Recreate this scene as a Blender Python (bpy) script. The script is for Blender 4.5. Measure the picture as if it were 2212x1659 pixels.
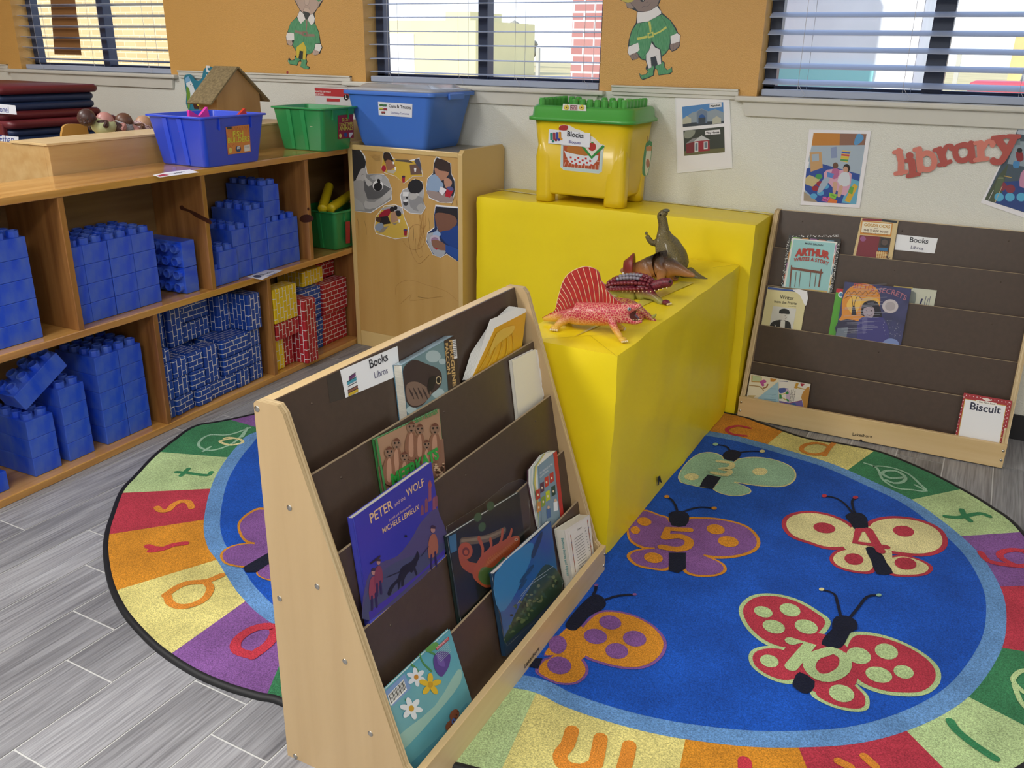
import bpy, bmesh, math, random
from mathutils import Vector, Matrix
from math import pi, sin, cos, tan, radians
for _o in list(bpy.data.objects): bpy.data.objects.remove(_o)
SC = bpy.context.scene; COL = SC.collection
rnd = random.Random(7)

# ---------------------------------------------------------------- camera
CAM_F, CAM_YAW, CAM_PIT, CAM_ROLL, CAM_Z = 1883.52, -0.49266835, 0.36439189, 0.01660469, 1.35
_fw = Vector((sin(CAM_YAW)*cos(CAM_PIT), cos(CAM_YAW)*cos(CAM_PIT), -sin(CAM_PIT)))
_rt = Vector((cos(CAM_YAW), -sin(CAM_YAW), 0)); _up = _rt.cross(_fw)
RT = _rt*cos(CAM_ROLL)+_up*sin(CAM_ROLL); UPV = -_rt*sin(CAM_ROLL)+_up*cos(CAM_ROLL); FW = _fw
EYE = Vector((0, 0, CAM_Z))
cd = bpy.data.cameras.new('camera'); cam = bpy.data.objects.new('camera', cd); COL.objects.link(cam)
cd.sensor_width = 36; cd.lens = CAM_F*36/2212; cd.clip_start = .05; cd.clip_end = 300
cam.matrix_world = Matrix(((RT.x, UPV.x, -FW.x, 0), (RT.y, UPV.y, -FW.y, 0), (RT.z, UPV.z, -FW.z, CAM_Z), (0, 0, 0, 1)))
SC.camera = cam
# ---------------------------------------------------------------- view, world, lights
SC.view_settings.view_transform = 'Standard'; SC.view_settings.look = 'None'
SC.view_settings.gamma = 1; SC.view_settings.use_curve_mapping = False
SC.view_settings.exposure = 0.0
w = bpy.data.worlds.new('sky'); SC.world = w; w.use_nodes = True
_n = w.node_tree.nodes; _l = w.node_tree.links
_bg = _n['Background']
_tc = _n.new('ShaderNodeTexCoord'); _sx = _n.new('ShaderNodeSeparateXYZ'); _rp = _n.new('ShaderNodeValToRGB')
_l.new(_tc.outputs['Generated'], _sx.inputs[0]); _l.new(_sx.outputs['Z'], _rp.inputs[0]); _l.new(_rp.outputs[0], _bg.inputs[0])
_rp.color_ramp.elements[0].position = 0.0; _rp.color_ramp.elements[0].color = (.92, .95, 1, 1)
_rp.color_ramp.elements[1].position = .6; _rp.color_ramp.elements[1].color = (.45, .62, 1, 1)
_bg.inputs[1].default_value = 1.9
sl = bpy.data.lights.new('sun', 'SUN'); sl.energy = 4.6; sl.angle = radians(1); sl.color = (1, .95, .86)
so = bpy.data.objects.new('sun', sl); COL.objects.link(so)
so.rotation_euler = Vector((-.35, -.75, .55)).to_track_quat('Z', 'Y').to_euler()
CEIL_Z = 2.7
LAMPS = [(-2.3, .1, 1.0), (-4.2, 1.2, .9), (-.2, -.9, .9), (-2.3, -2.2, 1.0), (.9, .9, .35)]
LAMP_W = 50
# ---------------------------------------------------------------- helpers
def R(x, y): return RT*(x-1106)-UPV*(y-829.5)+FW*CAM_F
def at(p, P0, N):
    "point where the sight line of a photo position meets the real plane (P0, N)"
    d = R(*p); return EYE+d*((P0-EYE).dot(N)/d.dot(N))
def aty(p, y): return at(p, Vector((0, y, 0)), Vector((0, 1, 0)))
def atx(p, x): return at(p, Vector((x, 0, 0)), Vector((1, 0, 0)))
def atz(p, z): return at(p, Vector((0, 0, z)), Vector((0, 0, 1)))
def T(ox, oy, s): return lambda p: (ox+p[0]/s, oy+p[1]/s)
def lin(c):
    if isinstance(c, str): c = tuple(int(c[i:i+2], 16) for i in (0, 2, 4))
    return tuple(((v/255)/12.92 if v <= 10 else (((v/255)+.055)/1.055)**2.4) for v in c)+(1,)
MATS = {}
def mat(name, c, rough=.5, var=0, vscale=20, bump=0, bscale=300, metal=0, coat=0, stretch=None, c2=None, spec=.5, rv=0, detail=3):
    if name in MATS: return MATS[name]
    m = bpy.data.materials.new(name); m.use_nodes = True; MATS[name] = m
    n, l = m.node_tree.nodes, m.node_tree.links; b = n['Principled BSDF']
    b.inputs['Base Color'].default_value = lin(c); b.inputs['Roughness'].default_value = rough
    b.inputs['Metallic'].default_value = metal; b.inputs['Coat Weight'].default_value = coat; b.inputs['Coat Roughness'].default_value = .12
    b.inputs['Specular IOR Level'].default_value = spec
    m.diffuse_color = lin(c)
    if var or c2 or bump or rv:
        tc = n.new('ShaderNodeTexCoord'); mp = n.new('ShaderNodeMapping'); l.new(tc.outputs['Object'], mp.inputs[0])
        if stretch: mp.inputs['Scale'].default_value = stretch
    if var or c2:
        nz = n.new('ShaderNodeTexNoise'); nz.inputs['Scale'].default_value = vscale; nz.inputs['Detail'].default_value = detail
        l.new(mp.outputs[0], nz.inputs['Vector'])
        r = n.new('ShaderNodeValToRGB'); l.new(nz.outputs[0], r.inputs[0]); l.new(r.outputs[0], b.inputs['Base Color'])
        a = lin(c); k = 1-var
        d = lin(c2) if c2 else (a[0]*k, a[1]*k, a[2]*k, 1)
        r.color_ramp.elements[0].position = .32; r.color_ramp.elements[0].color = d
        r.color_ramp.elements[1].position = .68; r.color_ramp.elements[1].color = a
        if rv:
            mr = n.new('ShaderNodeMapRange'); l.new(nz.outputs[0], mr.inputs[0]); mr.inputs[3].default_value = rough-rv; mr.inputs[4].default_value = rough+rv
            l.new(mr.outputs[0], b.inputs['Roughness'])
    if bump:
        nb = n.new('ShaderNodeTexNoise'); nb.inputs['Scale'].default_value = bscale; nb.inputs['Detail'].default_value = 2
        l.new(mp.outputs[0], nb.inputs['Vector'])
        bp = n.new('ShaderNodeBump'); bp.inputs['Strength'].default_value = min(1, bump); bp.inputs['Distance'].default_value = .004
        l.new(nb.outputs[0], bp.inputs['Height']); l.new(bp.outputs[0], b.inputs['Normal'])
    return m
def ink(c): return mat('print_'+c, c, .45)          # printed colour on paper
def wood(name, c, c2, axis, rough=.4, coat=.2, k=1.0):
    st = {'x': (.6, 9, 9), 'y': (9, .6, 9), 'z': (9, 9, .6)}[axis]
    return mat(name, c, rough, vscale=3.2*k, c2=c2, stretch=st, coat=coat, bump=.08, bscale=40, detail=6)
def tag(o, label=None, cat=None, group=None, kind=None):
    if label: o['label'] = label
    if cat: o['category'] = cat
    if group: o['group'] = group
    if kind: o['kind'] = kind
    return o
INV = {}
def thing(name, label, cat, loc=(0, 0, 0), rotz=0, group=None, M=None, kind=None):
    o = bpy.data.objects.new(name, None); COL.objects.link(o); o.empty_display_size = .05
    mt = M if M is not None else Matrix.Translation(Vector(loc)) @ Matrix.Rotation(rotz, 4, 'Z')
    o.matrix_world = mt; INV[o] = mt.inverted(); o.name = name
    tag(o, label, cat, group, kind); return o
class MB:
    def __init__(s, M=None): s.v = []; s.f = []; s.m = []; s.mats = []; s.sm = []; s.uv = {}; s.M = M
    def mi(s, m):
        if m not in s.mats: s.mats.append(m)
        return s.mats.index(m)
    def add(s, vs, fs, m, smooth=False, M=None):
        M = M or s.M
        b = len(s.v)
        for p in vs:
            p = Vector(p); s.v.append(M @ p if M else p)
        k = s.mi(m)
        for f in fs: s.f.append([b+i for i in f]); s.m.append(k); s.sm.append(smooth)
        return s
    def box(s, x0, x1, y0, y1, z0, z1, m, M=None, uv=False):
        vs = [(x0, y0, z0), (x1, y0, z0), (x1, y1, z0), (x0, y1, z0), (x0, y0, z1), (x1, y0, z1), (x1, y1, z1), (x0, y1, z1)]
        n0 = len(s.f)
        fs = [(0, 3, 2, 1), (4, 5, 6, 7), (0, 1, 5, 4), (2, 3, 7, 6), (1, 2, 6, 5), (3, 0, 4, 7)]
        s.add(vs, fs, m, False, M)
        if uv:
            for i, f in enumerate(fs):
                pts = [vs[j] for j in f]
                if i < 2: s.uv[n0+i] = [(p[0], p[1]) for p in pts]
                elif i < 4: s.uv[n0+i] = [(p[0], p[2]) for p in pts]
                else: s.uv[n0+i] = [(p[1], p[2]) for p in pts]
        return s
    def prism(s, pts, h, m, M=None, m2=None):
        "pts: polygon (x,y) at z=0 .. extruded to z=h"
        n = len(pts)
        if n > 2 and sum(pts[i][0]*pts[(i+1) % n][1]-pts[(i+1) % n][0]*pts[i][1] for i in range(n)) < 0: pts = pts[::-1]
        s.add([(p[0], p[1], 0) for p in pts]+[(p[0], p[1], h) for p in pts], [tuple(range(n))[::-1], tuple(range(n, 2*n))], m, False, M)
        s.add([(p[0], p[1], 0) for p in pts]+[(p[0], p[1], h) for p in pts], [(i, (i+1) % n, n+(i+1) % n, n+i) for i in range(n)], m2 or m, False, M)
        return s
    def loft(s, rings, m, smooth=True, cap=True, M=None):
        k = len(rings[0]); vs = [p for r in rings for p in r]; fs = []
        for i in range(len(rings)-1):
            for j in range(k): fs.append((i*k+j, i*k+(j+1) % k, (i+1)*k+(j+1) % k, (i+1)*k+j))
        if cap: fs.append(tuple(range(k))[::-1]); fs.append(tuple((len(rings)-1)*k+j for j in range(k)))
        return s.add(vs, fs, m, smooth, M)
    def tube(s, pts, r, m, seg=8, smooth=True, M=None, cap=True):
        pts = [Vector(p) for p in pts]; rs = r if isinstance(r, (list, tuple)) else [r]*len(pts); rings = []
        a = None
        for i, p in enumerate(pts):
            d = (pts[min(i+1, len(pts)-1)]-pts[max(i-1, 0)]).normalized()
            if a is None: a = d.orthogonal().normalized()
            a = (a-d*a.dot(d)).normalized(); b = d.cross(a)
            rings.append([p+(a*cos(2*pi*j/seg)+b*sin(2*pi*j/seg))*rs[i] for j in range(seg)])
        return s.loft(rings, m, smooth, cap, M)
    def ball(s, c, r, m, seg=14, M=None):
        r = r if isinstance(r, (list, tuple)) else (r, r, r); c = Vector(c); n = seg//2; vs = []; fs = []
        for i in range(1, n):
            t = pi*i/n
            for j in range(seg):
                q = 2*pi*j/seg; vs.append(c+Vector((sin(t)*cos(q)*r[0], sin(t)*sin(q)*r[1], cos(t)*r[2])))
        for i in range(n-2):
            for j in range(seg): fs.append((i*seg+j, (i+1)*seg+j, (i+1)*seg+(j+1) % seg, i*seg+(j+1) % seg))
        a = len(vs); vs += [c+Vector((0, 0, r[2])), c-Vector((0, 0, r[2]))]
        for j in range(seg): fs.append((a, j, (j+1) % seg)); fs.append((a+1, (n-2)*seg+(j+1) % seg, (n-2)*seg+j))
        return s.add(vs, fs, m, True, M)
    def build(s, name, parent=None, bevel=0, seg=2, origin=None):
        if parent is not None: I = INV[parent]; vs = [I @ v for v in s.v]; off = None
        else:
            if origin is None:
                lo = [min(v[i] for v in s.v) for i in range(3)]; hi = [max(v[i] for v in s.v) for i in range(3)]
                origin = Vector(((lo[0]+hi[0])/2, (lo[1]+hi[1])/2, lo[2]))
            off = Vector(origin); vs = [v-off for v in s.v]
        me = bpy.data.meshes.new(name); me.from_pydata([tuple(v) for v in vs], [], s.f)
        for m in s.mats: me.materials.append(m)
        me.polygons.foreach_set('material_index', s.m); me.polygons.foreach_set('use_smooth', s.sm)
        if s.uv:
            uvl = me.uv_layers.new(name='UVMap')
            for fi, uvs in s.uv.items():
                for li, uv in zip(me.polygons[fi].loop_indices, uvs): uvl.data[li].uv = uv
        me.update(); me.validate()
        o = bpy.data.objects.new(name, me); COL.objects.link(o)
        if parent is not None: o.parent = parent
        else: o.location = off
        INV[o] = (INV[parent] if parent is not None else Matrix.Translation(off).inverted())
        if bevel:
            b = o.modifiers.new('bevel', 'BEVEL'); b.width = bevel; b.segments = seg; b.limit_method = 'ANGLE'; b.angle_limit = radians(40)
        return o
def copy_tree(o, parent=None):
    c = o.copy(); COL.objects.link(c); c.parent = parent
    for ch in list(o.children): copy_tree(ch, c)
    return c
def spline(pts, n=6, closed=True):
    out = []; k = len(pts)
    rng = range(k) if closed else range(k-1)
    for i in rng:
        g = lambda j: Vector(pts[j % k]) if closed else Vector(pts[min(max(j, 0), k-1)])
        a, b, c, d = g(i-1), g(i), g(i+1), g(i+2)
        for q in range(n):
            t = q/n
            out.append(.5*((2*b)+(c-a)*t+(2*a-5*b+4*c-d)*t*t+(3*b-a-3*c+d)*t**3))
    if not closed: out.append(Vector(pts[-1]))
    return out
_TXT = {}
def text_mesh(s, bold=0):
    key = (s, bold)
    if key in _TXT: return _TXT[key]
    cu = bpy.data.curves.new('t', 'FONT'); cu.body = s; cu.offset = bold; cu.resolution_u = 3; cu.fill_mode = 'FRONT'
    o = bpy.data.objects.new('t', cu); COL.objects.link(o)
    dg = bpy.context.evaluated_depsgraph_get(); me = o.evaluated_get(dg).to_mesh()
    vs = [(v.co.x, v.co.y) for v in me.vertices]; fs = [tuple(p.vertices) for p in me.polygons]
    o.evaluated_get(dg).to_mesh_clear(); bpy.data.objects.remove(o); bpy.data.curves.remove(cu)
    _TXT[key] = (vs, fs); return _TXT[key]
class Art(MB):
    "flat layered print on a real plane; shapes are given as photo positions on that plane"
    def __init__(s, P0, N, fn=None, eps=.0004, base=0):
        super().__init__(); s.P0 = Vector(P0); s.N = Vector(N).normalized(); s.eps = eps; s.fn = fn or (lambda p: p); s.L = base; s.inc = .1
        if s.N.dot(EYE-s.P0) < 0: s.N = -s.N
    def w(s, p, lay=None):
        return at(s.fn(p), s.P0, s.N)+s.N*(s.eps*(s.L if lay is None else lay))
    def up(s, k=1): s.L += k; return s
    def face(s, P, m, th=0):
        n = len(P)
        nn = Vector((0, 0, 0))
        for i in range(n): nn += (P[i]-P[0]).cross(P[(i+1) % n]-P[0])
        if nn.dot(s.N) < 0: P = P[::-1]
        if th:
            Q = [p-s.N*th for p in P]
            s.add(P+Q, [tuple(range(n)), tuple(range(n, 2*n))[::-1]]+[(i, n+i, n+(i+1) % n, (i+1) % n) for i in range(n)], m)
        else: s.add(P, [tuple(range(n))], m)
    def poly(s, pts, m, smooth=0, th=0):
        if isinstance(m, str): m = ink(m)
        P = [s.w(p) for p in pts]
        if smooth: P = spline(P, smooth)
        s.face(P, m, th); s.L += s.inc; return s
    def circ(s, c, rx, ry=None, m='ffffff', rot=0, n=24):
        ry = ry or rx; a = radians(rot)
        return s.poly([(c[0]+rx*cos(t)*cos(a)-ry*sin(t)*sin(a), c[1]+rx*cos(t)*sin(a)+ry*sin(t)*cos(a)) for t in [2*pi*i/n for i in range(n)]], m)
    def line(s, pts, wd, m, smooth=0, closed=False):
        "wd in metres"
        if isinstance(m, str): m = ink(m)
        P = [s.w(p) for p in pts]
        if closed: P.append(P[0])
        if smooth: P = spline(P, smooth, False)
        q = []
        for i, p in enumerate(P):
            d = (P[min(i+1, len(P)-1)]-P[max(i-1, 0)])
            if d.length < 1e-7: d = Vector((1, 0, 0))
            t = d.normalized().cross(s.N).normalized()*wd/2; q.append((p+t, p-t))
        vs = [v for ab in q for v in ab]; fs = [(2*i, 2*i+2, 2*i+3, 2*i+1) for i in range(len(P)-1)]
        s.add(vs, fs, m)
        for e in (P[0], P[-1]):
            u = s.N.orthogonal().normalized(); v = s.N.cross(u)
            s.add([e-s.N*(s.eps*s.inc*(.35 if e is P[0] else .6))+(u*cos(2*pi*k/10)+v*sin(2*pi*k/10))*wd/2 for k in range(10)], [tuple(range(10))], m)
        s.L += s.inc; return s
    def text(s, t, a, b, m, asp=1.0, bold=.0, shear=0, arc=0):
        "text whose baseline runs from photo position a to b on the plane, stretched to fit"
        if isinstance(m, str): m = ink(m)
        vs, fs = text_mesh(t, bold); A = s.w(a); B = s.w(b)
        if not vs: return s
        x0 = min(v[0] for v in vs); x1 = max(v[0] for v in vs); U = (B-A); k = 1/(x1-x0); ul = U.length
        V = s.N.cross(U).normalized()*ul*k*asp
        s.add([A+U*((v[0]-x0)*k)+V*(v[1]+arc*4*((v[0]-x0)*k)*(1-(v[0]-x0)*k))+U*k*shear*v[1] for v in vs], fs, m); s.L += s.inc; return s
# ================================================================ room shell
YW = 3.585
def struct(mb, name, bevel=0):
    o = mb.build(name, bevel=bevel); o['kind'] = 'structure'; return o
M_or = mat('wall_orange', 'dcaa60', .38, bump=.55, bscale=260, var=.05, vscale=2)
M_cr = mat('wall_cream', 'e4e5dd', .36, bump=.55, bscale=260, var=.03, vscale=3)
M_tr = mat('trim_white', 'd9d8d0', .35, var=.04, vscale=8)
M_ceil = mat('ceiling_white', 'e8e6e0', .8, bump=.2, bscale=80)
M_base = mat('vinyl_base', '26262a', .4)
XL, XR, YB = -7.0, 1.9, -3.6
WINS = [(-5.40, -4.09), (-2.754, -1.531), (-.868, .37)]
WZ0, WZ1, WT = 1.20, 2.15, .16
mb = MB()
def wallpiece(x0, x1, z0, z1):
    if z0 < 1.2: mb.box(x0, x1, YW, YW+WT, z0, min(z1, 1.2), M_cr)
    if z1 > 1.2: mb.box(x0, x1, YW, YW+WT, max(z0, 1.2), z1, M_or)
xs = [XL]+[v for a in WINS for v in a]+[XR]
for i in range(0, len(xs), 2): wallpiece(xs[i], xs[i+1], 0, CEIL_Z)
for a, b in WINS: wallpiece(a, b, 0, WZ0); wallpiece(a, b, WZ1, CEIL_Z)
struct(mb, 'wall_back')
struct(MB().box(XL-.1, XL, YB, YW+.1, 0, CEIL_Z, M_or), 'wall_left')
struct(MB().box(XR, XR+.1, YB, YW+.1, 0, CEIL_Z, M_cr), 'wall_right')
struct(MB().box(XL-.1, XR+.1, YB-.1, YB, 0, CEIL_Z, M_cr), 'wall_front')
struct(MB().box(XL-.1, XR+.1, YB-.1, YW+WT, CEIL_Z, CEIL_Z+.1, M_ceil), 'ceiling')
# wood-look plank tiles with light grout
Mg = mat('grout', 'cfcfce', .7)
def plank_mat():
    m = bpy.data.materials.new('plank_tile'); m.use_nodes = True; n, l = m.node_tree.nodes, m.node_tree.links; b = n['Principled BSDF']
    tc = n.new('ShaderNodeTexCoord'); at_ = n.new('ShaderNodeAttribute'); at_.attribute_name = 'pid'
    ad = n.new('ShaderNodeVectorMath'); ad.operation = 'MULTIPLY_ADD'; l.new(at_.outputs['Color'], ad.inputs[0]); ad.inputs[1].default_value = (7, 13, 9); l.new(tc.outputs['Object'], ad.inputs[2])
    mp = n.new('ShaderNodeMapping'); mp.inputs['Scale'].default_value = (9, .7, 1); l.new(ad.outputs[0], mp.inputs[0])
    a = n.new('ShaderNodeTexNoise'); a.inputs['Scale'].default_value = 2.2; a.inputs['Detail'].default_value = 8; a.inputs['Distortion'].default_value = .8; a.inputs['Roughness'].default_value = .62; l.new(mp.outputs[0], a.inputs['Vector'])
    mp2 = n.new('ShaderNodeMapping'); mp2.inputs['Scale'].default_value = (95, 2.6, 1); l.new(ad.outputs[0], mp2.inputs[0])
    c = n.new('ShaderNodeTexNoise'); c.inputs['Scale'].default_value = 2; c.inputs['Detail'].default_value = 4; l.new(mp2.outputs[0], c.inputs['Vector'])
    r = n.new('ShaderNodeValToRGB'); l.new(a.outputs[0], r.inputs[0]); e = r.color_ramp.elements
    e[0].position = .3; e[0].color = lin('838388'); e[1].position = .72; e[1].color = lin('aeafb4')
    e2 = e.new(.5); e2.color = lin('9a9a9f')
    r2 = n.new('ShaderNodeValToRGB'); l.new(c.outputs[0], r2.inputs[0]); r2.color_ramp.elements[0].position = .34; r2.color_ramp.elements[0].color = (.52, .52, .53, 1); r2.color_ramp.elements[1].position = .6; r2.color_ramp.elements[1].color = (1, 1, 1, 1)
    mx = n.new('ShaderNodeMix'); mx.data_type = 'RGBA'; mx.blend_type = 'MULTIPLY'; mx.inputs[0].default_value = .85; l.new(r.outputs[0], mx.inputs[6]); l.new(r2.outputs[0], mx.inputs[7])
    sp = n.new('ShaderNodeSeparateColor'); l.new(at_.outputs['Color'], sp.inputs[0])
    mr = n.new('ShaderNodeMapRange'); mr.inputs[3].default_value = .8; mr.inputs[4].default_value = 1.12; l.new(sp.outputs[2], mr.inputs[0])
    m2 = n.new('ShaderNodeVectorMath'); m2.operation = 'SCALE'; l.new(mx.outputs[2], m2.inputs[0]); l.new(mr.outputs[0], m2.inputs['Scale'])
    l.new(m2.outputs[0], b.inputs['Base Color']); b.inputs['Roughness'].default_value = .42
    bp = n.new('ShaderNodeBump'); bp.inputs['Strength'].default_value = .3; bp.inputs['Distance'].default_value = .002; l.new(c.outputs[0], bp.inputs['Height']); l.new(bp.outputs[0], b.inputs['Normal'])
    return m
Mp = plank_mat(); mb = MB(); mb.box(XL, XR, YB, YW, -.06, -.0015, Mg)
JT = {-4: 1.306, -2: 1.40, -1: 1.273, 0: 1.118, 1: .986, 2: .752, 3: 1.083, 11: 3.21}
pids = {}
PW, PL, g = .1575, .93, .0020
for r in range(-33, 25):
    x0 = -1.861+PW*r; x1 = x0+PW; j = JT.get(r, rnd.uniform(0, PL)); j -= math.ceil((j-YB)/PL)*PL
    while j < YW:
        a, b = max(j+g, YB), min(j+PL-g, YW); xa, xb = max(x0+g, XL), min(x1-g, XR)
        if b > a and xb > xa:
            pids[len(mb.f)] = (rnd.random(), rnd.random(), rnd.random(), 1)
            mb.add([(xa, a, 0), (xb, a, 0), (xb, b, 0), (xa, b, 0)], [(0, 1, 2, 3)], Mp)
        j += PL
fl = mb.build('floor', origin=(0, 0, 0)); fl['kind'] = 'structure'
ca = fl.data.color_attributes.new('pid', 'FLOAT_COLOR', 'CORNER')
for fi, c in pids.items():
    for li in fl.data.polygons[fi].loop_indices: ca.data[li].color = c
# ceiling lamps (outside the frame, they light the room)
Mpan = mat('lamp_diffuser', 'f4f4f0', .5); Mfr = mat('lamp_frame', 'd8d8d8', .4)
Mpan.node_tree.nodes['Principled BSDF'].inputs['Emission Color'].default_value = (1, .97, .92, 1)
Mpan.node_tree.nodes['Principled BSDF'].inputs['Emission Strength'].default_value = 2
for i, (x, y, k) in enumerate(LAMPS):
    t = thing('ceiling_light', 'white recessed ceiling light panel out of frame above the classroom floor', 'light', (x, y, CEIL_Z-.03), group='ceiling light panels')
    fr = MB()
    for a in ((-.31, .31, -.61, -.59), (-.31, .31, .59, .61), (-.31, -.29, -.6, .6), (.29, .31, -.6, .6)): fr.box(x+a[0], x+a[1], y+a[2], y+a[3], CEIL_Z-.03, CEIL_Z, Mfr)
    fr.build('frame', t); MB().box(x-.29, x+.29, y-.59, y+.59, CEIL_Z-.02, CEIL_Z-.005, Mpan).build('diffuser', t)
    L = bpy.data.lights.new('ceiling_lamp', 'AREA'); L.shape = 'RECTANGLE'; L.size = .58; L.size_y = 1.18; L.energy = LAMP_W*k; L.color = (1, .982, .95)
    o = bpy.data.objects.new('ceiling_lamp', L); COL.objects.link(o); o.parent = t; o.location = (0, 0, -.004)
# baseboard, chair rail pieces, sills
struct(MB().box(XL, XR, YW-.004, YW, 0, .10, M_base), 'baseboard_back', .001)
tn = 0
def rail(x0, x1):
    global tn; tn += 1
    m = MB(); m.box(x0, x1, YW-.016, YW, 1.200, 1.226, M_tr); m.box(x0, x1, YW-.010, YW, 1.186, 1.200, M_tr); m.box(x0, x1, YW-.022, YW, 1.218, 1.226, M_tr)
    struct(m, 'trim_%d' % tn, .002)
rail(-4.02, -2.838); rail(-1.469, -.936); rail(XL, -5.53); rail(.47, XR)
# windows
Mfrm = mat('window_bronze', '2e3a52', .4)
Mgl = bpy.data.materials.new('window_glass'); Mgl.use_nodes = True
n = Mgl.node_tree.nodes; l = Mgl.node_tree.links
for q in list(n):
    if q.type != 'OUTPUT_MATERIAL': n.remove(q)
tr = n.new('ShaderNodeBsdfTransparent'); tr.inputs[0].default_value = (.9, .94, .96, 1); gs = n.new('ShaderNodeBsdfGlossy'); gs.inputs['Roughness'].default_value = .05; mx = n.new('ShaderNodeMixShader'); mx.inputs[0].default_value = .05
out = [q for q in n if q.type == 'OUTPUT_MATERIAL'][0]
l.new(tr.outputs[0], mx.inputs[1]); l.new(gs.outputs[0], mx.inputs[2]); l.new(mx.outputs[0], out.inputs[0])
MULL = [(-4.741, -4.691), (-2.175, -2.126), (-.292, -.224)]
SILLX = [(-5.53, -4.035), (-2.88, -1.50), (-.945, .46)]
FY = YW+.095
for i, (a, b) in enumerate(WINS):
    m = MB(); t = .045
    m.box(a, a+t, FY, FY+.05, WZ0, WZ1, Mfrm); m.box(b-t, b, FY, FY+.05, WZ0, WZ1, Mfrm)
    m.box(a, b, FY, FY+.05, WZ0, WZ0+.04, Mfrm); m.box(a, b, FY, FY+.05, WZ1-.05, WZ1, Mfrm); m.box(MULL[i][0], MULL[i][1], FY-.01, FY+.05, WZ0, WZ1, Mfrm)
    wo = struct(m, 'window_%d' % (i+1), .003)
    g_ = MB(); g_.add([(a+t, FY+.03, WZ0+.04), (b-t, FY+.03, WZ0+.04), (b-t, FY+.03, WZ1-.05), (a+t, FY+.03, WZ1-.05)], [(0, 1, 2, 3)], Mgl)
    g_.build('glass_pane', wo)
    s = MB(); x0, x1 = SILLX[i]
    s.box(x0, x1, YW-.035, YW+.002, 1.182, 1.202, M_tr); s.box(a, b, YW, FY, WZ0-.01, WZ0+.002, M_tr)
    tn += 1; struct(s, 'trim_%d' % tn, .006)
    s = MB(); e = .03
    s.add([(x0+e, YW-.018, 1.182), (x1-e, YW-.018, 1.182), (x1-e-.012, YW-.014, 1.128), (x0+e+.012, YW-.014, 1.128), (x0+e, YW, 1.182), (x1-e, YW, 1.182), (x1-e-.012, YW, 1.128), (x0+e+.012, YW, 1.128)],
          [(0, 3, 2, 1), (0, 1, 5, 4), (1, 2, 6, 5), (2, 3, 7, 6), (3, 0, 4, 7), (4, 5, 6, 7)], M_tr)
    tn += 1; struct(s, 'trim_%d' % tn, .002)
# blinds
Msl = mat('blind_slat', 'a9b4cc', .35); Mcord = mat('blind_cord', 'd7d7da', .6)
BL = [(-10, 'white slatted blind raised over the leftmost window', 1.564, [.12, .5, .85]), (3, 'white slatted blind over the middle window behind the blue storage tub', 1.549, [.1, .42, .66, .93]), (21, 'white slatted blind over the rightmost window above the library lettering', 1.555, [.12, .42, .72, .96])]
for i, (a, b) in enumerate(WINS):
    tilt, lab, ztop, cords = BL[i]; a2, b2 = a+.012, b-.012; yc = YW+.045
    t = thing('window_blind', lab, 'blind', ((a+b)/2, yc, WZ0)); zb = 1.2035
    rail_ = MB().box(a2, b2, yc-.024, yc+.024, zb, zb+.026, Msl); rail_.build('bottom_rail', t, .004)
    hr = MB().box(a2, b2, yc-.028, yc+.028, WZ1-.05, WZ1-.002, Msl); hr.build('head_rail', t, .003)
    zs = []; z = ztop-.0595*5
    while z < WZ1-.06: zs.append(z); z += .0595
    for z in zs:
        s = MB(); ca_, sa = cos(radians(tilt)), sin(radians(tilt)); pr = [(-.025, .0), (-.013, .0018), (0, .0026), (.013, .0018), (.025, 0)]
        P = [(u*ca_+v*0, u*sa+v) for u, v in pr]; jz = rnd.uniform(-.0015, .0015)
        vs = []; dz = rnd.uniform(-.002, .002)
        for x, k in ((a2, 0), (b2, dz)):
            for (u, v) in P: vs.append((x, yc+u, z+v+jz+k))
            for (u, v) in P: vs.append((x, yc+u, z+v-.0022+jz+k))
        n_ = 5; fs = [(k, k+1, 10+k+1, 10+k) for k in range(4)]+[(5+k, 15+k, 15+k+1, 5+k+1) for k in range(4)]+[(0, 10, 15, 5), (4, 9, 19, 14)]+[(k, 5+k, 6+k, k+1) for k in range(4)]+[(10+k, 11+k, 16+k, 15+k) for k in range(4)]
        s.add(vs, fs, Msl); s.build('slat', t)
    for c in cords:
        x = a+(b-a)*c; m = MB()
        for dx, dy in ((0, -.026), (.022, .026)): m.tube([(x+dx, yc+dy, zb+.027), (x+dx, yc+dy, WZ1-.05)], .0009, Mcord, 5)
        m.tube([(x, yc-.027, zb+.05), (x+.012, yc-.03, zb+.03), (x+.03, yc-.031, zb+.012), (x+.02, yc-.031, zb-.001)], .0007, Mcord, 4)
        m.build('lift_cord', t)
# brown sheet taped on the left window
A = Art((0, FY-.012, 0), (0, -1, 0), T(0, 0, 3.95))
A.poly([(405, -330), (600, -340), (695, 470), (465, 465)], mat('brown_sheet', '9a6a3a', .7), th=.001)
tag(A.build('paper_sheet'), 'brown paper sheet stuck on the pane of the leftmost window', 'paper')
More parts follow.
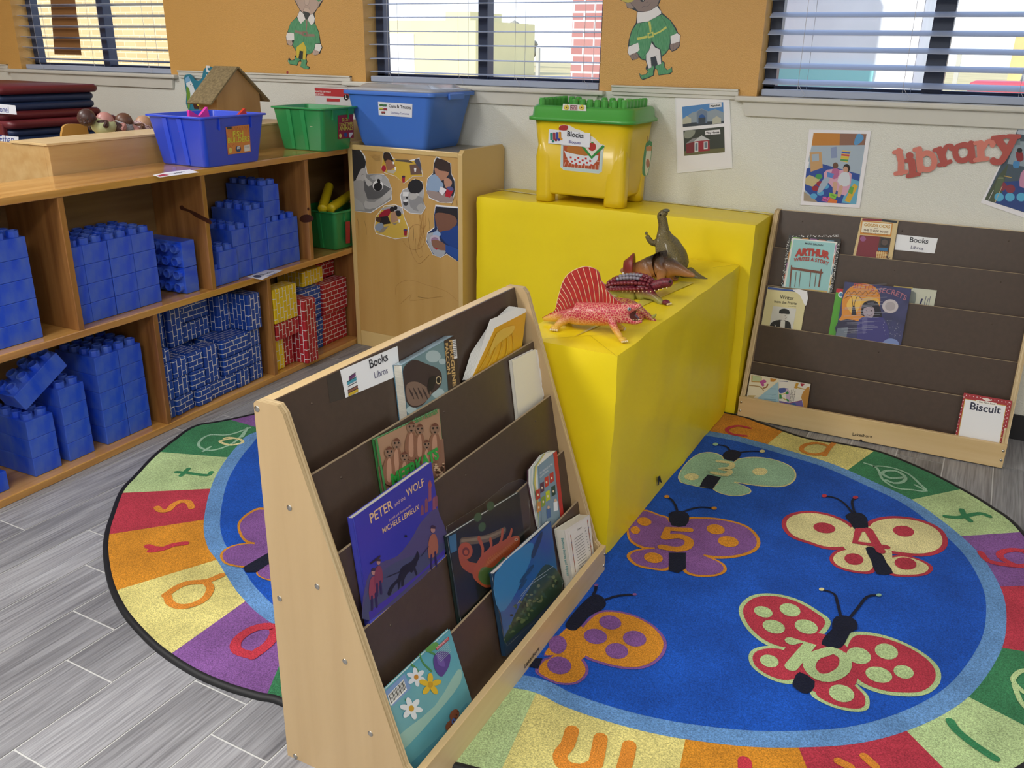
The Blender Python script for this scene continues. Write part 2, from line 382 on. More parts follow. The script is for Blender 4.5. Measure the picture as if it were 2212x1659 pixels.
# ================================================================ outside
struct(MB().box(-90, 60, YW+.3, 140, -.3, -.1, mat('dry_grass', 'cdb880', .9, var=.25, vscale=.4)), 'ground')
def brickm(name, c1, c2, mo, sc, bw=.5, rh=.25, ms=.02):
    m = bpy.data.materials.new(name); m.use_nodes = True; n, l = m.node_tree.nodes, m.node_tree.links; b = n['Principled BSDF']
    tc = n.new('ShaderNodeTexCoord'); br = n.new('ShaderNodeTexBrick'); sp = n.new('ShaderNodeSeparateXYZ'); cb = n.new('ShaderNodeCombineXYZ'); ad = n.new('ShaderNodeMath')
    l.new(tc.outputs['Object'], sp.inputs[0]); l.new(sp.outputs[0], ad.inputs[0]); l.new(sp.outputs[1], ad.inputs[1]); l.new(ad.outputs[0], cb.inputs[0]); l.new(sp.outputs[2], cb.inputs[1]); l.new(cb.outputs[0], br.inputs['Vector'])
    br.inputs['Color1'].default_value = lin(c1); br.inputs['Color2'].default_value = lin(c2); br.inputs['Mortar'].default_value = lin(mo)
    br.inputs['Scale'].default_value = sc; br.inputs['Mortar Size'].default_value = ms; br.inputs['Brick Width'].default_value = bw; br.inputs['Row Height'].default_value = rh
    l.new(br.outputs[0], b.inputs['Base Color']); b.inputs['Roughness'].default_value = .85; MATS[name] = m; return m
Myb = brickm('yellow_brick', 'c9af80', 'bfa474', 'd6c8a4', 1, .22, .075, .006)
tag(MB().box(-17, -6.9, 9, 9.3, -.1, 3.4, Myb).build('brick_wall'), 'sunlit yellow brick wall outside the leftmost window', 'wall')
Mrb = brickm('red_brick', 'c08880', 'b0726c', 'dccfca', 1, .215, .075, .009)
t = thing('brick_porch', 'red brick porch pillar and beam seen through the middle window', 'porch', (-3.6, 8, -.1))
MB().box(-3.72, -1.9, 8, 8.5, -.1, 2.9, Mrb).build('pillar', t); MB().box(-6.9, -3.72, 8, 8.5, 1.86, 2.9, Mrb).build('beam', t)
t = thing('utility_building', 'pale yellow flat building with white door across the field', 'building', (-34, 50, -.1))
MB().box(-42, -29.8, 50, 58, -.1, 3.1, mat('pale_yellow', 'e6d9a6', .8, var=.06, vscale=.5)).build('wall', t)
MB().box(-37.6, -34.4, 49.95, 50, -.1, 2.3, mat('white_door', 'f0f0ee', .6)).build('garage_door', t)
MB().box(-32, -30.2, 50, 54, 3.1, 3.6, mat('pale_yellow', 'e6d9a6')).build('parapet', t)
Mleaf = mat('far_trees', 'a09884', .9, var=.3, vscale=1.5); Mtrk = mat('far_trunk', '6a5a4c', .9)
for k in range(9):
    x = -54+k*2.9+rnd.uniform(-1.5, 1.5); y = 80+(k % 2)*5+rnd.uniform(-1, 1)
    t = thing('bare_tree', 'hazy leafless tree in the line beyond the dry field', 'tree', (x, y, -.1), group='trees beyond the field')
    c = MB(); h = rnd.uniform(1.6, 2.6)
    for _ in range(7): c.ball((x+rnd.uniform(-.7, .7), y+rnd.uniform(-1, 1), h+rnd.uniform(-.7, .9)), (rnd.uniform(.6, 1.0), .8, rnd.uniform(.4, .9)), Mleaf, 8)
    c.build('crown', t); MB().tube([(x, y, -.1), (x, y, h)], .15, Mtrk, 6).build('trunk', t)
for k in range(9):
    x = -20+k*2.6; tag(MB().box(x, x+.14, 34, 34.14, -.1, 1.5, mat('post_grey', 'b8b4a8', .8)).build('fence_post'), 'weathered grey post of the fence across the field', 'post', 'fence posts in the field')
# playground things seen through the right window
t = thing('garden_shed', 'pale grey garden shed with teal panel outside the right window', 'shed', (-2.1, 9.5, -.1))
MB().box(-3.3, -.85, 9.5, 11, -.1, 2.6, mat('shed_grey', 'eceeee', .8, var=.1, vscale=2)).build('wall', t)
MB().box(-2.2, -1.2, 9.46, 9.5, -.1, 1.27, mat('teal_panel', '8fd0cf', .6)).build('door', t)
t = thing('swing_frame', 'grey metal swing frame on the grass outside the right window', 'swing', (1.2, 12, -.1)); mg = mat('swing_grey', '8f9094', .5)
for s_ in (-1, 1): MB().tube([(.25+s_*.3, 12, -.1), (.25, 12, 2.2)], .05, mg).build('leg', t)
MB().tube([(.25, 12, 2.2), (2.6, 12, 2.2)], .05, mg).build('crossbar', t)
tag(MB().box(-.35, .9, 9, 9.6, -.1, 1.17, mat('red_box', 'c0404a', .5)).build('storage_box', bevel=.05), 'red plastic play storage box outside the right window', 'box')
tag(MB().box(-.1, 3.5, 16, 16.4, -.1, 1.75, mat('hay', 'e2c083', .9, var=.2, vscale=2)).build('straw_fence'), 'yellow straw coloured screen behind the swing frame', 'fence')
# ================================================================ wooden cubby shelf with blocks
SA = math.atan2(.076, 1.848)
# shelf frame: u along the length, d = depth from the front edge (towards the back), z up
SM = Matrix.Translation((-2.516, 1.347, 0)) @ Matrix.Rotation(SA, 4, 'Z') @ Matrix(((0, -1, 0, 0), (1, 0, 0, 0), (0, 0, 1, 0), (0, 0, 0, 1)))
# local x = u (world +y), local y = d (world -x)
def SU(y): return y-1.347
PINE = wood('pine', 'd6a35e', 'b5803e', 'x', .2, .6); PINEV = wood('pine_upright', 'ad7a44', '80522a', 'z', .35, .3)
PINEE = wood('pine_edge', 'c08440', '9c6330', 'x', .5, .1, 2)
t = thing('cubby_shelf', 'long varnished pine cubby shelf full of blue blocks and cardboard bricks', 'shelf', M=SM)
U0, U1, DP = SU(.62), SU(3.555), .268
def sb(u0, u1, d0, d1, z0, z1, m): return MB(SM).box(u0, u1, d0, d1, z0, z1, m)
sb(U0, U1, 0, DP, .905, .930, PINE).build('top_board', t, .003)
sb(U0, U1, 0, DP, .449, .474, PINE).build('middle_board', t, .003)
sb(U0, U1, 0, DP, .0, .026, PINE).build('bottom_board', t, .003)
sb(U0, U1, DP-.006, DP, .026, .905, wood('back_ply', '8d6f46', '7a5c37', 'x', .6, 0)).build('back_panel', t)
for y in (1.125, 1.745, 2.342, 2.938): sb(SU(y)-.021, SU(y), .0015, DP-.006, .474, .905, PINEV).build('upright', t, .002)
for y in (1.24, 2.045, 2.645, 3.26): sb(SU(y)-.021, SU(y), .0015, DP-.006, .026, .449, PINEV).build('upright', t, .002)
for y in (.641, 3.555): sb(SU(y)-.021, SU(y), 0, DP, .026, .905, PINEV).build('end_panel', t, .002)
for y, shapes in ((2.321, (([(295, 375), (325, 365), (345, 390), (440, 425), (520, 470), (590, 505), (592, 545), (520, 510), (440, 470), (380, 425), (310, 408)], 0),)), (2.917, (([(1430, 490), (1450, 462), (1500, 450), (1550, 468), (1560, 495), (1530, 520), (1470, 528), (1435, 512)], 0), ([(1500, 395), (1515, 385), (1520, 410), (1505, 412)], 0)))):
    kn = Art(SM @ Vector((SU(y)-.0002, 0, 0)), SM.to_3x3() @ Vector((-1, 0, 0)), T(320, 360, 4.367))
    for sh, _ in shapes: kn.poly(sh, mat('knot_dark', '45210f', .5), 2)
    kn.build('wood_knot', t)
# ---- block: 2 x 4 hollow-stud plastic block
BW, BH = .0985, .0648
BLUE = mat('blue_block', '2455e6', .34, c2='5578dc', vscale=22, stretch=(1, 1, .45), detail=5, spec=.4)
def block_mesh(L=.197, W=BW, nu=2, nd=4):
    m = MB(); e = .0006
    m.box(e, W-e, 0, L, 0, BH-.0006, BLUE)
    for i in range(nu):
        for j in range(nd):
            cx, cy = (i+.5)*W/nu, (j+.5)*L/nd; ro, ri = .0185, .0135; k = 8
            o = [(cx+ro*cos(2*pi*(q+.5)/k), cy+ro*sin(2*pi*(q+.5)/k)) for q in range(k)]; n_ = [(cx+ri*cos(2*pi*(q+.5)/k), cy+ri*sin(2*pi*(q+.5)/k)) for q in range(k)]
            z0, z1, z2 = BH-.001, BH+.019, BH+.004
            vs = [(a, b, z0) for a, b in o]+[(a, b, z1) for a, b in o]+[(a, b, z1) for a, b in n_]+[(a, b, z2) for a, b in n_]
            fs = []
            for q in range(k):
                r = (q+1) % k; fs += [(q, r, k+r, k+q), (k+q, k+r, 2*k+r, 2*k+q), (2*k+q, 2*k+r, 3*k+r, 3*k+q)]
            fs.append(tuple(3*k+q for q in range(k)))
            m.add(vs, fs, BLUE)
    return m
def mk_block(**k): o = block_mesh(**k).build('toy_block', bevel=.0018, origin=(0, 0, 0)); o.location = (0, 0, -50); return o
BK_A = mk_block(); BK_B = mk_block(L=BW*1.9, W=.197, nu=4, nd=4)
used = {}
def place_block(proto, u, d, z, label, group=None, R3=None):
    first = proto.name not in used
    o = proto if first else proto.copy()
    if not first: COL.objects.link(o)
    used[proto.name] = 1
    M = SM @ Matrix.Translation((u, d, z)) @ (R3 or Matrix.Identity(4)); o.matrix_world = M
    tag(o, label, 'toy block', group or 'blue plastic blocks in the cubby shelf'); return o
ORD = ['bottom', 'second', 'third', 'fourth', 'top']
def colstack(proto, y, n, z0, d, where):
    for k in range(n):
        nm = ('single' if n == 1 else 'top' if k == n-1 else ['lowest', 'second lowest', 'third lowest', 'fourth lowest'][k])
        place_block(proto, SU(y), d, z0+k*BH, 'blue block, %s %s' % (nm, where))
zm, zb = .475, .027; D0 = .045
for i, (y, w_) in enumerate(((1.8165, 'second'), (1.917, 'third'), (2.0165, 'fourth'))):
    colstack(BK_A, y+.0, 4, zm, D0+.003*rnd.random(), 'in the %s column of the four-high upper block wall' % w_)
for k in range(4):
    p = place_block(BK_A, SU(1.7465), D0, zm+k*BH, 'blue block, layer %d from below in the leftmost column beside the second upper upright' % (k+1)); p.scale = (.7, 1, 1)
colstack(BK_B, 1.429, 5, zm, D0, 'in the wide stack left of the leftmost upper upright')
# two blocks standing on their sides with the studs to the left
for k in range(2):
    R3 = Matrix.Translation((.0645, 0, .0985)) @ Matrix.Rotation(-pi/2, 4, 'Y') @ Matrix.Identity(4)
    R3 = Matrix(((0, 0, -1, .0645), (0, 1, 0, 0), (1, 0, 0, 0), (0, 0, 0, 1)))
    place_block(BK_A, SU(2.2295), .042, zm+k*.099, ('lower' if k == 0 else 'upper')+' blue block standing on its side right of the four full columns', R3=R3)
# third upper compartment
colstack(BK_B, 2.694-.0, 3, zm, D0-.004, 'in the wide right part of the stepped block wall')
colstack(BK_A, 2.5945, 4, zm, D0-.002, 'of the fourth column in the stepped block wall')
colstack(BK_A, 2.4945, 3, zm, D0, 'of the third column in the stepped block wall')
colstack(BK_A, 2.395, 2, zm, .026, 'of the second step of the block wall')
p = place_block(BK_A, SU(2.3445), .024, zm, 'lone lowest blue block at the left foot of the stepped block wall')
p.scale = (.5, 1, 1)
for k in range(2): place_block(BK_A, SU(2.700), .052, zm+3*BH+.0195+k*BH, ('lower' if k == 0 else 'upper')+' blue block of the tall pair standing above the wide stack')
# lower left compartment
colstack(BK_A, 1.7925, 5, zb, D0, 'in the left column of the tall twin tower below')
colstack(BK_A, 1.892, 5, zb, D0, 'in the right column of the tall twin tower below')
colstack(BK_A, 1.640, 4, zb, D0, 'in the slim tower left of the tall twin tower')
colstack(BK_A, 1.5095, 3, zb, D0, 'of the short tower nearest the left picture edge')
colstack(BK_A, 1.3195, 1, zb, D0, 'block at the left picture edge on the bottom board')
BK_C = mk_block(L=.0985, W=.197, nu=4, nd=2)
place_block(BK_C, SU(1.521), D0, .2585, "blue block leaning at a slant over the two small towers", R3=Matrix.Rotation(radians(-30), 4, "Y"))
# ---------------------------------------------------------------- cardboard bricks
def cardmat(name, c, c2):
    m = bpy.data.materials.new(name); m.use_nodes = True; n, l = m.node_tree.nodes, m.node_tree.links; b = n['Principled BSDF']
    uv = n.new('ShaderNodeUVMap'); nz = n.new('ShaderNodeTexNoise'); nz.inputs['Scale'].default_value = 60
    vm = n.new('ShaderNodeVectorMath'); vm.operation = 'MULTIPLY_ADD'; vm.inputs[1].default_value = (.006, .006, 0); l.new(nz.outputs['Color'], vm.inputs[0]); l.new(uv.outputs[0], vm.inputs[2]); l.new(uv.outputs[0], nz.inputs['Vector'])
    br = n.new('ShaderNodeTexBrick'); l.new(vm.outputs[0], br.inputs['Vector'])
    br.inputs['Scale'].default_value = 1; br.inputs['Brick Width'].default_value = .045; br.inputs['Row Height'].default_value = .0212; br.inputs['Mortar Size'].default_value = .0014; br.inputs['Mortar Smooth'].default_value = .0
    br.inputs['Color1'].default_value = lin(c); br.inputs['Color2'].default_value = lin(c2); br.inputs['Mortar'].default_value = lin('e4e5ea')
    l.new(br.outputs[0], b.inputs['Base Color']); b.inputs['Roughness'].default_value = .5; MATS[name] = m; return m
CB = {'blue': cardmat('card_blue', '1a48ac', '1f52b8'), 'red': cardmat('card_red', 'a81f2c', 'b52733'), 'yellow': cardmat('card_yellow', 'e6c41e', 'eccd2a')}
def brick(col, y0, y1, z0, z1, d0, dep, label, rot=0, v=False):
    "long side decides the print direction; y are world positions along the shelf"
    y0 += .0008; y1 -= .0008; a, b, c = y1-y0, dep, z1-z0-.0012; m = MB(); L = max(a, c); X = MB()
    if c > a*1.2:       # standing: local x axis up
        m.box(0, c, 0, b, 0, a, CB[col], uv=True); R3 = Matrix(((0, 0, 1, 0), (0, 1, 0, 0), (1, 0, 0, 0), (0, 0, 0, 1)))
    else: m.box(0, a, 0, b, 0, c, CB[col], uv=True); R3 = Matrix.Identity(4)
    if v:
        for k in m.uv: m.uv[k] = [(q_[1], q_[0]) for q_ in m.uv[k]]
    o = m.build('cardboard_brick', bevel=.004, origin=(0, 0, 0)); jit = 0 if (rot or d0 < .01) else rnd.uniform(-.009, .010); o.matrix_world = SM @ Matrix.Translation((SU(y0), d0+jit, z0)) @ Matrix.Rotation(radians(rot), 4, 'Z') @ R3
    tag(o, label, 'cardboard brick', 'cardboard bricks in the cubby shelf'); return o
F = .022; g = .0015; z = zb
def bz(k): return zb+.0755*k+.0004
B_ = brick
# left edge column and front rows
for k, nm in enumerate(('bottom', 'second', 'third', 'top')): B_('blue', 2.052, 2.093, bz(k), bz(k)+.074-(.0 if k < 3 else .02), F, .15, 'blue brick, %s of the column against the left upright of the brick compartment' % nm)
B_('blue', 2.100, 2.196, bz(0), bz(0)+.0745, F, .075, 'blue brick lying turned at the front left corner of the brick pile', rot=8)
B_('blue', 2.203, 2.278, bz(0), bz(0)+.0745, F, .15, 'blue brick end, second from left in the lowest front row')
B_('blue', 2.281, 2.427, bz(0), bz(0)+.0745, F, .075, 'long blue brick in the middle of the lowest front row')
B_('blue', 2.430, 2.504, bz(0), bz(0)+.0745, F, .15, 'blue brick end under the right end of the two long bricks', v=True)
for k, nm in enumerate(('lowest', 'second', 'third')): B_('blue', 2.5145, 2.589, bz(k), bz(k)+.0745, F+.004, .15, 'blue brick, %s of the right hand column beside the upright' % nm, v=True)
B_('blue', 2.5115, 2.588, bz(3), bz(3)+.152, F, .15, 'tall blue brick standing on top of the right hand column')
B_('blue', 2.361, 2.5105, bz(1), bz(1)+.0745, F+.004, .15, 'long blue brick, lower of the two stacked right of centre')
B_('blue', 2.358, 2.5105, bz(2), bz(2)+.0745, F-.006, .15, 'long blue brick with its top showing, upper of the two right of centre')
B_('blue', 2.262, 2.337, bz(1), bz(1)+.149, F-.004, .075, 'upright blue brick standing in front at the centre of the pile')
for k in (1, 2): B_('blue', 2.181, 2.256, bz(k), bz(k)+.0745, F+.004, .15, '%s blue brick left of the upright one at the centre' % ('lower' if k == 1 else 'upper'))
for k in (1, 2): B_('blue', 2.100, 2.175, bz(k), bz(k)+.0745, F, .15, '%s blue brick beside the column against the left upright' % ('lower' if k == 1 else 'upper'), v=True)
# back row
q = F+.155
for i, (a, b) in enumerate(((2.10, 2.175), (2.18, 2.33), (2.335, 2.485), (2.49, 2.58))):
    for k in range(3): B_('blue', a, b, bz(k), bz(k)+.0745, q, .1, 'blue brick hidden low in the back row, place %d layer %d' % (i+1, k+1))
B_('blue', 2.118, 2.193, bz(3), bz(3)+.15, q-.04, .075, 'leftmost tall blue brick standing in the back row')
B_('blue', 2.198, 2.273, bz(3), bz(3)+.15, q-.04, .075, 'second tall blue brick standing in the back row')
B_('blue', 2.277, 2.427, bz(3)+.0755, bz(3)+.15, q-.035, .075, 'long blue brick lying highest in the back row')
for k in (0, 1): B_('blue', 2.279+k*.075, 2.352+k*.075, bz(3), bz(3)+.0745, q-.035, .075, '%s blue brick under the highest lying one in the back row' % ('left' if k == 0 else 'right'), v=True)
B_('blue', 2.440, 2.507, bz(3), bz(3)+.15, q-.06, .07, 'third tall blue brick standing in the back row right of the lying one')
# right compartment: yellow, red, blue
B_('yellow', 2.655, 2.728, bz(0), bz(0)+.144, .028, .075, 'yellow brick standing under the red and yellow ones')
B_('red', 2.731, 2.803, bz(0), bz(0)+.144, .032, .075, 'short red brick standing between the yellow and the leaning tall red one')
B_('red', 2.652, 2.803, bz(0)+.1455, bz(0)+.219, .0, .075, 'red brick lying under the yellow one', v=True)
B_('yellow', 2.650, 2.803, bz(0)+.2205, bz(0)+.371, .0, .075, 'bright yellow brick on top of the front stack', v=True)
B_('red', 2.8065, 2.886, zb, zb+.292, -.03, .16, 'tall red brick standing forward over the edge of the shelf')
for k in range(4): B_('blue', 2.888, 3.040, bz(k), bz(k)+.0745, .06, .075, 'blue brick, %s of the four stacked beside the red wall' % ('lowest', 'second', 'third', 'top')[k])
for k in range(2): B_('red', 3.043, 3.23, bz(k*2), bz(k*2)+.1495, .055, .075, '%s large red brick beside the play cabinet' % ('lower' if k == 0 else 'upper'))
for k in range(4):
    B_('red' if k == 3 else 'blue', 2.90, 3.05, bz(k), bz(k)+.0745, .145, .08, 'brick in the dark back row behind the blue stack, layer %d' % (k+1))
    B_('red', 3.055, 3.205, bz(k), bz(k)+.0745, .145, .08, 'red brick in the dark back row behind the red wall, layer %d' % (k+1))
B_('yellow', 2.955, 3.105, bz(4), bz(4)+.072, .09, .15, 'yellow brick lying highest at the back under the middle board', v=True)
B_('red', 3.11, 3.235, bz(4), bz(4)+.072, .13, .10, 'dark red brick lying highest at the back beside the yellow one')
# ---------------------------------------------------------------- lost label cards on the boards
def card(name, corners, z, label, drawf):
    a = Art((0, 0, z), (0, 0, 1)); a.poly(corners, 'f1f1f3', th=.0006); a.up(1); drawf(a)
    tag(a.build(name), label, 'label card')
card('label_card', [(533, 598), (573, 583), (612, 583), (566, 604)], .4752, 'laminated label card lying on the middle board of the pine shelf',
     lambda a: (a.circ((556, 597), 9, 3, '53545e'), a.text('Blocks', (568, 595), (592, 587), '2a2a34'), a.text('Bloques', (580, 597), (598, 590), '4a4a90')))
card('label_card', [(330, 378), (360, 372), (410, 366), (430, 372), (345, 383)], .9312, 'curled white label card near the front edge of the shelf top',
     lambda a: (a.poly([(338, 380), (352, 376), (366, 378), (345, 382)], 'b3343a'), a.text('Legos', (376, 376), (400, 371), '33333d')))
# ================================================================ tilted book racks
BIRCH = wood('birch_ply', 'cbae82', 'c0a277', 'z', .38, .15, .5); BIRCHX = wood('birch_rail', 'e0c79a', 'd2b482', 'x', .4, .1, .6)
PLYE = mat('ply_edge', 'dcc79e', .6, c2='a98c60', vscale=1.0, stretch=(420, 4, 4), detail=2)
HARD = mat('hardboard', '4b3b31', .33, var=.14, vscale=60, spec=.5, bump=.06, bscale=700); STEEL = mat('screw_steel', 'b9b6b0', .3, metal=1)
RACKF = Matrix(((.99988*0+.0157, 1, 0, -1.065), (-1, .0157, 0, 1.952), (0, 0, 1, 0), (0, 0, 0, 1)))
RACKR = Matrix(((-1, .02, 0, .207), (-.02, -1, 0, 3.580), (0, 0, 1, .004), (0, 0, 0, 1)))
PP = [(.030, .780), (.087, .644), (.142, .503), (.186, .352), (.234, .212)]   # top edges of the five hardboard panels (depth, height)
TN = .19; RWD = .937
def rack(RM, label, screws):
    t = thing('book_rack', label, 'book rack', M=RM)
    prof = [(0, 0), (.300, 0), (.300, .088), (.288, .10), (.064, .768), (.052, .782), (.006, .782), (0, .776)]
    def rx(x): return RM @ Matrix(((0, 0, 1, x), (1, 0, 0, 0), (0, 1, 0, 0), (0, 0, 0, 1)))
    for x in (0, RWD-.018): MB().prism(prof, .018, BIRCH, rx(x), PLYE).build('side_panel', t, .0015)
    MB(RM).box(.018, RWD-.018, 0, .024, .70, .779, BIRCHX).build('top_rail', t, .002)
    for i, (y, z) in enumerate(PP):
        zl = (PP[i+1][1] if i < 4 else .03)-.06 if i < 4 else .03
        P = [(y-.004, z), (y, z), (y+(z-zl)*TN, zl), (y-.004+(z-zl)*TN, zl)]
        MB().prism(P, RWD-.036, HARD, rx(.018)).build('tier_panel', t)
        if i: MB().prism([(y-.0042, z-.0005), (y+.0003, z-.0005), (y+.0003, z+.0006), (y-.0042, z+.0006)], RWD-.036, mat('panel_edge', 'a89478', .6), rx(.018)).build('panel_edge', t)
    MB(RM).box(.018, RWD-.018, .22, .300, .012, .028, BIRCHX).build('tray_board', t, .001)
    MB(RM).box(0, RWD, .3005, .316, .0, .088, BIRCHX).build('tray_lip', t, .0015)
    for x in (.009, RWD-.009):
        for z in (.03, .066): MB(RM).ball((x, .3165, z), (.005, .0025, .005), STEEL, 8).build('screw', t)
    for p in screws:
        c = at(p, RM @ Vector((RWD, 0, 0)), RM.to_3x3() @ Vector((1, 0, 0))); m = MB(); m.ball(c, (.0062, .0018, .0062), STEEL, 10); m.build('screw', t)
    a = Art(RM @ Vector((0, .3162, 0)), RM.to_3x3() @ Vector((0, 1, 0)), base=1)
    for i in range(5):
        for x in (.12, .47, .83):
            P0 = RM @ Vector((x, PP[i][0]+.03*TN, PP[i][1]-.035)); MB().ball(P0, (.003, .003, .003), mat('rivet', '5d5047', .4, metal=.6), 8).build('rivet', t)
    return t, a
FR, fa = rack(RACKF, 'freestanding wooden book rack with dark sloping tiers standing on the rug edge in front', [(555, 883), (625, 1097), (604, 1293), (685, 1267), (745, 1429), (800, 1585), (638, 1634)])
RR, ra = rack(RACKR, 'wooden book rack with dark sloping tiers standing against the wall under the library lettering', [])
fa.fn = T(540, 1200, 2.765); fa.text('Lakeshore', (1640, 675), (1727, 562), '2a221c', 1, .012).circ((1692, 652), 9, 7, '2a221c'); fa.build('brand_print', FR)
ra.fn = T(1580, 440, 2.861); ra.text('Lakeshore', (748, 1432), (870, 1448), '2a221c', 1, .012).circ((800, 1463), 9, 7, '2a221c'); ra.build('brand_print', RR)
PAGE = mat('page_paper', 'e9e4d6', .7, var=.18, vscale=2, stretch=(2, 400, 400)); PAGEW = mat('page_white', 'efefec', .6)
def book(name, label, RM, row, quad, th, cover, art, fn, spine='left', cat='book', off=.0015, ext=.03, pages=PAGE, group=None, back=None, inset=.002, spinec=None):
    "quad TL,TR,BR,BL of the front cover as photo positions on the plane of its tier"
    N = (RM.to_3x3() @ Vector((0, 1, TN))).normalized(); y, z = PP[row]; P0 = RM @ Vector((0, y, z))+N*(off+th)
    a = Art(P0, N, fn); C = [a.w(p, 0) for p in quad]; N = a.N
    dn = [(C[3]-C[0]).normalized(), (C[2]-C[1]).normalized()]
    C[3] = C[3]+dn[0]*ext; C[2] = C[2]+dn[1]*ext
    if isinstance(cover, str): cover = mat('cover_'+cover, cover, .28, coat=.4)
    base = (C[2]+C[3])/2-N*th
    t = thing(name, label, cat, base, group=group)
    ct = min(.0012, th*.2)
    a.add(C+[p-N*ct for p in C], [(0, 3, 2, 1), (4, 5, 6, 7), (0, 1, 5, 4), (1, 2, 6, 5), (2, 3, 7, 6), (3, 0, 4, 7)], cover)
    B = [p-N*th for p in C]
    a.add(B+[p+N*ct for p in B], [(0, 1, 2, 3), (4, 7, 6, 5), (0, 4, 5, 1), (1, 5, 6, 2), (2, 6, 7, 3), (3, 7, 4, 0)], back or cover)
    def strip(i, j):
        a.add([C[i], C[j], B[j], B[i]], [(0, 1, 2, 3)], spinec or cover)
    if 'left' in spine: strip(0, 3)
    if 'right' in spine: strip(1, 2)
    if 'top' in spine: strip(0, 1)
    cen = sum(C, Vector())/4; Q = [p+(cen-p).normalized()*inset for p in C]
    m = MB(); m.add([p-N*ct for p in Q]+[p-N*(th-ct) for p in Q], [(0, 3, 2, 1), (4, 5, 6, 7), (0, 1, 5, 4), (1, 2, 6, 5), (2, 3, 7, 6), (3, 0, 4, 7)], pages)
    m.build('pages', t); a.up(2); art(a); a.build('cover', t)
    return t, a
K = T(530, 600, 2.765); M_ = T(700, 900, 3.3175); N8 = T(540, 1200, 2.765); RF = T(1640, 460, 5.351); RS = T(1580, 440, 2.861); R11 = T(1590, 790, 11.642)
PLAS = bpy.data.materials.new('clear_plastic'); PLAS.use_nodes = True
n = PLAS.node_tree.nodes; l = PLAS.node_tree.links
for q in list(n):
    if q.type != 'OUTPUT_MATERIAL': n.remove(q)
tr = n.new('ShaderNodeBsdfTransparent'); tr.inputs[0].default_value = (.93, .95, .95, 1); gs = n.new('ShaderNodeBsdfGlossy'); gs.inputs['Roughness'].default_value = .18; mx = n.new('ShaderNodeMixShader'); mx.inputs[0].default_value = .07
out = [q for q in n if q.type == 'OUTPUT_MATERIAL'][0]; l.new(tr.outputs[0], mx.inputs[1]); l.new(gs.outputs[0], mx.inputs[2]); l.new(mx.outputs[0], out.inputs[0])
def wavy(a, m, pts, wd, s=3): a.line(pts, wd, m, s)
# --- front rack
def art(a):
    a.poly([(935, 522), (1185, 378), (1212, 692), (970, 832)], '6f8d92')
    for c, r in (((1120, 470), 45), ((1150, 690), 38), ((990, 790), 30), ((1080, 780), 25), ((1175, 500), 22)): a.circ(c, r, r*.8, 'a9bdc0')
    a.poly([(938, 560), (960, 515), (1010, 490), (1080, 515), (1150, 545), (1172, 590), (1160, 650), (1105, 700), (1060, 758), (1000, 775), (960, 740), (948, 650)], '3a2b29', 3)
    a.poly([(960, 640), (1010, 620), (1060, 640), (1110, 690), (1060, 750), (1000, 765), (965, 730)], '7b6355', 3)
    for i in range(14): a.line([(975+i*9, 660+i % 3*14), (985+i*9, 690+i % 3*16)], .0025, '3a2b29')
    a.circ((1150, 612), 17, 24, 'c8b48c'); a.circ((1150, 612), 12, 18, '15120f'); a.poly([(1095, 600), (1135, 590), (1120, 660), (1085, 680)], '1b1514', 3)
    a.poly([(1183, 376), (1243, 345), (1282, 652), (1210, 692)], '3c2d22')
    a.text('PEREGRINE', (1213, 374), (1236, 650), 'c9a76a', .95, .03).text('FALCON', (1187, 392), (1204, 578), 'c9a76a', .95, .03)
    a.poly([(1232, 372), (1254, 368), (1262, 480), (1243, 486)], 'e8e8e8')
    for i in range(9): a.line([(1236, 380+i*11), (1255, 377+i*11)], .0012, '222222')
book('book', 'thick bird book turned sideways on the top tier of the front rack', RACKF, 0, [(935, 522), (1243, 345), (1282, 650), (970, 832)], .0235, '4f7a92', art, K, 'top', spinec=mat('taped_spine', 'a8c3d0', .2, coat=.8, var=.35, vscale=30))
def art(a):
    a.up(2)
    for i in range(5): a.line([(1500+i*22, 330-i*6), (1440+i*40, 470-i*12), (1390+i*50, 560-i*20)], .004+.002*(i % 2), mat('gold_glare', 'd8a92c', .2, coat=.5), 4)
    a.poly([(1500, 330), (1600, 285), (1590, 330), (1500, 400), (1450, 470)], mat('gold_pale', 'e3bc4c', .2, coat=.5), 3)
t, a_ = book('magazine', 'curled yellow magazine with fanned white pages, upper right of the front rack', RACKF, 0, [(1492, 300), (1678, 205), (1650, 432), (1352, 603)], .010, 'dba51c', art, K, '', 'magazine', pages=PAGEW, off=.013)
N_ = a_.N
for i in range(7):
    P = [a_.w(p, 0)-N_*(.001+.002*i) for p in [(1485+4*i-20, 250+4*i), (1640-6*i, 178-2*i), (1684-7*i, 186+1*i), (1648, 425), (1345-3*i, 612), (1400-4*i, 450)]]
    m = MB(); k = len(P); m.add(P+[p-N_*.0008 for p in P], [tuple(range(k)), tuple(range(k, 2*k))[::-1]]+[(j, (j+1) % k, k+(j+1) % k, k+j) for j in range(k)], PAGEW); m.build('page', t)
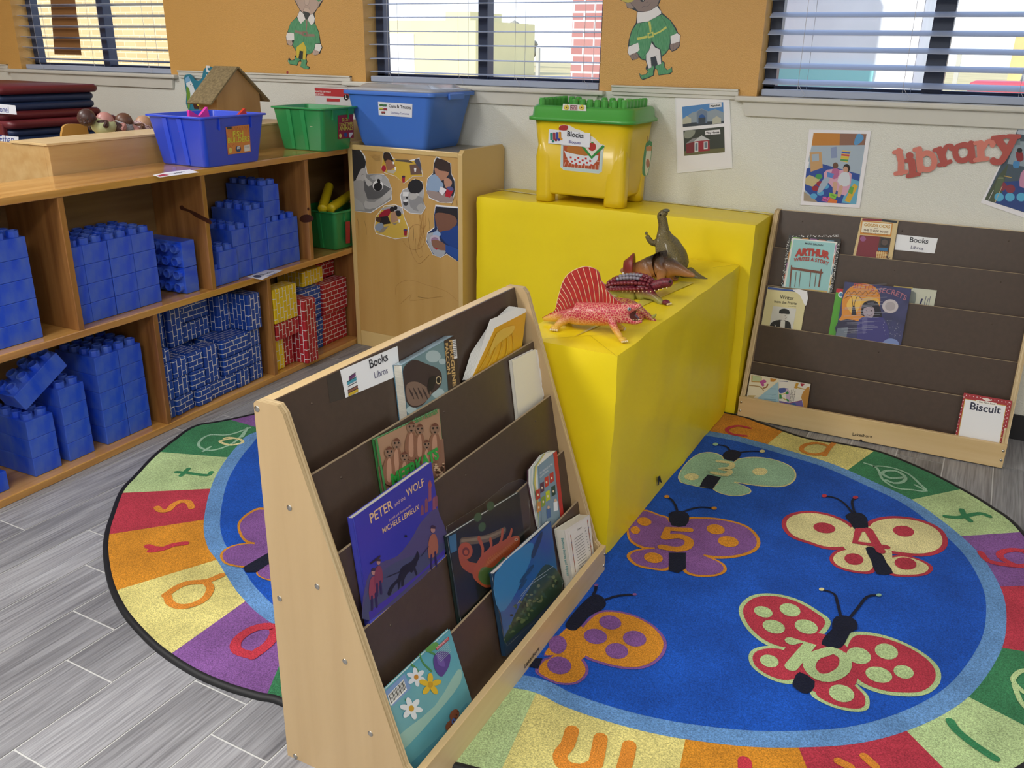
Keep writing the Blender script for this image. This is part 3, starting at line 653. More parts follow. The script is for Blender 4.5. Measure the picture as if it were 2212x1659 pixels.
def meer(a, x, y, h, c='8a5f48'):
    w_ = h*.2
    a.poly([(x-w_*.5, y), (x-w_*.9, y-h*.3), (x-w_*.6, y-h*.62), (x-w_*.1, y-h*.75), (x+w_*.5, y-h*.7), (x+w_*.8, y-h*.35), (x+w_*.5, y+h*.02)], c, 3)
    a.poly([(x-w_*.3, y-h*.1), (x-w_*.3, y-h*.6), (x+w_*.2, y-h*.66), (x+w_*.3, y-h*.1)], 'b98c73', 3)
    a.circ((x, y-h*.85), w_*.62, w_*.72, '8d6d58'); a.circ((x-w_*.25, y-h*.87), w_*.13, w_*.16, '1d1410'); a.circ((x+w_*.3, y-h*.88), w_*.12, w_*.15, '1d1410'); a.circ((x, y-h*.76), w_*.16, w_*.12, '1d1410')
    a.poly([(x-w_*.5, y-h*.92), (x, y-h*1.02), (x+w_*.5, y-h*.94), (x, y-h*.93)], '6a3e2c', 3)
def art(a):
    a.poly([(772, 968), (1155, 784), (1193, 1172), (825, 1330)], 'a98469')
    a.poly([(790, 1130), (1180, 960), (1195, 1172), (825, 1330)], '8a6450')
    for i in range(40): a.circ((1125+rnd.random()*60, 1110+rnd.random()*70), 7, 5, 'c9a888' if i % 2 else '4b3327')
    for x, y, h in ((985, 1080, 220), (1035, 1080, 205), (1125, 1090, 220), (895, 1170, 210), (1075, 1150, 180), (850, 1230, 220), (940, 1230, 190)): meer(a, x, y, h)
    a.line([(772, 968), (825, 1270)], .006, '3c8a4a'); a.text('MEERKATS', (868, 1245), (1148, 1075), '2d9a3e', .95, .05); a.text('Safari Animals', (1003, 868), (1138, 808), '3c8a4a', 1, .02)
book('book', 'brown animal paperback with a group of meerkats, left of centre in the front rack', RACKF, 1, [(768, 966), (1158, 781), (1197, 1174), (828, 1335)], .006, '3e8648', art, K, 'left', pages=PAGEW)
def art(a): pass
t, a_ = book('book', 'blank white backed pamphlet with torn page edges at the right of the front rack', RACKF, 1, [(1593, 495), (1733, 426), (1782, 735), (1632, 845)], .010, 'e6e2d6', art, K, 'left', pages=PAGEW)
for i in range(4):
    P = [a_.w(p, 0)-a_.N*(.0035+.0012*i) for p in [(1725, 432), (1752+5*i, 430+3*i), (1766, 470), (1758+7*i, 520), (1778+3*i, 570), (1776+5*i, 650), (1795-3*i, 690), (1780, 745), (1760, 750)]]
    k = len(P); m = MB(); m.add(P+[p-a_.N*.0006 for p in P], [tuple(range(k)), tuple(range(k, 2*k))[::-1]]+[(j, (j+1) % k, k+(j+1) % k, k+j) for j in range(k)], PAGEW); m.build('page', t)
def art(a):
    blue = mat('cover_deep', '2c2fa8', .25, coat=.5); a.poly([(212, 722), (766, 330), (862, 982), (325, 1462)], mat('cover_mid', '2a2c9a', .25, coat=.5, c2='3a35a8', vscale=4))
    a.poly([(300, 1180), (400, 1050), (520, 1000), (620, 880), (690, 760), (790, 660), (825, 700), (862, 982), (325, 1462)], '4a4172', 3)
    a.poly([(310, 1250), (450, 1080), (620, 1000), (760, 960), (850, 900), (862, 982), (325, 1462)], '41446a', 3)
    a.poly([(318, 1400), (560, 1220), (700, 1110), (860, 950), (862, 982), (325, 1462)], '3f2f9a')
    for x, y, h in ((700, 660, 60), (730, 640, 90), (755, 560, 140), (785, 620, 80), (800, 600, 70)): a.poly([(x-10, y+50), (x-10, y+50-h), (x, y+30-h), (x+10, y+45-h), (x+12, y+40)], '8a4a62' if x % 2 else '7a4458')
    a.circ((755, 490), 14, 20, '9a4a50')
    a.text('PETER', (332, 765), (492, 655), 'd9b48a', 1, .01).text('and the', (505, 645), (580, 590), 'c9a8a0', 1).text('WOLF', (590, 575), (715, 490), 'd9b48a', 1, .01)
    a.text('Retold and illustrated by', (465, 752), (622, 640), 'c9a8a0', 1).text('MICHELE LEMIEUX', (418, 838), (680, 662), 'd9b48a', 1, .005)
    # wolf
    a.poly([(450, 1270), (475, 1210), (525, 1160), (545, 1090), (580, 1060), (620, 1040), (650, 1000), (665, 960), (675, 985), (680, 1005), (665, 1040), (650, 1080), (665, 1120), (655, 1140), (640, 1100), (625, 1120), (610, 1110), (590, 1130), (570, 1170), (565, 1210), (550, 1215), (548, 1170), (540, 1210), (530, 1240), (522, 1190), (490, 1230), (470, 1280)], '14122a', 2)
    for x, y, s, c in ((350, 1200, 1, '8a3a52'), (385, 1120, .9, '7a3450'), (775, 900, 1.05, '9a5a4a')):
        a.poly([(x-28*s, y+110*s), (x-30*s, y), (x-12*s, y-50*s), (x+14*s, y-55*s), (x+30*s, y-20*s), (x+34*s, y+70*s)], c, 2); a.circ((x, y-85*s), 15*s, 20*s, 'a87a78'); a.poly([(x-20*s, y-95*s), (x-5*s, y-118*s), (x+18*s, y-110*s), (x+18*s, y-92*s)], '3a2440')
        a.line([(x-12*s, y+90*s), (x-10*s, y+180*s)], .006, '2a1c50'); a.line([(x+14*s, y+70*s), (x+24*s, y+160*s)], .006, '2a1c50')
    a.line([(330, 1050), (395, 1000)], .004, '2a1a30'); a.line([(445, 1150), (660, 1060)], .0015, '14122a'); a.line([(690, 1000), (745, 930)], .0015, '14122a')
    a.circ((580, 855), 10, 8, '14122a')
book('picture_book', 'large blue picture book with a dark wolf on the cover, left on the front rack', RACKF, 2, [(205, 728), (768, 325), (865, 985), (325, 1465)], .013, '4a4ec2', art, M_, 'left', off=.002)
def art(a):
    a.poly([(1535, 355), (1640, 270), (1690, 720), (1560, 790)], '7f98a8', 0); a.poly([(1640, 262), (1666, 244), (1716, 704), (1692, 722)], 'c0352c')
    a.text('ALL 4 BOOKS IN THE', (1545, 415), (1636, 345), 'e8e8e8', 1).text('LAUGH SERIES', (1545, 440), (1605, 392), 'e8e8e8', 1)
    for i, (x, y, c) in enumerate(((1560, 510, '5a3a4a'), (1592, 470, 'c8402c'), (1628, 440, 'c03a30'), (1530, 560, 'b8402c'), (1568, 610, '8aa03a'), (1600, 570, 'c8d020'), (1640, 535, '2a4a3a'), (1535, 650, 'c88a4a'))): a.poly([(x-15, y-30), (x+13, y-46), (x+16, y+22), (x-12, y+40)], c); a.circ((x, y), 6, 9, 'e8d8b8')
    a.circ((1655, 600), 10, 12, 'd9b89a'); a.poly([(1640, 615), (1668, 605), (1672, 670), (1642, 680)], 'e8ecf0'); a.circ((1605, 650), 9, 12, 'd9b89a'); a.poly([(1590, 665), (1618, 655), (1622, 720), (1595, 730)], '4a6a9a')
t, a_ = book('paperback', 'grey blue paperback back cover with red edge at the far right of the front rack', RACKF, 3, [(1530, 358), (1665, 243), (1716, 704), (1548, 800)], .008, '8aa2b0', art, M_, '', pages=PAGEW, off=.002)
for i in range(7):
    P = [a_.w(p, 0)-a_.N*(.001+.0012*i) for p in [(1665-i*6, 243), (1590-5*i, 262+i*3), (1530-9*i, 355+i*5), (1520-7*i, 480), (1545-6*i, 640), (1552-2*i, 790), (1600, 770)]]
    k = len(P); m = MB(); m.add(P+[p-a_.N*.0006 for p in P], [tuple(range(k)), tuple(range(k, 2*k))[::-1]]+[(j, (j+1) % k, k+(j+1) % k, k+j) for j in range(k)], ink(['e8e4d8', 'd8c86a', '9ab0a0', 'e4e4e0', 'c8d0d0', 'eeeeea', '4a2a3a'][i])); m.build('page', t)
def art(a):
    a.poly([(890, 860), (1395, 545), (1462, 1090), (985, 1490)], '191a16')
    a.poly([(890, 860), (945, 835), (950, 960), (905, 980)], '3f6f96')
    for c in ((1100, 720), (1190, 640), (1130, 790)): a.circ(c, 26, 34, '3f5a38', 20)
    a.line([(985, 895), (1080, 885), (1170, 870), (1290, 815)], .017, '6e5a44', 3); a.line([(985, 890), (1170, 864), (1290, 812)], .006, '8f7a60', 3)
    a.circ((1010, 962), 52, 62, 'b5532f'); a.circ((1013, 968), 26, 32, '7a3420'); a.circ((1014, 972), 15, 18, 'b5532f')
    a.poly([(962, 980), (975, 1060), (1015, 1105), (1075, 1125), (1110, 1060), (1040, 1040), (1005, 1010)], 'ad4e2e', 3)
    for p in ([(1120, 1060), (1135, 950), (1105, 870)], [(1165, 985), (1195, 930), (1188, 880)], [(1250, 925), (1270, 870), (1275, 815)], [(1300, 900), (1330, 850), (1340, 815)]): a.line(p, .011, 'b8562f', 3)
    a.poly([(1060, 1130), (1100, 1030), (1160, 960), (1240, 910), (1320, 870), (1390, 855), (1396, 920), (1350, 985), (1280, 1040), (1235, 1120), (1220, 1200), (1160, 1225), (1100, 1190)], 'b4522e', 4)
    a.poly([(1100, 1150), (1130, 1080), (1200, 1080), (1260, 1050), (1300, 1010), (1290, 1080), (1240, 1150), (1200, 1200), (1140, 1200)], '56703a', 3); a.poly([(1170, 1120), (1230, 1060), (1290, 1000), (1270, 1090), (1210, 1170)], '3f7a5a', 3)
    for i in range(16): a.line([(1180+i*13, 1010-i*8), (1160+i*13, 1060-i*8)], .0018, 'd07a4a')
    a.circ((1372, 880), 14, 10, 'd8a08a'); a.circ((1372, 880), 5, 4, '201510')
t, a_ = book('picture_book', 'dark picture book of an orange chameleon in a clear sleeve on the front rack', RACKF, 3, [(880, 858), (1398, 540), (1466, 1095), (975, 1497)], .008, '22302e', art, M_, 'left', pages=PAGEW, off=.002)
def sleeve(t, a, pts, n=1):
    m = MB()
    for k in range(n):
        P = [a.w(p, 0)+a.N*(.004+.0015*k)*(1 if k == 0 else -1)*(1 if k == 0 else 3) for p in pts]; m.add(P, [tuple(range(len(P)))], PLAS)
    c = [a.w(p, 0)+a.N*.0046 for p in pts]
    for i in range(len(pts)): m.tube([c[i], c[(i+1) % len(c)]], .0007, PLAS, 5)
    m.build('plastic_sleeve', t)
sleeve(t, a_, [(862, 788), (1130, 620), (1300, 480), (1392, 446), (1450, 468), (1480, 1085), (975, 1500), (870, 870)])
def art(a):
    a.poly([(1222, 1128), (1622, 752), (1690, 1262), (1296, 1625)], mat('print_sea', '2f6f9c', .3, c2='2a55a8', vscale=7))
    a.poly([(1222, 1128), (1450, 912), (1500, 960), (1380, 1250), (1260, 1400)], '3a86bd', 3)
    a.poly([(1296, 1625), (1330, 1500), (1400, 1350), (1500, 1180), (1560, 1080), (1610, 1060), (1690, 1130), (1690, 1262)], '2f4a3a', 2)
    a.inc = .03
    for i in range(70):
        u, v = rnd.random(), rnd.random(); x = 1330+u*340; y = 1560-u*330-v*190*(1-u*.3); a.circ((x, y), 6+8*rnd.random(), 5+8*rnd.random(), ['4f6a4a', '6a7a52', '24342c', '7a8060', '3a5a52'][i % 5])
    a.poly([(1480, 1000), (1500, 930), (1535, 850), (1560, 820), (1556, 870), (1530, 940), (1500, 1010)], '1d3d62', 3)
    for x, y in ((1470, 1090), (1430, 1140), (1420, 1190)): a.poly([(x-35, y+50), (x-8, y), (x+24, y-30), (x+30, y-20), (x+10, y+14), (x-10, y+40)], '224a70', 3)
    for p in ([(1380, 1340), (1480, 1200), (1590, 1130)], [(1400, 1290), (1500, 1170), (1640, 1070)]): a.line(p, .0012, 'b9c9cf')
t, a_ = book('picture_book', 'blue sea picture book with dolphins in a clear sleeve, front rack tray', RACKF, 4, [(1215, 1125), (1625, 748), (1695, 1262), (1292, 1636)], .012, '26425e', art, M_, 'left', pages=PAGEW, off=.003)
sleeve(t, a_, [(1188, 1120), (1235, 1060), (1600, 735), (1640, 730), (1705, 1255), (1650, 1330), (1300, 1640), (1280, 1600)])
def art(a):
    a.poly([(1745, 830), (1890, 712), (1925, 990), (1800, 1150)], 'e9e5dc')
    for u in (0, 1):
        x0, y0 = (1765, 850) if u == 0 else (1885, 742); a.line([(x0, y0), (x0+35, y0+260+u*20)], .004, '9a6a4a')
        for i in range(6): a.circ((x0+6*i+1, y0+45*i+8), 3, 6, '3a4a7a' if i % 2 else 'c05a4a')
    a.text('Contents', (1812, 818), (1842, 796), '333333', 1)
    for i in range(13): a.line([(1790+i*3, 880+i*19), (1850+i*3, 835+i*19)], .0014, '6a6a6a')
    for i in range(9): a.line([(1862+i*4, 800+i*20), (1868+i*4, 796+i*20)], .0016, '6a6a6a')
t, a_ = book('storybook', 'thick white storybook with worn corners at the far right of the front rack tray', RACKF, 4, [(1722, 815), (1902, 702), (1937, 1005), (1788, 1195)], .030, 'ece8dd', art, M_, 'left', pages=PAGE, off=.004)
sp = Art(a_.w((1722, 815), 0), (a_.w((1722, 815), 0)-a_.w((1902, 702), 0)), M_); sp.up(3); sp.text('Bedtime Stories and Rhymes', (1700, 870), (1742, 1140), '3f8a8a', 1.2, .02); sp.build('spine_print', t)
def art(a):
    a.poly([(800, 815), (1190, 445), (1335, 905), (930, 1400)], mat('print_meadow', '6fb5bf', .3, coat=.3, c2='58a3b8', vscale=6))
    a.poly([(870, 1090), (1100, 900), (1240, 680), (1255, 760), (1100, 960), (890, 1180)], '9cc6bd', 3); a.poly([(905, 1290), (1150, 1060), (1290, 880), (1335, 905), (930, 1400)], '4f98ae')
    a.poly([(800, 815), (920, 705), (960, 790), (850, 900)], '7a9acb')
    a.poly([(820, 835), (915, 738), (935, 800), (838, 900)], 'f0f0f0')
    for i in range(14): a.line([(828+i*6.4, 832-i*6.4), (843+i*6.4, 880-i*6.6)], .0012 if i % 3 else .0022, '1c1c1c')
    for p in ([(985, 760), (1000, 690), (960, 650)], [(1080, 690), (1030, 640), (1010, 590)], [(1130, 600), (1080, 580), (1050, 560)], [(960, 880), (925, 860)]): a.line(p, .004, '4c8a4a', 3)
    def fl(c, r, n, pc, cc, rot=0):
        for k in range(n): t_ = radians(rot+360*k/n); a.circ((c[0]+r*.62*cos(t_), c[1]+r*.62*sin(t_)), r*.5, r*.27, pc, math.degrees(t_))
        a.circ(c, r*.26, r*.3, cc)
    fl((988, 725), 52, 6, 'dfe6ef', 'c88a2a', 20); fl((1072, 770), 62, 5, 'e0b92c', 'c79a20', -90); fl((958, 912), 62, 6, 'e4ebf2', 'd0a030', 10)
    a.poly([(1090, 620), (1110, 580), (1150, 570), (1190, 590), (1185, 650), (1160, 700), (1135, 722), (1100, 680)], '58408f', 3); a.poly([(1110, 590), (1140, 600), (1160, 660), (1120, 650)], '6f56a8', 3)
    a.poly([(1040, 560), (1100, 515), (1120, 540), (1070, 575)], '5f9a4a', 3)
    a.poly([(1103, 552), (1180, 482), (1184, 500), (1110, 566)], 'b8303a'); a.text('SCHOLASTIC', (1110, 560), (1180, 497), 'eeeeee', 1)
    for i in range(7): a.line([(1100+i*5, 585+i*8), (1175+i*3, 515+i*9)], .0009, 'b9d0d8')
    for dx, dy in ((-10, 0), (14, -50)): a.circ((1200+dx, 1020+dy*1.3-5), 26, 36, '8f5238', 30)
    a.circ((1212, 990), 15, 22, '4f6fb8')
    for i in range(6): a.circ((1190+i*9, 1030-i*20), 5, 6, '5a2f22')
book('magazine', 'turquoise flower magazine with barcode, at the near end of the front rack tray', RACKF, 4, [(793, 815), (1193, 440), (1337, 903), (930, 1400)], .006, '6fb5bf', art, N8, 'left', 'magazine', pages=PAGEW, off=.002, ext=.0)
def art_label(quad, fn, RM, row, label, f):
    N = (RM.to_3x3() @ Vector((0, 1, TN))).normalized(); y, z = PP[row]; a = Art(RM @ Vector((0, y, z))+N*.0012, N, fn); a.poly(quad, 'eef0f4', th=.0006); a.up(2); f(a); return tag(a.build('label_card'), label, 'label card')
def f(a):
    a.text('Books', (745, 542), (852, 492), '2b2b35', 1, .012).text('Libros', (772, 600), (850, 568), '4a4470', 1)
    for i, (x0, y0, x1, y1, c) in enumerate(((618, 592, 655, 566, '6a3a6a'), (606, 622, 660, 592, '4a9ab0'), (612, 650, 662, 622, 'e8e8e8'), (610, 672, 668, 642, '8a5a4a'), (612, 690, 670, 660, 'c8a82c'))): a.poly([(x0, y0), (x1, y1), (x1+2, y1+20), (x0+2, y0+20)], c); a.line([(x0, y0), (x1, y1)], .0014, '26262c')
art_label([(567, 553), (908, 408), (925, 580), (600, 717)], K, RACKF, 0, 'white label card with small book drawing taped on top of the front rack', f)
tape = Art(RACKF @ Vector((0, PP[0][0], PP[0][1]))+(RACKF.to_3x3() @ Vector((0, 1, TN))).normalized()*.0004, RACKF.to_3x3() @ Vector((0, 1, TN)), K)
tape.poly([(485, 592), (567, 553), (600, 717), (505, 748)], mat('clear_tape', '3a2f28', .15)); tag(tape.build('tape_strip'), 'clear tape strip left of the label on the front rack', 'tape')
# --- right rack
def art(a):
    a.poly([(375, 290), (905, 335), (790, 1075), (250, 1005)], 'e6e6e2'); a.poly([(400, 305), (880, 350), (770, 1060), (275, 1000)], '9ccfd2')
    cs = ['8fbf6a', 'c98a3a', 'a06aa0', 'b85a3a', '6a9ab0', 'c8a030']
    for i in range(5): x = 400+i*98; a.line([(x, 283+i*9), (x+70, 290+i*9)], .003, cs[i])
    for i in range(5): y = 330+i*125; a.line([(890-i*19, y+40), (875-i*19, y+130)], .0032, cs[(i+2) % 6]); a.line([(372-i*24, y), (357-i*24, y+90)], .0032, cs[i])
    a.inc = .01
    for i in range(240):
        k = rnd.random()
        if i % 2: x, y = 925-k*110, 330+k*690; x += rnd.uniform(-12, 14)
        else: x, y = 345-k*95, 300+k*680; x += rnd.uniform(-14, 14)
        a.circ((x, y), rnd.uniform(2, 6), rnd.uniform(2, 5), 'e8e8e8', n=6)
    for i in range(60): a.circ((380+rnd.random()*540, 262+rnd.uniform(-6, 16)), 5, 4, 'e8e8e8', n=6)
    a.inc = .1; a.L += 1
    a.text('MARC BROWN', (530, 360), (737, 384), '3a4a52', 1, .01); a.text('ARTHUR', (415, 497), (812, 533), 'b5392f', 1.15, .07, arc=.22); a.text('WRITES A STORY', (398, 562), (802, 608), 'b5392f', 1.15, .03, arc=.5)
    a.line([(375, 610), (355, 860)], .005, '7a4634'); a.line([(718, 655), (690, 850)], .005, '7a4634'); a.line([(380, 640), (725, 690)], .009, '7a4634')
    for x in (430, 480, 600, 660): a.line([(x, 680), (x-18, 850)], .002, '7a4634')
    a.poly([(300, 860), (790, 900), (765, 1050), (270, 1010)], 'd9b07a'); a.poly([(560, 890), (740, 905), (715, 990), (560, 980)], 'ddd23a')
book('picture_book', 'light blue picture book with red title and pencil border, upper left of the wall rack', RACKR, 1, [(345, 255), (945, 300), (820, 1085), (225, 960)], .009, '1d1d20', art, RF, 'left', spinec=mat('cover_red', 'b8342c', .4))
def art(a):
    a.poly([(1195, 62), (1422, 75), (1418, 98), (1190, 88)], '8a2434'); a.poly([(1422, 75), (1600, 92), (1590, 118), (1418, 98)], '22262c')
    a.poly([(1185, 90), (1545, 120), (1525, 275), (1165, 245)], 'd08a2c'); a.poly([(1195, 100), (1532, 128), (1513, 252), (1178, 225)], 'ece4cc')
    a.text('GOLDILOCKS', (1210, 150), (1512, 178), 'c0902c', 1, .03).text('AND', (1330, 184), (1375, 188), '6a4a2a', 1, .01).text('THE THREE BEARS', (1202, 208), (1490, 234), '6a4a2a', 1, .03).text('Retold by - Illustrated by', (1200, 234), (1485, 256), '4a3a2a', .8)
    a.poly([(1165, 255), (1395, 275), (1340, 600), (1100, 570)], '7d2634'); a.poly([(1395, 275), (1525, 290), (1470, 615), (1340, 600)], '4a3228')
    a.circ((1200, 300), 34, 30, '9a5a8a'); a.poly([(1410, 290), (1510, 300), (1490, 400), (1400, 390)], '2c2a2a'); a.circ((1450, 340), 38, 34, '5a4a44')
    a.poly([(1375, 400), (1490, 405), (1480, 440), (1372, 432)], '2f6fa0'); a.poly([(1358, 440), (1485, 450), (1468, 530), (1348, 520)], 'b8762c')
    for i in range(5): a.line([(1365+i*25, 442), (1352+i*25, 522)], .0014, 'e8d8a0'); a.line([(1356, 455+i*16), (1478, 462+i*16)], .0014, 'e8d8a0')
    for i in range(16): a.circ((1490+rnd.uniform(-20, 30), 500+i*7), 6, 6, ['7a3a34', '4a5a3a', '8a7a6a'][i % 3])
book('picture_book', 'small brown fairy tale book with gold title plate, topmost on the wall rack', RACKR, 0, [(1180, 58), (1610, 90), (1520, 625), (1065, 575)], .010, 'd9c08a', art, RF, 'left', spinec=mat('cover_cream', 'ddd2a8', .5))
def art(a):
    a.poly([(102, 855), (392, 888), (420, 912), (98, 882)], '2f4f9a'); a.poly([(385, 885), (555, 906), (548, 1060), (520, 1055), (470, 950)], 'e9e9ee', 2)
    a.text('Writer', (238, 990), (398, 1006), '2a2420', 1.1, .01).text('from the Prairie', (172, 1036), (432, 1062), '2a2420', 1.1, .01).text('by the same hand', (335, 1080), (425, 1088), '4a4440', 1)
    a.poly([(160, 1075), (430, 1108), (375, 1400), (110, 1362)], 'd0d0cc'); a.poly([(120, 1310), (150, 1260), (235, 1235), (330, 1250), (365, 1290), (340, 1390), (115, 1362)], '1e1e20', 2)
    a.poly([(250, 1240), (300, 1250), (295, 1340), (240, 1330)], 'd6d6d2'); a.circ((282, 1195), 44, 50, 'cfcbc6'); a.poly([(232, 1160), (240, 1120), (290, 1105), (345, 1125), (350, 1170), (290, 1165)], '1b1b1d', 2)
    a.circ((300, 1190), 4, 4, '222222'); a.line([(300, 1218), (318, 1212)], .0012, '444444'); a.poly([(150, 1330), (220, 1315), (300, 1345), (290, 1370), (160, 1360)], 'c9c5c0', 2); a.line([(180, 1290), (215, 1350)], .0015, 'e8e8e8')
book('book', 'cream biography with a black and white photograph, lower left tier of the wall rack', RACKR, 2, [(100, 850), (555, 905), (475, 1415), (15, 1345)], .005, 'd6cd9e', art, RF, 'left')
def art(a):
    a.poly([(895, 872), (970, 877), (965, 925), (888, 915)], 'c8283c'); a.circ((945, 945), 32, 34, 'e8eef4'); a.circ((945, 945), 20, 22, '4a8ab8')
book('picture_book', 'bright green book edge showing left of the dark blue picture book on the wall rack', RACKR, 2, [(895, 870), (1300, 915), (1215, 1520), (790, 1465)], .004, '4fa02c', art, RF, 'left', off=.001)
def art(a):
    a.poly([(990, 795), (1760, 875), (1625, 1592), (870, 1480)], mat('print_night', '262a5a', .22, coat=.6, c2='34386e', vscale=18))
    a.poly([(955, 1180), (960, 1020), (1010, 900), (1100, 835), (1220, 815), (1330, 850), (1390, 930), (1395, 1060), (1340, 1180), (1130, 1250), (930, 1240)], 'd98f3c', 4)
    a.poly([(1040, 1000), (1100, 950), (1180, 1000), (1160, 1090), (1090, 1170), (1010, 1080)], 'e8bc5c', 3); a.poly([(1180, 1010), (1260, 970), (1380, 1000), (1370, 1080), (1200, 1080)], 'e0b050', 3)
    for i in range(6): a.line([(1010+i*65, 935), (1030+i*65, 905), (1062+i*65, 935), (1040+i*65, 960)], .0016, '5a3a1c', 3)
    a.line([(980, 990), (1060, 960), (1080, 1050), (1090, 1170)], .002, '4a2f1a', 4); a.line([(1185, 1000), (1140, 960), (1100, 1050), (1090, 1170)], .002, '4a2f1a', 4)
    a.poly([(915, 1250), (1110, 1240), (1100, 1380), (890, 1400)], '34344e', 2); a.poly([(905, 1330), (1030, 1320), (1000, 1480), (870, 1470)], '6f7a8a'); a.poly([(1065, 1180), (1080, 1080), (1100, 1060), (1125, 1180)], '2c2c36')
    a.poly([(1180, 1120), (1200, 1050), (1260, 1015), (1350, 1020), (1390, 1080), (1420, 1200), (1380, 1260), (1330, 1200), (1190, 1190)], '1a1826', 3)
    a.circ((1268, 1140), 66, 80, 'a89aa6'); a.poly([(1195, 1110), (1215, 1060), (1290, 1045), (1330, 1090), (1250, 1085)], '1a1826', 2)
    a.circ((1240, 1125), 8, 6, '1a1820'); a.circ((1296, 1130), 8, 6, '1a1820'); a.line([(1250, 1175), (1275, 1185), (1300, 1172)], .0018, '5a3a4a', 3)
    a.poly([(1130, 1440), (1140, 1260), (1210, 1200), (1300, 1210), (1430, 1210), (1490, 1330), (1500, 1430), (1460, 1560), (1120, 1510)], '3f3d7e', 3); a.poly([(1190, 1230), (1250, 1220), (1240, 1350), (1200, 1400)], '5a5890', 2)
    a.poly([(1420, 1500), (1500, 1450), (1590, 1470), (1620, 1530), (1600, 1590), (1400, 1555)], '7a8cc0', 3); a.poly([(1180, 1470), (1300, 1480), (1420, 1520), (1400, 1555), (1150, 1515)], '8a7a86', 3)
    a.text("SITTI'S", (1085, 868), (1325, 905), 'b8504a', 1, .01, arc=.1); a.text('SECRETS', (1370, 920), (1690, 1015), 'a8687a', 1, .01, arc=.3); a.circ((1515, 1078), 93, 80, 'c4bcc0'); a.circ((1515, 1078), 60, 52, 'a8a0a6')
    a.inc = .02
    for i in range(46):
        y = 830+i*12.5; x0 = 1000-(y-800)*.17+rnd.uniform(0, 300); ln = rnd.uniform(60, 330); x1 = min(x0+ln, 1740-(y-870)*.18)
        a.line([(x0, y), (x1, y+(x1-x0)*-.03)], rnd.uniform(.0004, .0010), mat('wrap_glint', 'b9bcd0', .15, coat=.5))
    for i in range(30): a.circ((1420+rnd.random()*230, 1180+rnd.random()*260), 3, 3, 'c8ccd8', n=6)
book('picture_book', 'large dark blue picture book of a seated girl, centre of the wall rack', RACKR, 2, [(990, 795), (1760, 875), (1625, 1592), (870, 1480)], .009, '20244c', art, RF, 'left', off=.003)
def art(a):
    a.line([(1560, 848), (1770, 868)], .004, 'c8b060'); a.poly([(1560, 900), (1780, 905), (1810, 960), (1800, 1040), (1750, 1090), (1600, 1110)], '8a928c', 3); a.poly([(1745, 1090), (1790, 1050), (1775, 1140), (1730, 1130)], 'a0885a', 2)
    a.poly([(1875, 990), (1893, 992), (1868, 1062), (1848, 1058)], '2f2f5a')
    for x in (1905, 1930, 1955): a.line([(x+25, 960+(x % 50)), (x+6, 1050), (x, 1140)], .0016, '3f3a6a', 3)
book('book', 'pale grey sketch book half hidden right of the dark blue wall rack book', RACKR, 1, [(1555, 845), (2055, 895), (2000, 1165), (1500, 1115)], .004, 'c9cbb8', art, RF, '')
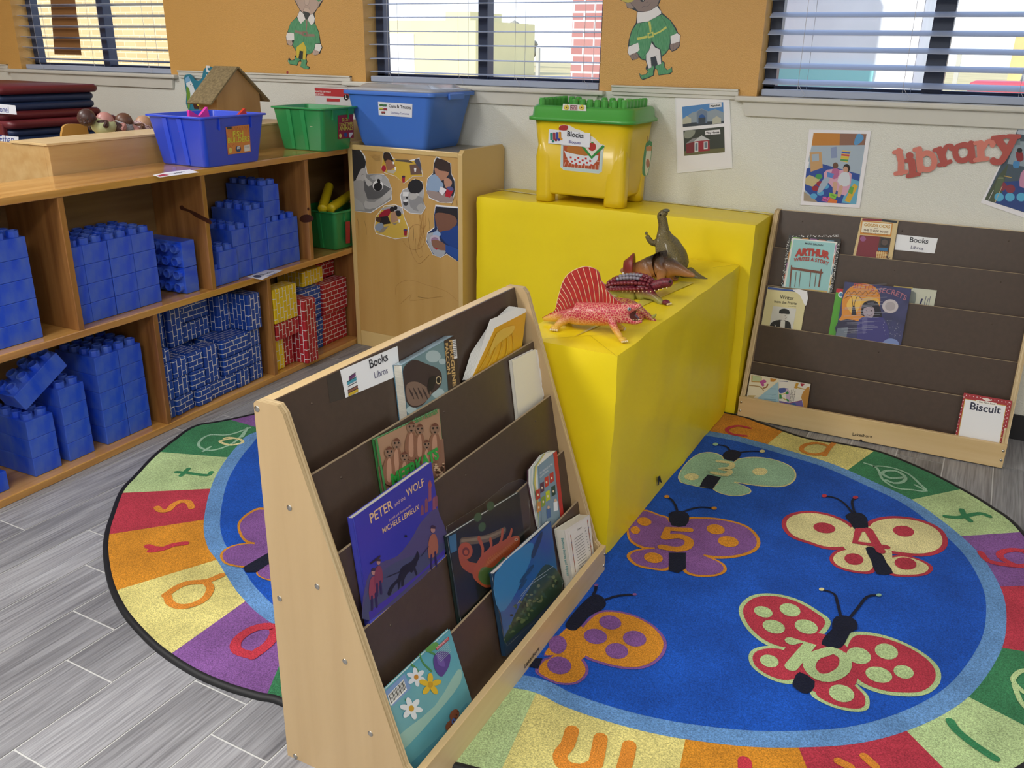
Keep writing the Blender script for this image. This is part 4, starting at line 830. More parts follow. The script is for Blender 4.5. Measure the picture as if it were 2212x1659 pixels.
def art(a):
    a.poly([(372, 220), (1050, 330), (1075, 420), (280, 950), (245, 935)], 'e6ddc4'); a.poly([(390, 235), (650, 275), (640, 420), (385, 410)], 'b98a3c'); a.poly([(415, 245), (640, 280), (625, 400), (410, 390)], 'b9c8a0')
    a.poly([(860, 310), (1035, 335), (950, 405), (865, 400)], 'c8882c'); a.poly([(600, 400), (700, 350), (765, 390), (740, 430), (700, 440), (710, 500), (660, 515), (620, 450)], 'b8509a', 3); a.line([(340, 495), (600, 525), (690, 620)], .004, 'a88a5a', 2); a.line([(690, 560), (760, 540), (800, 470)], .005, '9a6a3a', 2)
    a.poly([(300, 740), (500, 745), (380, 860), (270, 900)], 'c8b078'); a.poly([(380, 945), (1060, 400), (1080, 1010), (1000, 1070)], '9fc3d6')
    for i, (x, y) in enumerate(((850, 575), (710, 715), (900, 755), (870, 805), (710, 838), (700, 885), (460, 925), (800, 955), (600, 1000))): a.line([(x, y), (1000, y+8-i)], .0011, '4a7a9a')
    a.poly([(1075, 335), (1870, 470), (1745, 1225), (1090, 1110)], 'e6e2dc'); a.line([(1090, 385), (1300, 400)], .0022, '4a4a7a')
    a.poly([(1090, 560), (1320, 575), (1230, 660), (1160, 690), (1090, 680)], '4858a0', 2); a.poly([(1250, 590), (1350, 640), (1350, 920), (1270, 880)], 'c9b3cf', 2)
    a.line([(1105, 720), (1180, 715), (1250, 690)], .0035, 'c8b04a'); a.line([(1110, 780), (1180, 810), (1260, 860)], .0035, 'c8b04a'); a.poly([(1250, 680), (1290, 640), (1325, 680), (1310, 715), (1260, 715)], '2f8a4a', 2); a.poly([(1260, 830), (1320, 850), (1330, 900), (1280, 880)], '2f8a4a', 2); a.poly([(1090, 700), (1150, 740), (1150, 830), (1090, 830)], '2f8a4a')
    a.poly([(1510, 430), (1580, 440), (1530, 575), (1460, 560)], 'c8962c'); a.poly([(1620, 440), (1730, 455), (1680, 520), (1640, 510)], 'a8283c'); a.line([(1540, 545), (1720, 590)], .004, 'c8a85a')
    a.poly([(1640, 800), (1700, 640), (1850, 520), (1810, 900), (1760, 1200), (1700, 1050), (1680, 890)], 'c08a3c', 2)
    a.poly([(1090, 880), (1340, 930), (1660, 870), (1700, 1050), (1745, 1225), (1500, 1170), (1090, 1000)], '7060a8'); a.poly([(1370, 960), (1500, 940), (1510, 1100), (1380, 1090)], '3f6aa8', 2); a.circ((1180, 1040), 75, 70, 'dcb090'); a.poly([(1120, 950), (1200, 935), (1260, 970), (1250, 1030), (1180, 990)], 'b04a2c', 2); a.line([(1350, 935), (1660, 870)], .0018, '8a2434')
    a.text('By Amy Nichols', (1372, 900), (1412, 600), '3a3a42', .9, .01).text('Illustrated by Karen', (1408, 910), (1455, 590), '3a3a42', .9, .01).text('Stormer Brooks', (1455, 890), (1500, 620), '3a3a42', .9, .01)
book('picture_book', 'folded comic style picture book lying in the left end of the wall rack tray', RACKR, 4, [(365, 210), (1872, 462), (1745, 1225), (240, 940)], .004, 'e4dcc8', art, R11, '', off=.02, ext=.035)
def art(a):
    a.poly([(1437, 1170), (1735, 1220), (1675, 1535), (1375, 1475)], 'a5323a')
    for i in range(13):
        a.circ((1452+i*22, 1184+i*3.7), 3, 3, 'f0e0e0', n=8); a.circ((1722-i*4.6, 1232+i*23), 3, 3, 'f0e0e0', n=8); a.circ((1708-i*4.6, 1238+i*23), 3, 3, 'f0e0e0', n=8); a.circ((1437-i*4.6, 1195+i*21), 3, 3, 'f0e0e0', n=8)
    a.poly([(1442, 1204), (1700, 1246), (1650, 1528), (1392, 1468)], 'c8a04a'); a.poly([(1446, 1208), (1696, 1250), (1646, 1525), (1397, 1464)], 'e9e9ec')
    a.poly([(1545, 1200), (1580, 1200), (1612, 1216), (1575, 1222)], 'e8d8d0'); a.poly([(1515, 1212), (1640, 1232), (1634, 1250), (1510, 1230)], 'f0ece4'); a.text('I Can Read Book', (1520, 1226), (1632, 1244), '5a3a3a', 1, .01)
    a.text('Biscuit', (1472, 1268), (1662, 1296), '2c2f45', 1, .02, arc=-.05)
book('storybook', 'red and white early reader with dotted border, right end of the wall rack tray', RACKR, 4, [(1437, 1170), (1735, 1220), (1675, 1535), (1375, 1475)], .006, 'b03840', art, RS, 'left', off=.02, ext=.015)
def f(a): a.text('Books', (1737, 333), (1950, 356), '2b2b35', 1, .012).text('Libros', (1750, 412), (1893, 430), '4a4470', 1)
art_label([(1590, 248), (2065, 295), (2025, 468), (1565, 425)], RF, RACKR, 0, 'white label card on the dark top tier of the wall rack', f)
# ================================================================ paper wrapped boxes
from mathutils import noise as NZ
YEL = mat('yellow_paper', 'f6dd20', .38, var=.05, vscale=3, bump=.5, bscale=11, spec=.45)
def wrapbox(name, x0, x1, y0, y1, z0, z1, label, amp=.004, rnd_=.01, bulge=.0):
    bm = bmesh.new(); st = .03
    def grid(o, u, v, lu, lv):
        nu, nv = max(2, int(lu/st)), max(2, int(lv/st)); V = [[bm.verts.new(o+u*(lu*i/nu)+v*(lv*j/nv)) for j in range(nv+1)] for i in range(nu+1)]
        for i in range(nu):
            for j in range(nv): bm.faces.new((V[i][j], V[i+1][j], V[i+1][j+1], V[i][j+1]))
    X, Y, Z = Vector((1, 0, 0)), Vector((0, 1, 0)), Vector((0, 0, 1)); a, b, c = x1-x0, y1-y0, z1-z0; O = Vector((x0, y0, z0))
    grid(O, X, Z, a, c); grid(O+Y*b, Z, X, c, a); grid(O, Z, Y, c, b); grid(O+X*a, Y, Z, b, c); grid(O+Z*c, X, Y, a, b); grid(O, Y, X, b, a)
    bmesh.ops.remove_doubles(bm, verts=bm.verts, dist=.0005)
    for v in bm.verts:
        p = v.co.copy(); lo = Vector((x0+rnd_, y0+rnd_, z0)); hi = Vector((x1-rnd_, y1-rnd_, z1-rnd_))
        q = Vector((min(max(p[i], lo[i]), hi[i]) for i in range(3))); d = p-q
        if d.length > 1e-6: v.co = q+d.normalized()*min(rnd_, d.length) if d.length > rnd_ else p
        n_ = NZ.noise_vector(p*5)*amp+NZ.noise_vector(p*16)*amp*.45
        n_.z *= .5
        if p.z > z1-.002: n_.z = min(0, n_.z)
        if p.z < z0+.01: n_.z = 0
        v.co += n_
    me = bpy.data.meshes.new(name); 
    off = Vector(((x0+x1)/2, (y0+y1)/2, z0))
    for v in bm.verts: v.co -= off
    bm.to_mesh(me); bm.free(); me.materials.append(YEL)
    for p in me.polygons: p.use_smooth = True
    me.set_sharp_from_angle(angle=radians(32))
    o = bpy.data.objects.new(name, me); COL.objects.link(o); o.location = off; tag(o, label, 'box'); INV[o] = Matrix.Translation(off).inverted(); return o
BF = wrapbox('wrapped_box', -1.085, -.773, 2.022, 3.252, .0135, .617, 'low box wrapped in yellow paper with the dinosaurs on top', .0055)
BB = wrapbox('wrapped_box', -1.945, -.737, 3.262, 3.578, .0, .768, 'tall box wrapped in yellow paper against the wall under the block tub', .004, .014)
a = Art((-.768, 0, 0), (1, 0, 0)); a.poly([(1421, 1030), (1426, 1027), (1428, 1036), (1430, 1044), (1424, 1040), (1423, 1048), (1420, 1049), (1422, 1040)], '1a1608'); a.build('tear', BF)
tp = mat('clear_tape_y', 'e0cf5a', .12, coat=.6)
a = Art((0, 0, .6185), (0, 0, 1)); a.poly([(1240, 745-18), (1258, 724-4), (1500, 610), (1470, 608), (1400, 640)], tp); a.line([(1160, 733), (1335, 720)], .0012, 'a8941a').line([(1540, 578), (1600, 570)], .0015, '8f7f1a').line([(1275, 725), (1333, 770)], .001, 'b5a01c'); a.build('tape', BF)
a = Art((0, 0, .770), (0, 0, 1)); a.line([(1395, 432), (1662, 462)], .02, tp).line([(1400, 440), (1668, 468)], .001, '9f8c1a'); a.build('tape', BB); a = Art((0, 0, .770), (0, 0, 1)); a.line([(1070, 408), (1160, 420)], .02, tp); a.build('tape', BB)
# ================================================================ block tub
def rrect(x0, x1, y0, y1, r, z, k=5):
    P = []
    for cx, cy, a0 in ((x1-r, y1-r, 0), (x0+r, y1-r, 90), (x0+r, y0+r, 180), (x1-r, y0+r, 270)):
        for i in range(k+1): t_ = radians(a0+90*i/k); P.append(Vector((cx+r*cos(t_), cy+r*sin(t_), z)))
    return P
TY = mat('tub_yellow', 'ecc91c', .33, coat=.2, var=.06, vscale=6); TG = mat('tub_green', '4fa848', .33, coat=.25)
t = thing('block_tub', 'large yellow toy block tub with studded green lid on the tall yellow box', 'tub', (-1.47, 3.42, .77))
zb_, zt = .803, 1.108
m = MB(); m.loft([rrect(-1.650, -1.296, 3.290, 3.540, .05, zb_), rrect(-1.655, -1.291, 3.287, 3.543, .052, zb_+.01), rrect(-1.690, -1.262, 3.268, 3.568, .055, zt)], TY); m.build('body', t)
for (cx, cy, w_) in ((-1.632, 3.312, .036), (-1.322, 3.318, .044), (-1.632, 3.515, .034), (-1.318, 3.518, .034)):
    m = MB(); m.loft([rrect(cx-w_, cx+w_, cy-.034, cy+.034, .022, .7705), rrect(cx-w_, cx+w_, cy-.034, cy+.034, .022, .80), rrect(cx-w_-.004, cx+w_+.002, cy-.038, cy+.034, .024, .95), rrect(cx-w_+.01, cx+w_-.01, cy-.022, cy+.02, .02, 1.06)], TY); m.build('leg', t)
m = MB(); m.loft([rrect(-1.708, -1.246, 3.252, 3.578, .05, 1.094), rrect(-1.708, -1.246, 3.252, 3.578, .05, 1.106), rrect(-1.697, -1.257, 3.262, 3.574, .05, 1.110), rrect(-1.694, -1.260, 3.266, 3.572, .05, 1.142), rrect(-1.684, -1.270, 3.276, 3.565, .045, 1.152), rrect(-1.670, -1.284, 3.290, 3.555, .04, 1.150), rrect(-1.665, -1.289, 3.295, 3.55, .04, 1.143)], TG); m.build('lid', t)
def stud(x, y, r=.0135, h=.036):
    m = MB(); z0 = 1.142; k = 8; m.loft([[Vector((x+q*cos(2*pi*(j+.5)/k), y+q*sin(2*pi*(j+.5)/k), z)) for j in range(k)] for q, z in ((r, z0), (r, z0+h-.006), (r*.75, z0+h))], TG, False); m.build('lid_stud', t)
for j in range(7): stud(-1.655, 3.30+j*.036); stud(-1.30, 3.30+j*.036, .0125, .04)
for j in range(2): stud(-1.615+j*.03, 3.50)
for j in range(5): stud(-1.515+j*.032, 3.315)
stud(-1.345, 3.31)
for j in range(4): stud(-1.47+j*.036, 3.505)
TB = T(1140, 190, 6.143)
a = Art((0, 3.2640, 1.12), (0, -1, 0), TB); a.poly([(468, 210), (770, 228), (778, 308), (458, 296)], 'e6e6e0', th=.0006); a.up(2)
for x in (515, 717):
    for i in range(10): t_ = 2*pi*i/10; a.circ((x+30*cos(t_), 258+30*sin(t_)), 8, 8, 'd8c23a', n=8)
    a.circ((x, 258), 24, 24, 'e0d050'); a.circ((x, 260), 9, 9, '5a3a2a')
a.poly([(568, 226), (660, 230), (656, 296), (566, 290)], '6a2a3a'); a.text('MEGA', (576, 258), (652, 262), 'e8c8c8', 1, .03).text('BLOKS', (574, 286), (650, 290), 'e8c8c8', 1, .03); a.build('lid_sticker', t)
nn = Vector((0, -.31, -.02)); a = Art((0, 3.2690, 1.08), nn, TB)
a.poly([(418, 500), (480, 485), (560, 500), (640, 545), (700, 560), (880, 660), (960, 740), (1020, 760), (1000, 860), (985, 1110), (940, 1138), (480, 1092), (432, 1050), (440, 760)], 'e8e6dc', th=.0004); a.up(2)
a.poly([(445, 760), (1000, 840), (978, 1105), (940, 1130), (485, 1085), (438, 1045)], 'c4d8d4'); a.poly([(472, 762), (965, 830), (945, 1085), (470, 1045)], 'b5532c')
for i in range(11): a.line([(500+i*44, 985+i*4), (480+i*46, 1050+i*4)], .0014, 'e8dcd0')
a.line([(468, 942), (948, 978)], .0012, 'e8dcd0'); a.poly([(520, 830), (560, 750), (680, 760), (800, 830), (800, 900), (640, 880)], 'b8742e', 3); a.poly([(485, 830), (520, 850), (760, 900), (940, 895), (890, 1000), (820, 1030), (600, 1010), (540, 960)], 'dfe4ea', 2)
for r in range(4):
    for c in range(6):
        if (r+c) % 2 == 0: x, y = 560+c*50+r*8, 908+r*27+c*4; a.poly([(x, y), (x+26, y+2), (x+26, y+26), (x, y+24)], 'c8352c')
a.poly([(715, 780), (830, 920), (850, 945), (1020, 780), (1000, 755), (850, 905), (760, 790)], '2f8f3c'); a.poly([(760, 785), (850, 905), (960, 790), (900, 690), (840, 690)], 'e6e2d4'); a.circ((858, 780), 52, 56, 'b5322c'); a.poly([(830, 710), (880, 720), (860, 740)], '2f8f3c'); a.poly([(418, 555), (425, 510), (460, 495), (530, 500), (520, 560)], 'b03434', 2)
a.up(4); a.poly([(285, 545), (835, 598), (825, 788), (277, 732)], 'eceef4', th=.0004); a.up(2)
for i, c in enumerate(('2f8f80', '9a3a4a', '3a4aa0', 'd8962c')): x = 302+i*38; a.poly([(x, 605-i*4), (x+34, 605-i*4), (x+36, 690-i*4), (x+2, 690-i*4)], c); a.circ((x+17, 603-i*5), 17, 10, c)
for x, y, c in ((342, 705, '2f7f70'), (382, 690, '8a2a3a'), (420, 685, '3a3a8a'), (452, 675, 'd8962c')): a.circ((x, y), 17, 16, c)
a.text('Blocks', (530, 638), (745, 665), '2b2b33', 1.05, .015).text('Bloques', (552, 728), (706, 746), '4a3f90', 1, .005); a.build('sticker', t)
a = Art((-1.2735, 0, 0), (1, 0, -.09), TB); a.poly([(1570, 730), (1650, 715), (1640, 900), (1600, 1130), (1570, 1165), (1520, 1140), (1530, 950)], '2f8a50', 2); a.poly([(1580, 800), (1640, 780), (1620, 1000), (1580, 1160), (1555, 1100)], 'dfe0cc', 2); a.poly([(1570, 780), (1645, 770), (1640, 835), (1572, 835)], 'c88a4a'); a.circ((1593, 1000), 24, 60, 'b06a4a'); a.line([(1590, 640), (1588, 720)], .004, '7a2a1c'); a.build('side_sticker', t)
# ================================================================ dinosaurs
def scalemat(name, c, edge, sc, rough=.45, amt=.06):
    m = bpy.data.materials.new(name); m.use_nodes = True; n, l = m.node_tree.nodes, m.node_tree.links; b = n['Principled BSDF']
    tc = n.new('ShaderNodeTexCoord'); vo = n.new('ShaderNodeTexVoronoi'); vo.feature = 'DISTANCE_TO_EDGE'; vo.inputs['Scale'].default_value = sc; l.new(tc.outputs['Object'], vo.inputs['Vector'])
    r = n.new('ShaderNodeValToRGB'); l.new(vo.outputs['Distance'], r.inputs[0]); r.color_ramp.elements[0].position = .0; r.color_ramp.elements[0].color = lin(edge); r.color_ramp.elements[1].position = amt*2; r.color_ramp.elements[1].color = lin(c)
    l.new(r.outputs[0], b.inputs['Base Color']); b.inputs['Roughness'].default_value = rough; b.inputs['Coat Weight'].default_value = .2
    bp = n.new('ShaderNodeBump'); bp.inputs['Strength'].default_value = .7; bp.inputs['Distance'].default_value = .0015; l.new(vo.outputs['Distance'], bp.inputs['Height']); l.new(bp.outputs[0], b.inputs['Normal']); MATS[name] = m; return m
def twotone(name, top, bot, z0, z1, sc, edge=None):
    "colour changes with height on the toy itself: painted back and belly"
    m = scalemat(name, top, edge or top, sc); n, l = m.node_tree.nodes, m.node_tree.links; b = n['Principled BSDF']
    src = b.inputs['Base Color'].links[0].from_socket; tc = [q for q in n if q.type == 'TEX_COORD'][0]; sp = n.new('ShaderNodeSeparateXYZ'); l.new(tc.outputs['Object'], sp.inputs[0])
    mr = n.new('ShaderNodeMapRange'); mr.inputs[1].default_value = z0; mr.inputs[2].default_value = z1; l.new(sp.outputs[2], mr.inputs[0]); mx = n.new('ShaderNodeMix'); mx.data_type = 'RGBA'; l.new(mr.outputs[0], mx.inputs[0]); mx.inputs[6].default_value = lin(bot); l.new(src, mx.inputs[7]); l.new(mx.outputs[2], b.inputs['Base Color']); return m
def skin(name, parent, chains, m, sub=2):
    "chains: lists of (Vector, radius); a chain may start with an index pair (chain, k) to branch"
    vs, rs, es = [], [], []; idx = []
    for ch in chains:
        cur = []; prev = None
        for it in ch:
            if len(it) == 2 and isinstance(it[0], int): prev = idx[it[0]][it[1]]; cur.append(prev); continue
            vs.append(INV[parent] @ it[0]); rs.append(it[1]); k = len(vs)-1
            if prev is not None: es.append((prev, k))
            prev = k; cur.append(k)
        idx.append(cur)
    me = bpy.data.meshes.new(name); me.from_pydata([tuple(v) for v in vs], es, []); me.materials.append(m); o = bpy.data.objects.new(name, me); COL.objects.link(o); o.parent = parent; INV[o] = INV[parent]
    sk = o.modifiers.new('skin', 'SKIN'); sk.use_smooth_shade = True
    for i, r in enumerate(rs):
        r = r if isinstance(r, tuple) else (r, r); me.skin_vertices[0].data[i].radius = r; me.skin_vertices[0].data[i].use_root = (i == 0)
    sb_ = o.modifiers.new('sub', 'SUBSURF'); sb_.levels = sub; sb_.render_levels = sub; return o
DB = T(1150, 430, 5.185); TOPZ = .6175
def P_(y): return lambda px, py, dy=0: aty(DB((px, py)), y+dy)
def ground(p, z=TOPZ): return Vector((p.x, p.y, z))
def foot(parent, p, m, claw, s=1, d=(1, -.3)):
    b = MB(); b.ball((p.x, p.y, TOPZ+.007*s), (.012*s, .011*s, .0075*s), m); d = Vector((d[0], d[1], 0)).normalized(); e = Vector((-d.y, d.x, 0))
    for k in (-1.5, -.5, .5, 1.5): q = Vector((p.x, p.y, TOPZ+.0045*s))+d*.011*s+e*k*.0052*s; b.ball(q, (.0034*s, .0034*s, .0032*s), claw, 8)
    b.build('foot', parent)
# --- sail back
P = P_(2.175); t = thing('dinosaur_toy', 'pink sail-backed toy dinosaur with open mouth at the near end of the low yellow box', 'toy', (-.95, 2.175, TOPZ))
PK = twotone('dino_pink', 'bb3448', 'dcae44', .016, .044, 140, 'e0a88c'); CRM = mat('dino_cream', 'e2cda0', .45); CRM2 = CRM
skin('body', t, [[(P(640, 1285), .036), (P(860, 1285), .034), (P(985, 1270), .028), (P(1065, 1232), .017), (P(1145, 1208), .011), (P(1222, 1195), .007)],
    [(0, 0), (P(440, 1275), .026), (P(330, 1310), .018), (P(210, 1330), .012), (P(120, 1345), .006)],
    [(0, 2), (P(1060, 1345), .014), (P(1150, 1380), .0075), (P(1232, 1366), .005)],
    [(0, 1), (P(880, 1350, -.022), .013), (P(925, 1455, -.035), .010), (P(1000, 1570, -.048), .0085)],
    [(0, 1), (P(900, 1350, .024), .013), (P(960, 1400, .04), .009), (ground(P(990, 1440, .05), TOPZ+.008), .008)],
    [(1, 1), (P(390, 1340, -.024), .014), (P(300, 1390, -.042), .011), (P(250, 1460, -.05), .009)],
    [(1, 1), (P(430, 1330, .026), .013), (P(380, 1380, .045), .010), (ground(P(370, 1410, .055), TOPZ+.008), .008)]], PK)
foot(t, P(252, 1480, -.05), PK, CRM, 1.15, (.2, -1)); foot(t, P(1010, 1585, -.048), PK, CRM, 1, (.8, -.6)); foot(t, P(990, 1440, .05), PK, CRM, 1, (1, .3)); foot(t, P(370, 1410, .055), PK, CRM, 1, (1, .3))
m = MB(); m.ball(P(1085, 1232, -.016), .0052, mat('dino_eye', '8fa6b4', .2), 10); m.ball(P(1088, 1232, -.0205), .0022, mat('black_gloss', '101010', .15), 8); m.build('eye', t)
mo = Art((0, 2.168, 0), (0, -1, 0), DB); mo.poly([(1055, 1290), (1110, 1270), (1150, 1262), (1140, 1300), (1185, 1345), (1160, 1362), (1090, 1358), (1062, 1330)], mat('dino_mouth', '4a1a1c', .4), 2, th=.012); mo.build('mouth', t)
m = MB()
for i in range(9): m.ball(P(1085+i*17, 1352-(i > 6)*3, -.006), .0016, CRM, 6)
for i in range(7): m.ball(P(1120+i*16, 1252-i*8, -.007), .0014, CRM, 6)
m.build('teeth', t)
sail = [(110, 1330), (180, 1290), (245, 1250), (270, 1190), (285, 1120), (308, 1040), (330, 960), (362, 890), (410, 835), (465, 800), (530, 772), (595, 758), (660, 768), (722, 800), (748, 850), (764, 915), (800, 955), (824, 1012), (862, 1055), (905, 1100), (955, 1145), (1010, 1190), (940, 1225), (740, 1210), (540, 1205), (420, 1240), (300, 1290), (160, 1335)]
s_ = Art((0, 2.172, 0), (0, -1, 0), DB); s_.poly(sail, scalemat('sail_red', 'b02a26', 'a0242a', 30), 3, th=.006); sl_ = s_.build('sail', t)
rb = MB(); base = [(150, 1325), (190, 1312), (230, 1300), (270, 1285), (300, 1270), (335, 1250), (370, 1235), (400, 1215), (430, 1195), (470, 1180), (520, 1172), (570, 1170), (620, 1172), (665, 1175), (710, 1178), (755, 1180), (795, 1185), (830, 1190), (865, 1195), (900, 1198), (935, 1200)]
tops = [(150, 1312), (185, 1288), (228, 1262), (250, 1240), (262, 1205), (275, 1155), (288, 1105), (305, 1045), (322, 985), (345, 925), (385, 865), (435, 820), (500, 785), (565, 763), (635, 762), (715, 798), (765, 925), (822, 1015), (865, 1062), (905, 1105), (960, 1152)]
for b_, t_ in zip(base, tops):
    for dy in (-.0005, .0065): rb.tube([P(b_[0], b_[1], dy-.003), P((b_[0]*.55+t_[0]*.45)+8, (b_[1]+t_[1])/2, dy-.003), P(t_[0], t_[1], dy-.003)], [.0011, .0009, .0007], CRM, 6)
rb.tube([P(x, y, 0) for x, y in [(p.x, p.y) for p in spline(sail[3:22], 4, False)]], .0016, CRM, 6); rb.build('sail_spines', sl_)
# --- spiked frill
P = P_(2.37); t = thing('dinosaur_toy', 'red horned toy dinosaur with spiky frill crouched behind the sail-backed one', 'toy', (-.93, 2.37, TOPZ))
RDY = scalemat('dino_red', '9a2c3c', 'c8a84a', 140)
skin('body', t, [[(P(960, 1190), .026), (P(1080, 1200), .026), (P(1160, 1215), .018), (P(1230, 1265), .013), (P(1310, 1325), .010), (P(1385, 1385), .007)], [(0, 0), (P(850, 1180), .022), (P(760, 1200), .010)],
    [(0, 1), (P(1180, 1320, -.02), .011), (ground(P(1240, 1395, -.025), TOPZ+.008), .009)], [(0, 1), (P(1150, 1300, .03), .011), (ground(P(1200, 1380, .035), TOPZ+.008), .009)], [(1, 1), (P(840, 1290, -.02), .012), (ground(P(850, 1350, -.025), TOPZ+.008), .009)], [(1, 1), (P(840, 1290, .03), .012), (ground(P(850, 1350, .03), TOPZ+.008), .009)]], RDY)
m = MB(); m.tube([P(1325, 1345), P(1365, 1310), P(1388, 1290)], [.007, .005, .0015], mat('horn_olive', '9a9a4a', .4)); m.tube([P(1395, 1390), P(1345, 1395)], [.006, .004], mat('horn_olive', '9a9a4a', .4)); m.build('horn', t)
fr = Art((0, 2.36, 0), (-.1, -1, .25), DB); fr.poly([(960, 1060), (1020, 1035), (1090, 1030), (1150, 1060), (1195, 1110), (1200, 1170), (1160, 1200), (1110, 1170), (1060, 1130), (990, 1090)], RDY, 3, th=.006); f_ = fr.build('frill', t)
m = MB()
for x, y in [(900, 1045), (935, 1038), (975, 1030), (1015, 1024), (1060, 1022), (1105, 1030), (1145, 1048), (1178, 1072), (1203, 1105), (1208, 1140)]: m.ball(fr.w((x, y), 4), .0042, mat('knob_yellow', 'd8bc5a', .4), 8)
for x, y in [(1000, 1060), (1050, 1060), (1100, 1080), (1140, 1110), (1165, 1150), (1070, 1095), (1120, 1140)]: m.ball(fr.w((x, y), 3), .003, mat('knob_yellow', 'd8bc5a', .4), 8)
m.build('knobs', f_)
# --- armoured
P = P_(2.60); t = thing('dinosaur_toy', 'dark red armoured toy dinosaur with studded shell in the middle of the group', 'toy', (-.93, 2.6, TOPZ))
MAR = scalemat('dino_maroon', '7a2434', '4a1520', 120); OLV = scalemat('dino_olive', '8a8a3a', '6a6a2c', 100)
skin('body', t, [[(P(1060, 1000), (.048, .037)), (P(1220, 1010), (.042, .032)), (P(1340, 985), .021), (P(1430, 950), .017), (P(1510, 930), .019), (P(1575, 945), .012)], [(0, 0), (P(920, 1000), .032), (P(800, 1000), .016), (P(700, 1020), .008)],
    [(0, 1), (P(1345, 1080, -.035), .014), (P(1410, 1130, -.045), .011), (P(1460, 1180, -.05), .0095)], [(0, 1), (P(1330, 1080, .04), .014), (ground(P(1380, 1150, .05), TOPZ+.01), .010)], [(1, 1), (P(930, 1100, -.04), .014), (ground(P(920, 1180, -.04), TOPZ+.01), .010)], [(1, 1), (P(930, 1100, .04), .014), (ground(P(920, 1180, .04), TOPZ+.01), .010)]], twotone('dino_armour', '7c2536', '97944a', .012, .030, 110, '4a1520'))
foot(t, P(1495, 1190, -.05), MAR, CRM, 1.1, (1, -.3))
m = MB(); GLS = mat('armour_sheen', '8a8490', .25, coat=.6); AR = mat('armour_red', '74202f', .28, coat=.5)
for i in range(15):
    f_ = i/14; x = 835+f_*520; hh = (1-(2*f_-1)**2)**.5*.042+.006
    for j in range(6):
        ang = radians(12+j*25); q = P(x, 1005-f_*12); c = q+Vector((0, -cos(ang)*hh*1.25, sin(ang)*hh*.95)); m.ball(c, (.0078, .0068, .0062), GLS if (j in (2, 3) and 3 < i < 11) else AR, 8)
m.build('armour', t)
m = MB()
for i in range(12): m.ball(P(1010+i*45, 1035-(i > 7)*(i-7)*10, -.052), .0026, CRM, 6)
m.build('side_spikes', t)
m = MB(); m.ball(P(1543, 925, -.016), .004, mat('black_gloss', '101010', .15), 8); m.build('eye', t)
# --- brown with frill
P = P_(2.83); t = thing('dinosaur_toy', 'brown toy dinosaur with red neck frill facing left behind the armoured one', 'toy', (-.95, 2.83, TOPZ))
BRN = twotone('dino_brown', '43362c', 'a87142', .035, .080, 110, '2e2620')
skin('body', t, [[(P(1400, 745), (.046, .044)), (P(1290, 770), .040), (P(1190, 780), .027), (P(1100, 790), .020), (P(1030, 800), .013), (P(985, 805), .009)], [(0, 0), (P(1510, 735), (.046, .042)), (P(1600, 775), .027), (P(1710, 825), .016), (P(1825, 862), .005)],
    [(0, 1), (P(1310, 850, -.03), .017), (P(1330, 900, -.03), .013), (ground(P(1330, 960, -.03), TOPZ+.01), .012)], [(0, 1), (P(1270, 860, .03), .016), (ground(P(1260, 960, .03), TOPZ+.01), .012)],
    [(0, 0), (P(1450, 820, -.035), .021), (P(1432, 890, -.04), .014), (ground(P(1420, 960, -.04), TOPZ+.01), .012)], [(1, 1), (P(1560, 860, .03), .018), (P(1610, 900, .03), .012), (ground(P(1600, 950, .03), TOPZ+.01), .012)]], BRN)
c = P(1120, 770); m = MB(); D = Vector((-1, -.25, -.05)).normalized(); U_ = Vector((0, 0, 1)); W_ = D.cross(U_).normalized(); U_ = W_.cross(D)
rg = lambda off, ru, rw: [c+D*off+U_*(ru*cos(2*pi*k/20)+.004)+W_*rw*sin(2*pi*k/20) for k in range(20)]
m.loft([rg(.000, .026, .024), rg(-.006, .046, .044), rg(-.001, .048, .046), rg(.012, .034, .032), rg(.03, .02, .018)], mat('frill_red', '8a342e', .4)); m.build('neck_frill', t)
m = MB(); m.ball(P(1018, 833, -.012), .005, mat('dino_eye_w', 'e8e4dc', .3), 8); m.build('eye', t)
# --- upright
P = P_(2.955); t = thing('dinosaur_toy', 'tall upright olive brown toy dinosaur raising one arm behind the others', 'toy', (-.9, 2.95, TOPZ))
UPR = scalemat('dino_umber', '74663a', '4a4228', 150, .6)
skin('body', t, [[(P(1600, 700), (.064, .056)), (P(1545, 590), (.058, .05)), (P(1490, 490), .043), (P(1470, 400), .026), (P(1468, 310), .018), (P(1462, 240), .0175), (P(1440, 185), (.021, .019)), (P(1475, 150), (.018, .016)), (P(1515, 140), .011)], [(0, 0), (P(1680, 810), .043), (P(1790, 875), .026), (P(1900, 915), .017), (P(2000, 942), .010)],
    [(0, 2), (P(1400, 480, -.02), .016), (P(1345, 500, -.03), .012), (P(1300, 440, -.035), .0095), (P(1278, 400, -.035), .009)], [(0, 2), (P(1460, 520, .05), .014), (P(1420, 540, .07), .010)],
    [(0, 0), (P(1610, 830, -.045), .028), (P(1590, 900, -.05), .018), (ground(P(1570, 960, -.05), TOPZ+.013), .015)], [(0, 0), (P(1580, 830, .05), .028), (ground(P(1560, 930, .055), TOPZ+.013), .016)]], UPR)
m = MB()
for dx, dz in ((-14, -28), (-2, -34), (9, -28)): m.tube([P(1278, 398, -.035), P(1278+dx, 398+dz, -.035)], [.004, .002], UPR, 6)
m.build('fingers', t)
m = MB(); m.ball(P(1432, 178, -.019), .0035, mat('black_gloss', '101010', .15), 8); m.build('eye', t)
m = MB(); m.ball(P(1500, 128, -.004), (.013, .013, .006), mat('crest_grey', '5c5c50', .35), 12); m.build('bill', t)
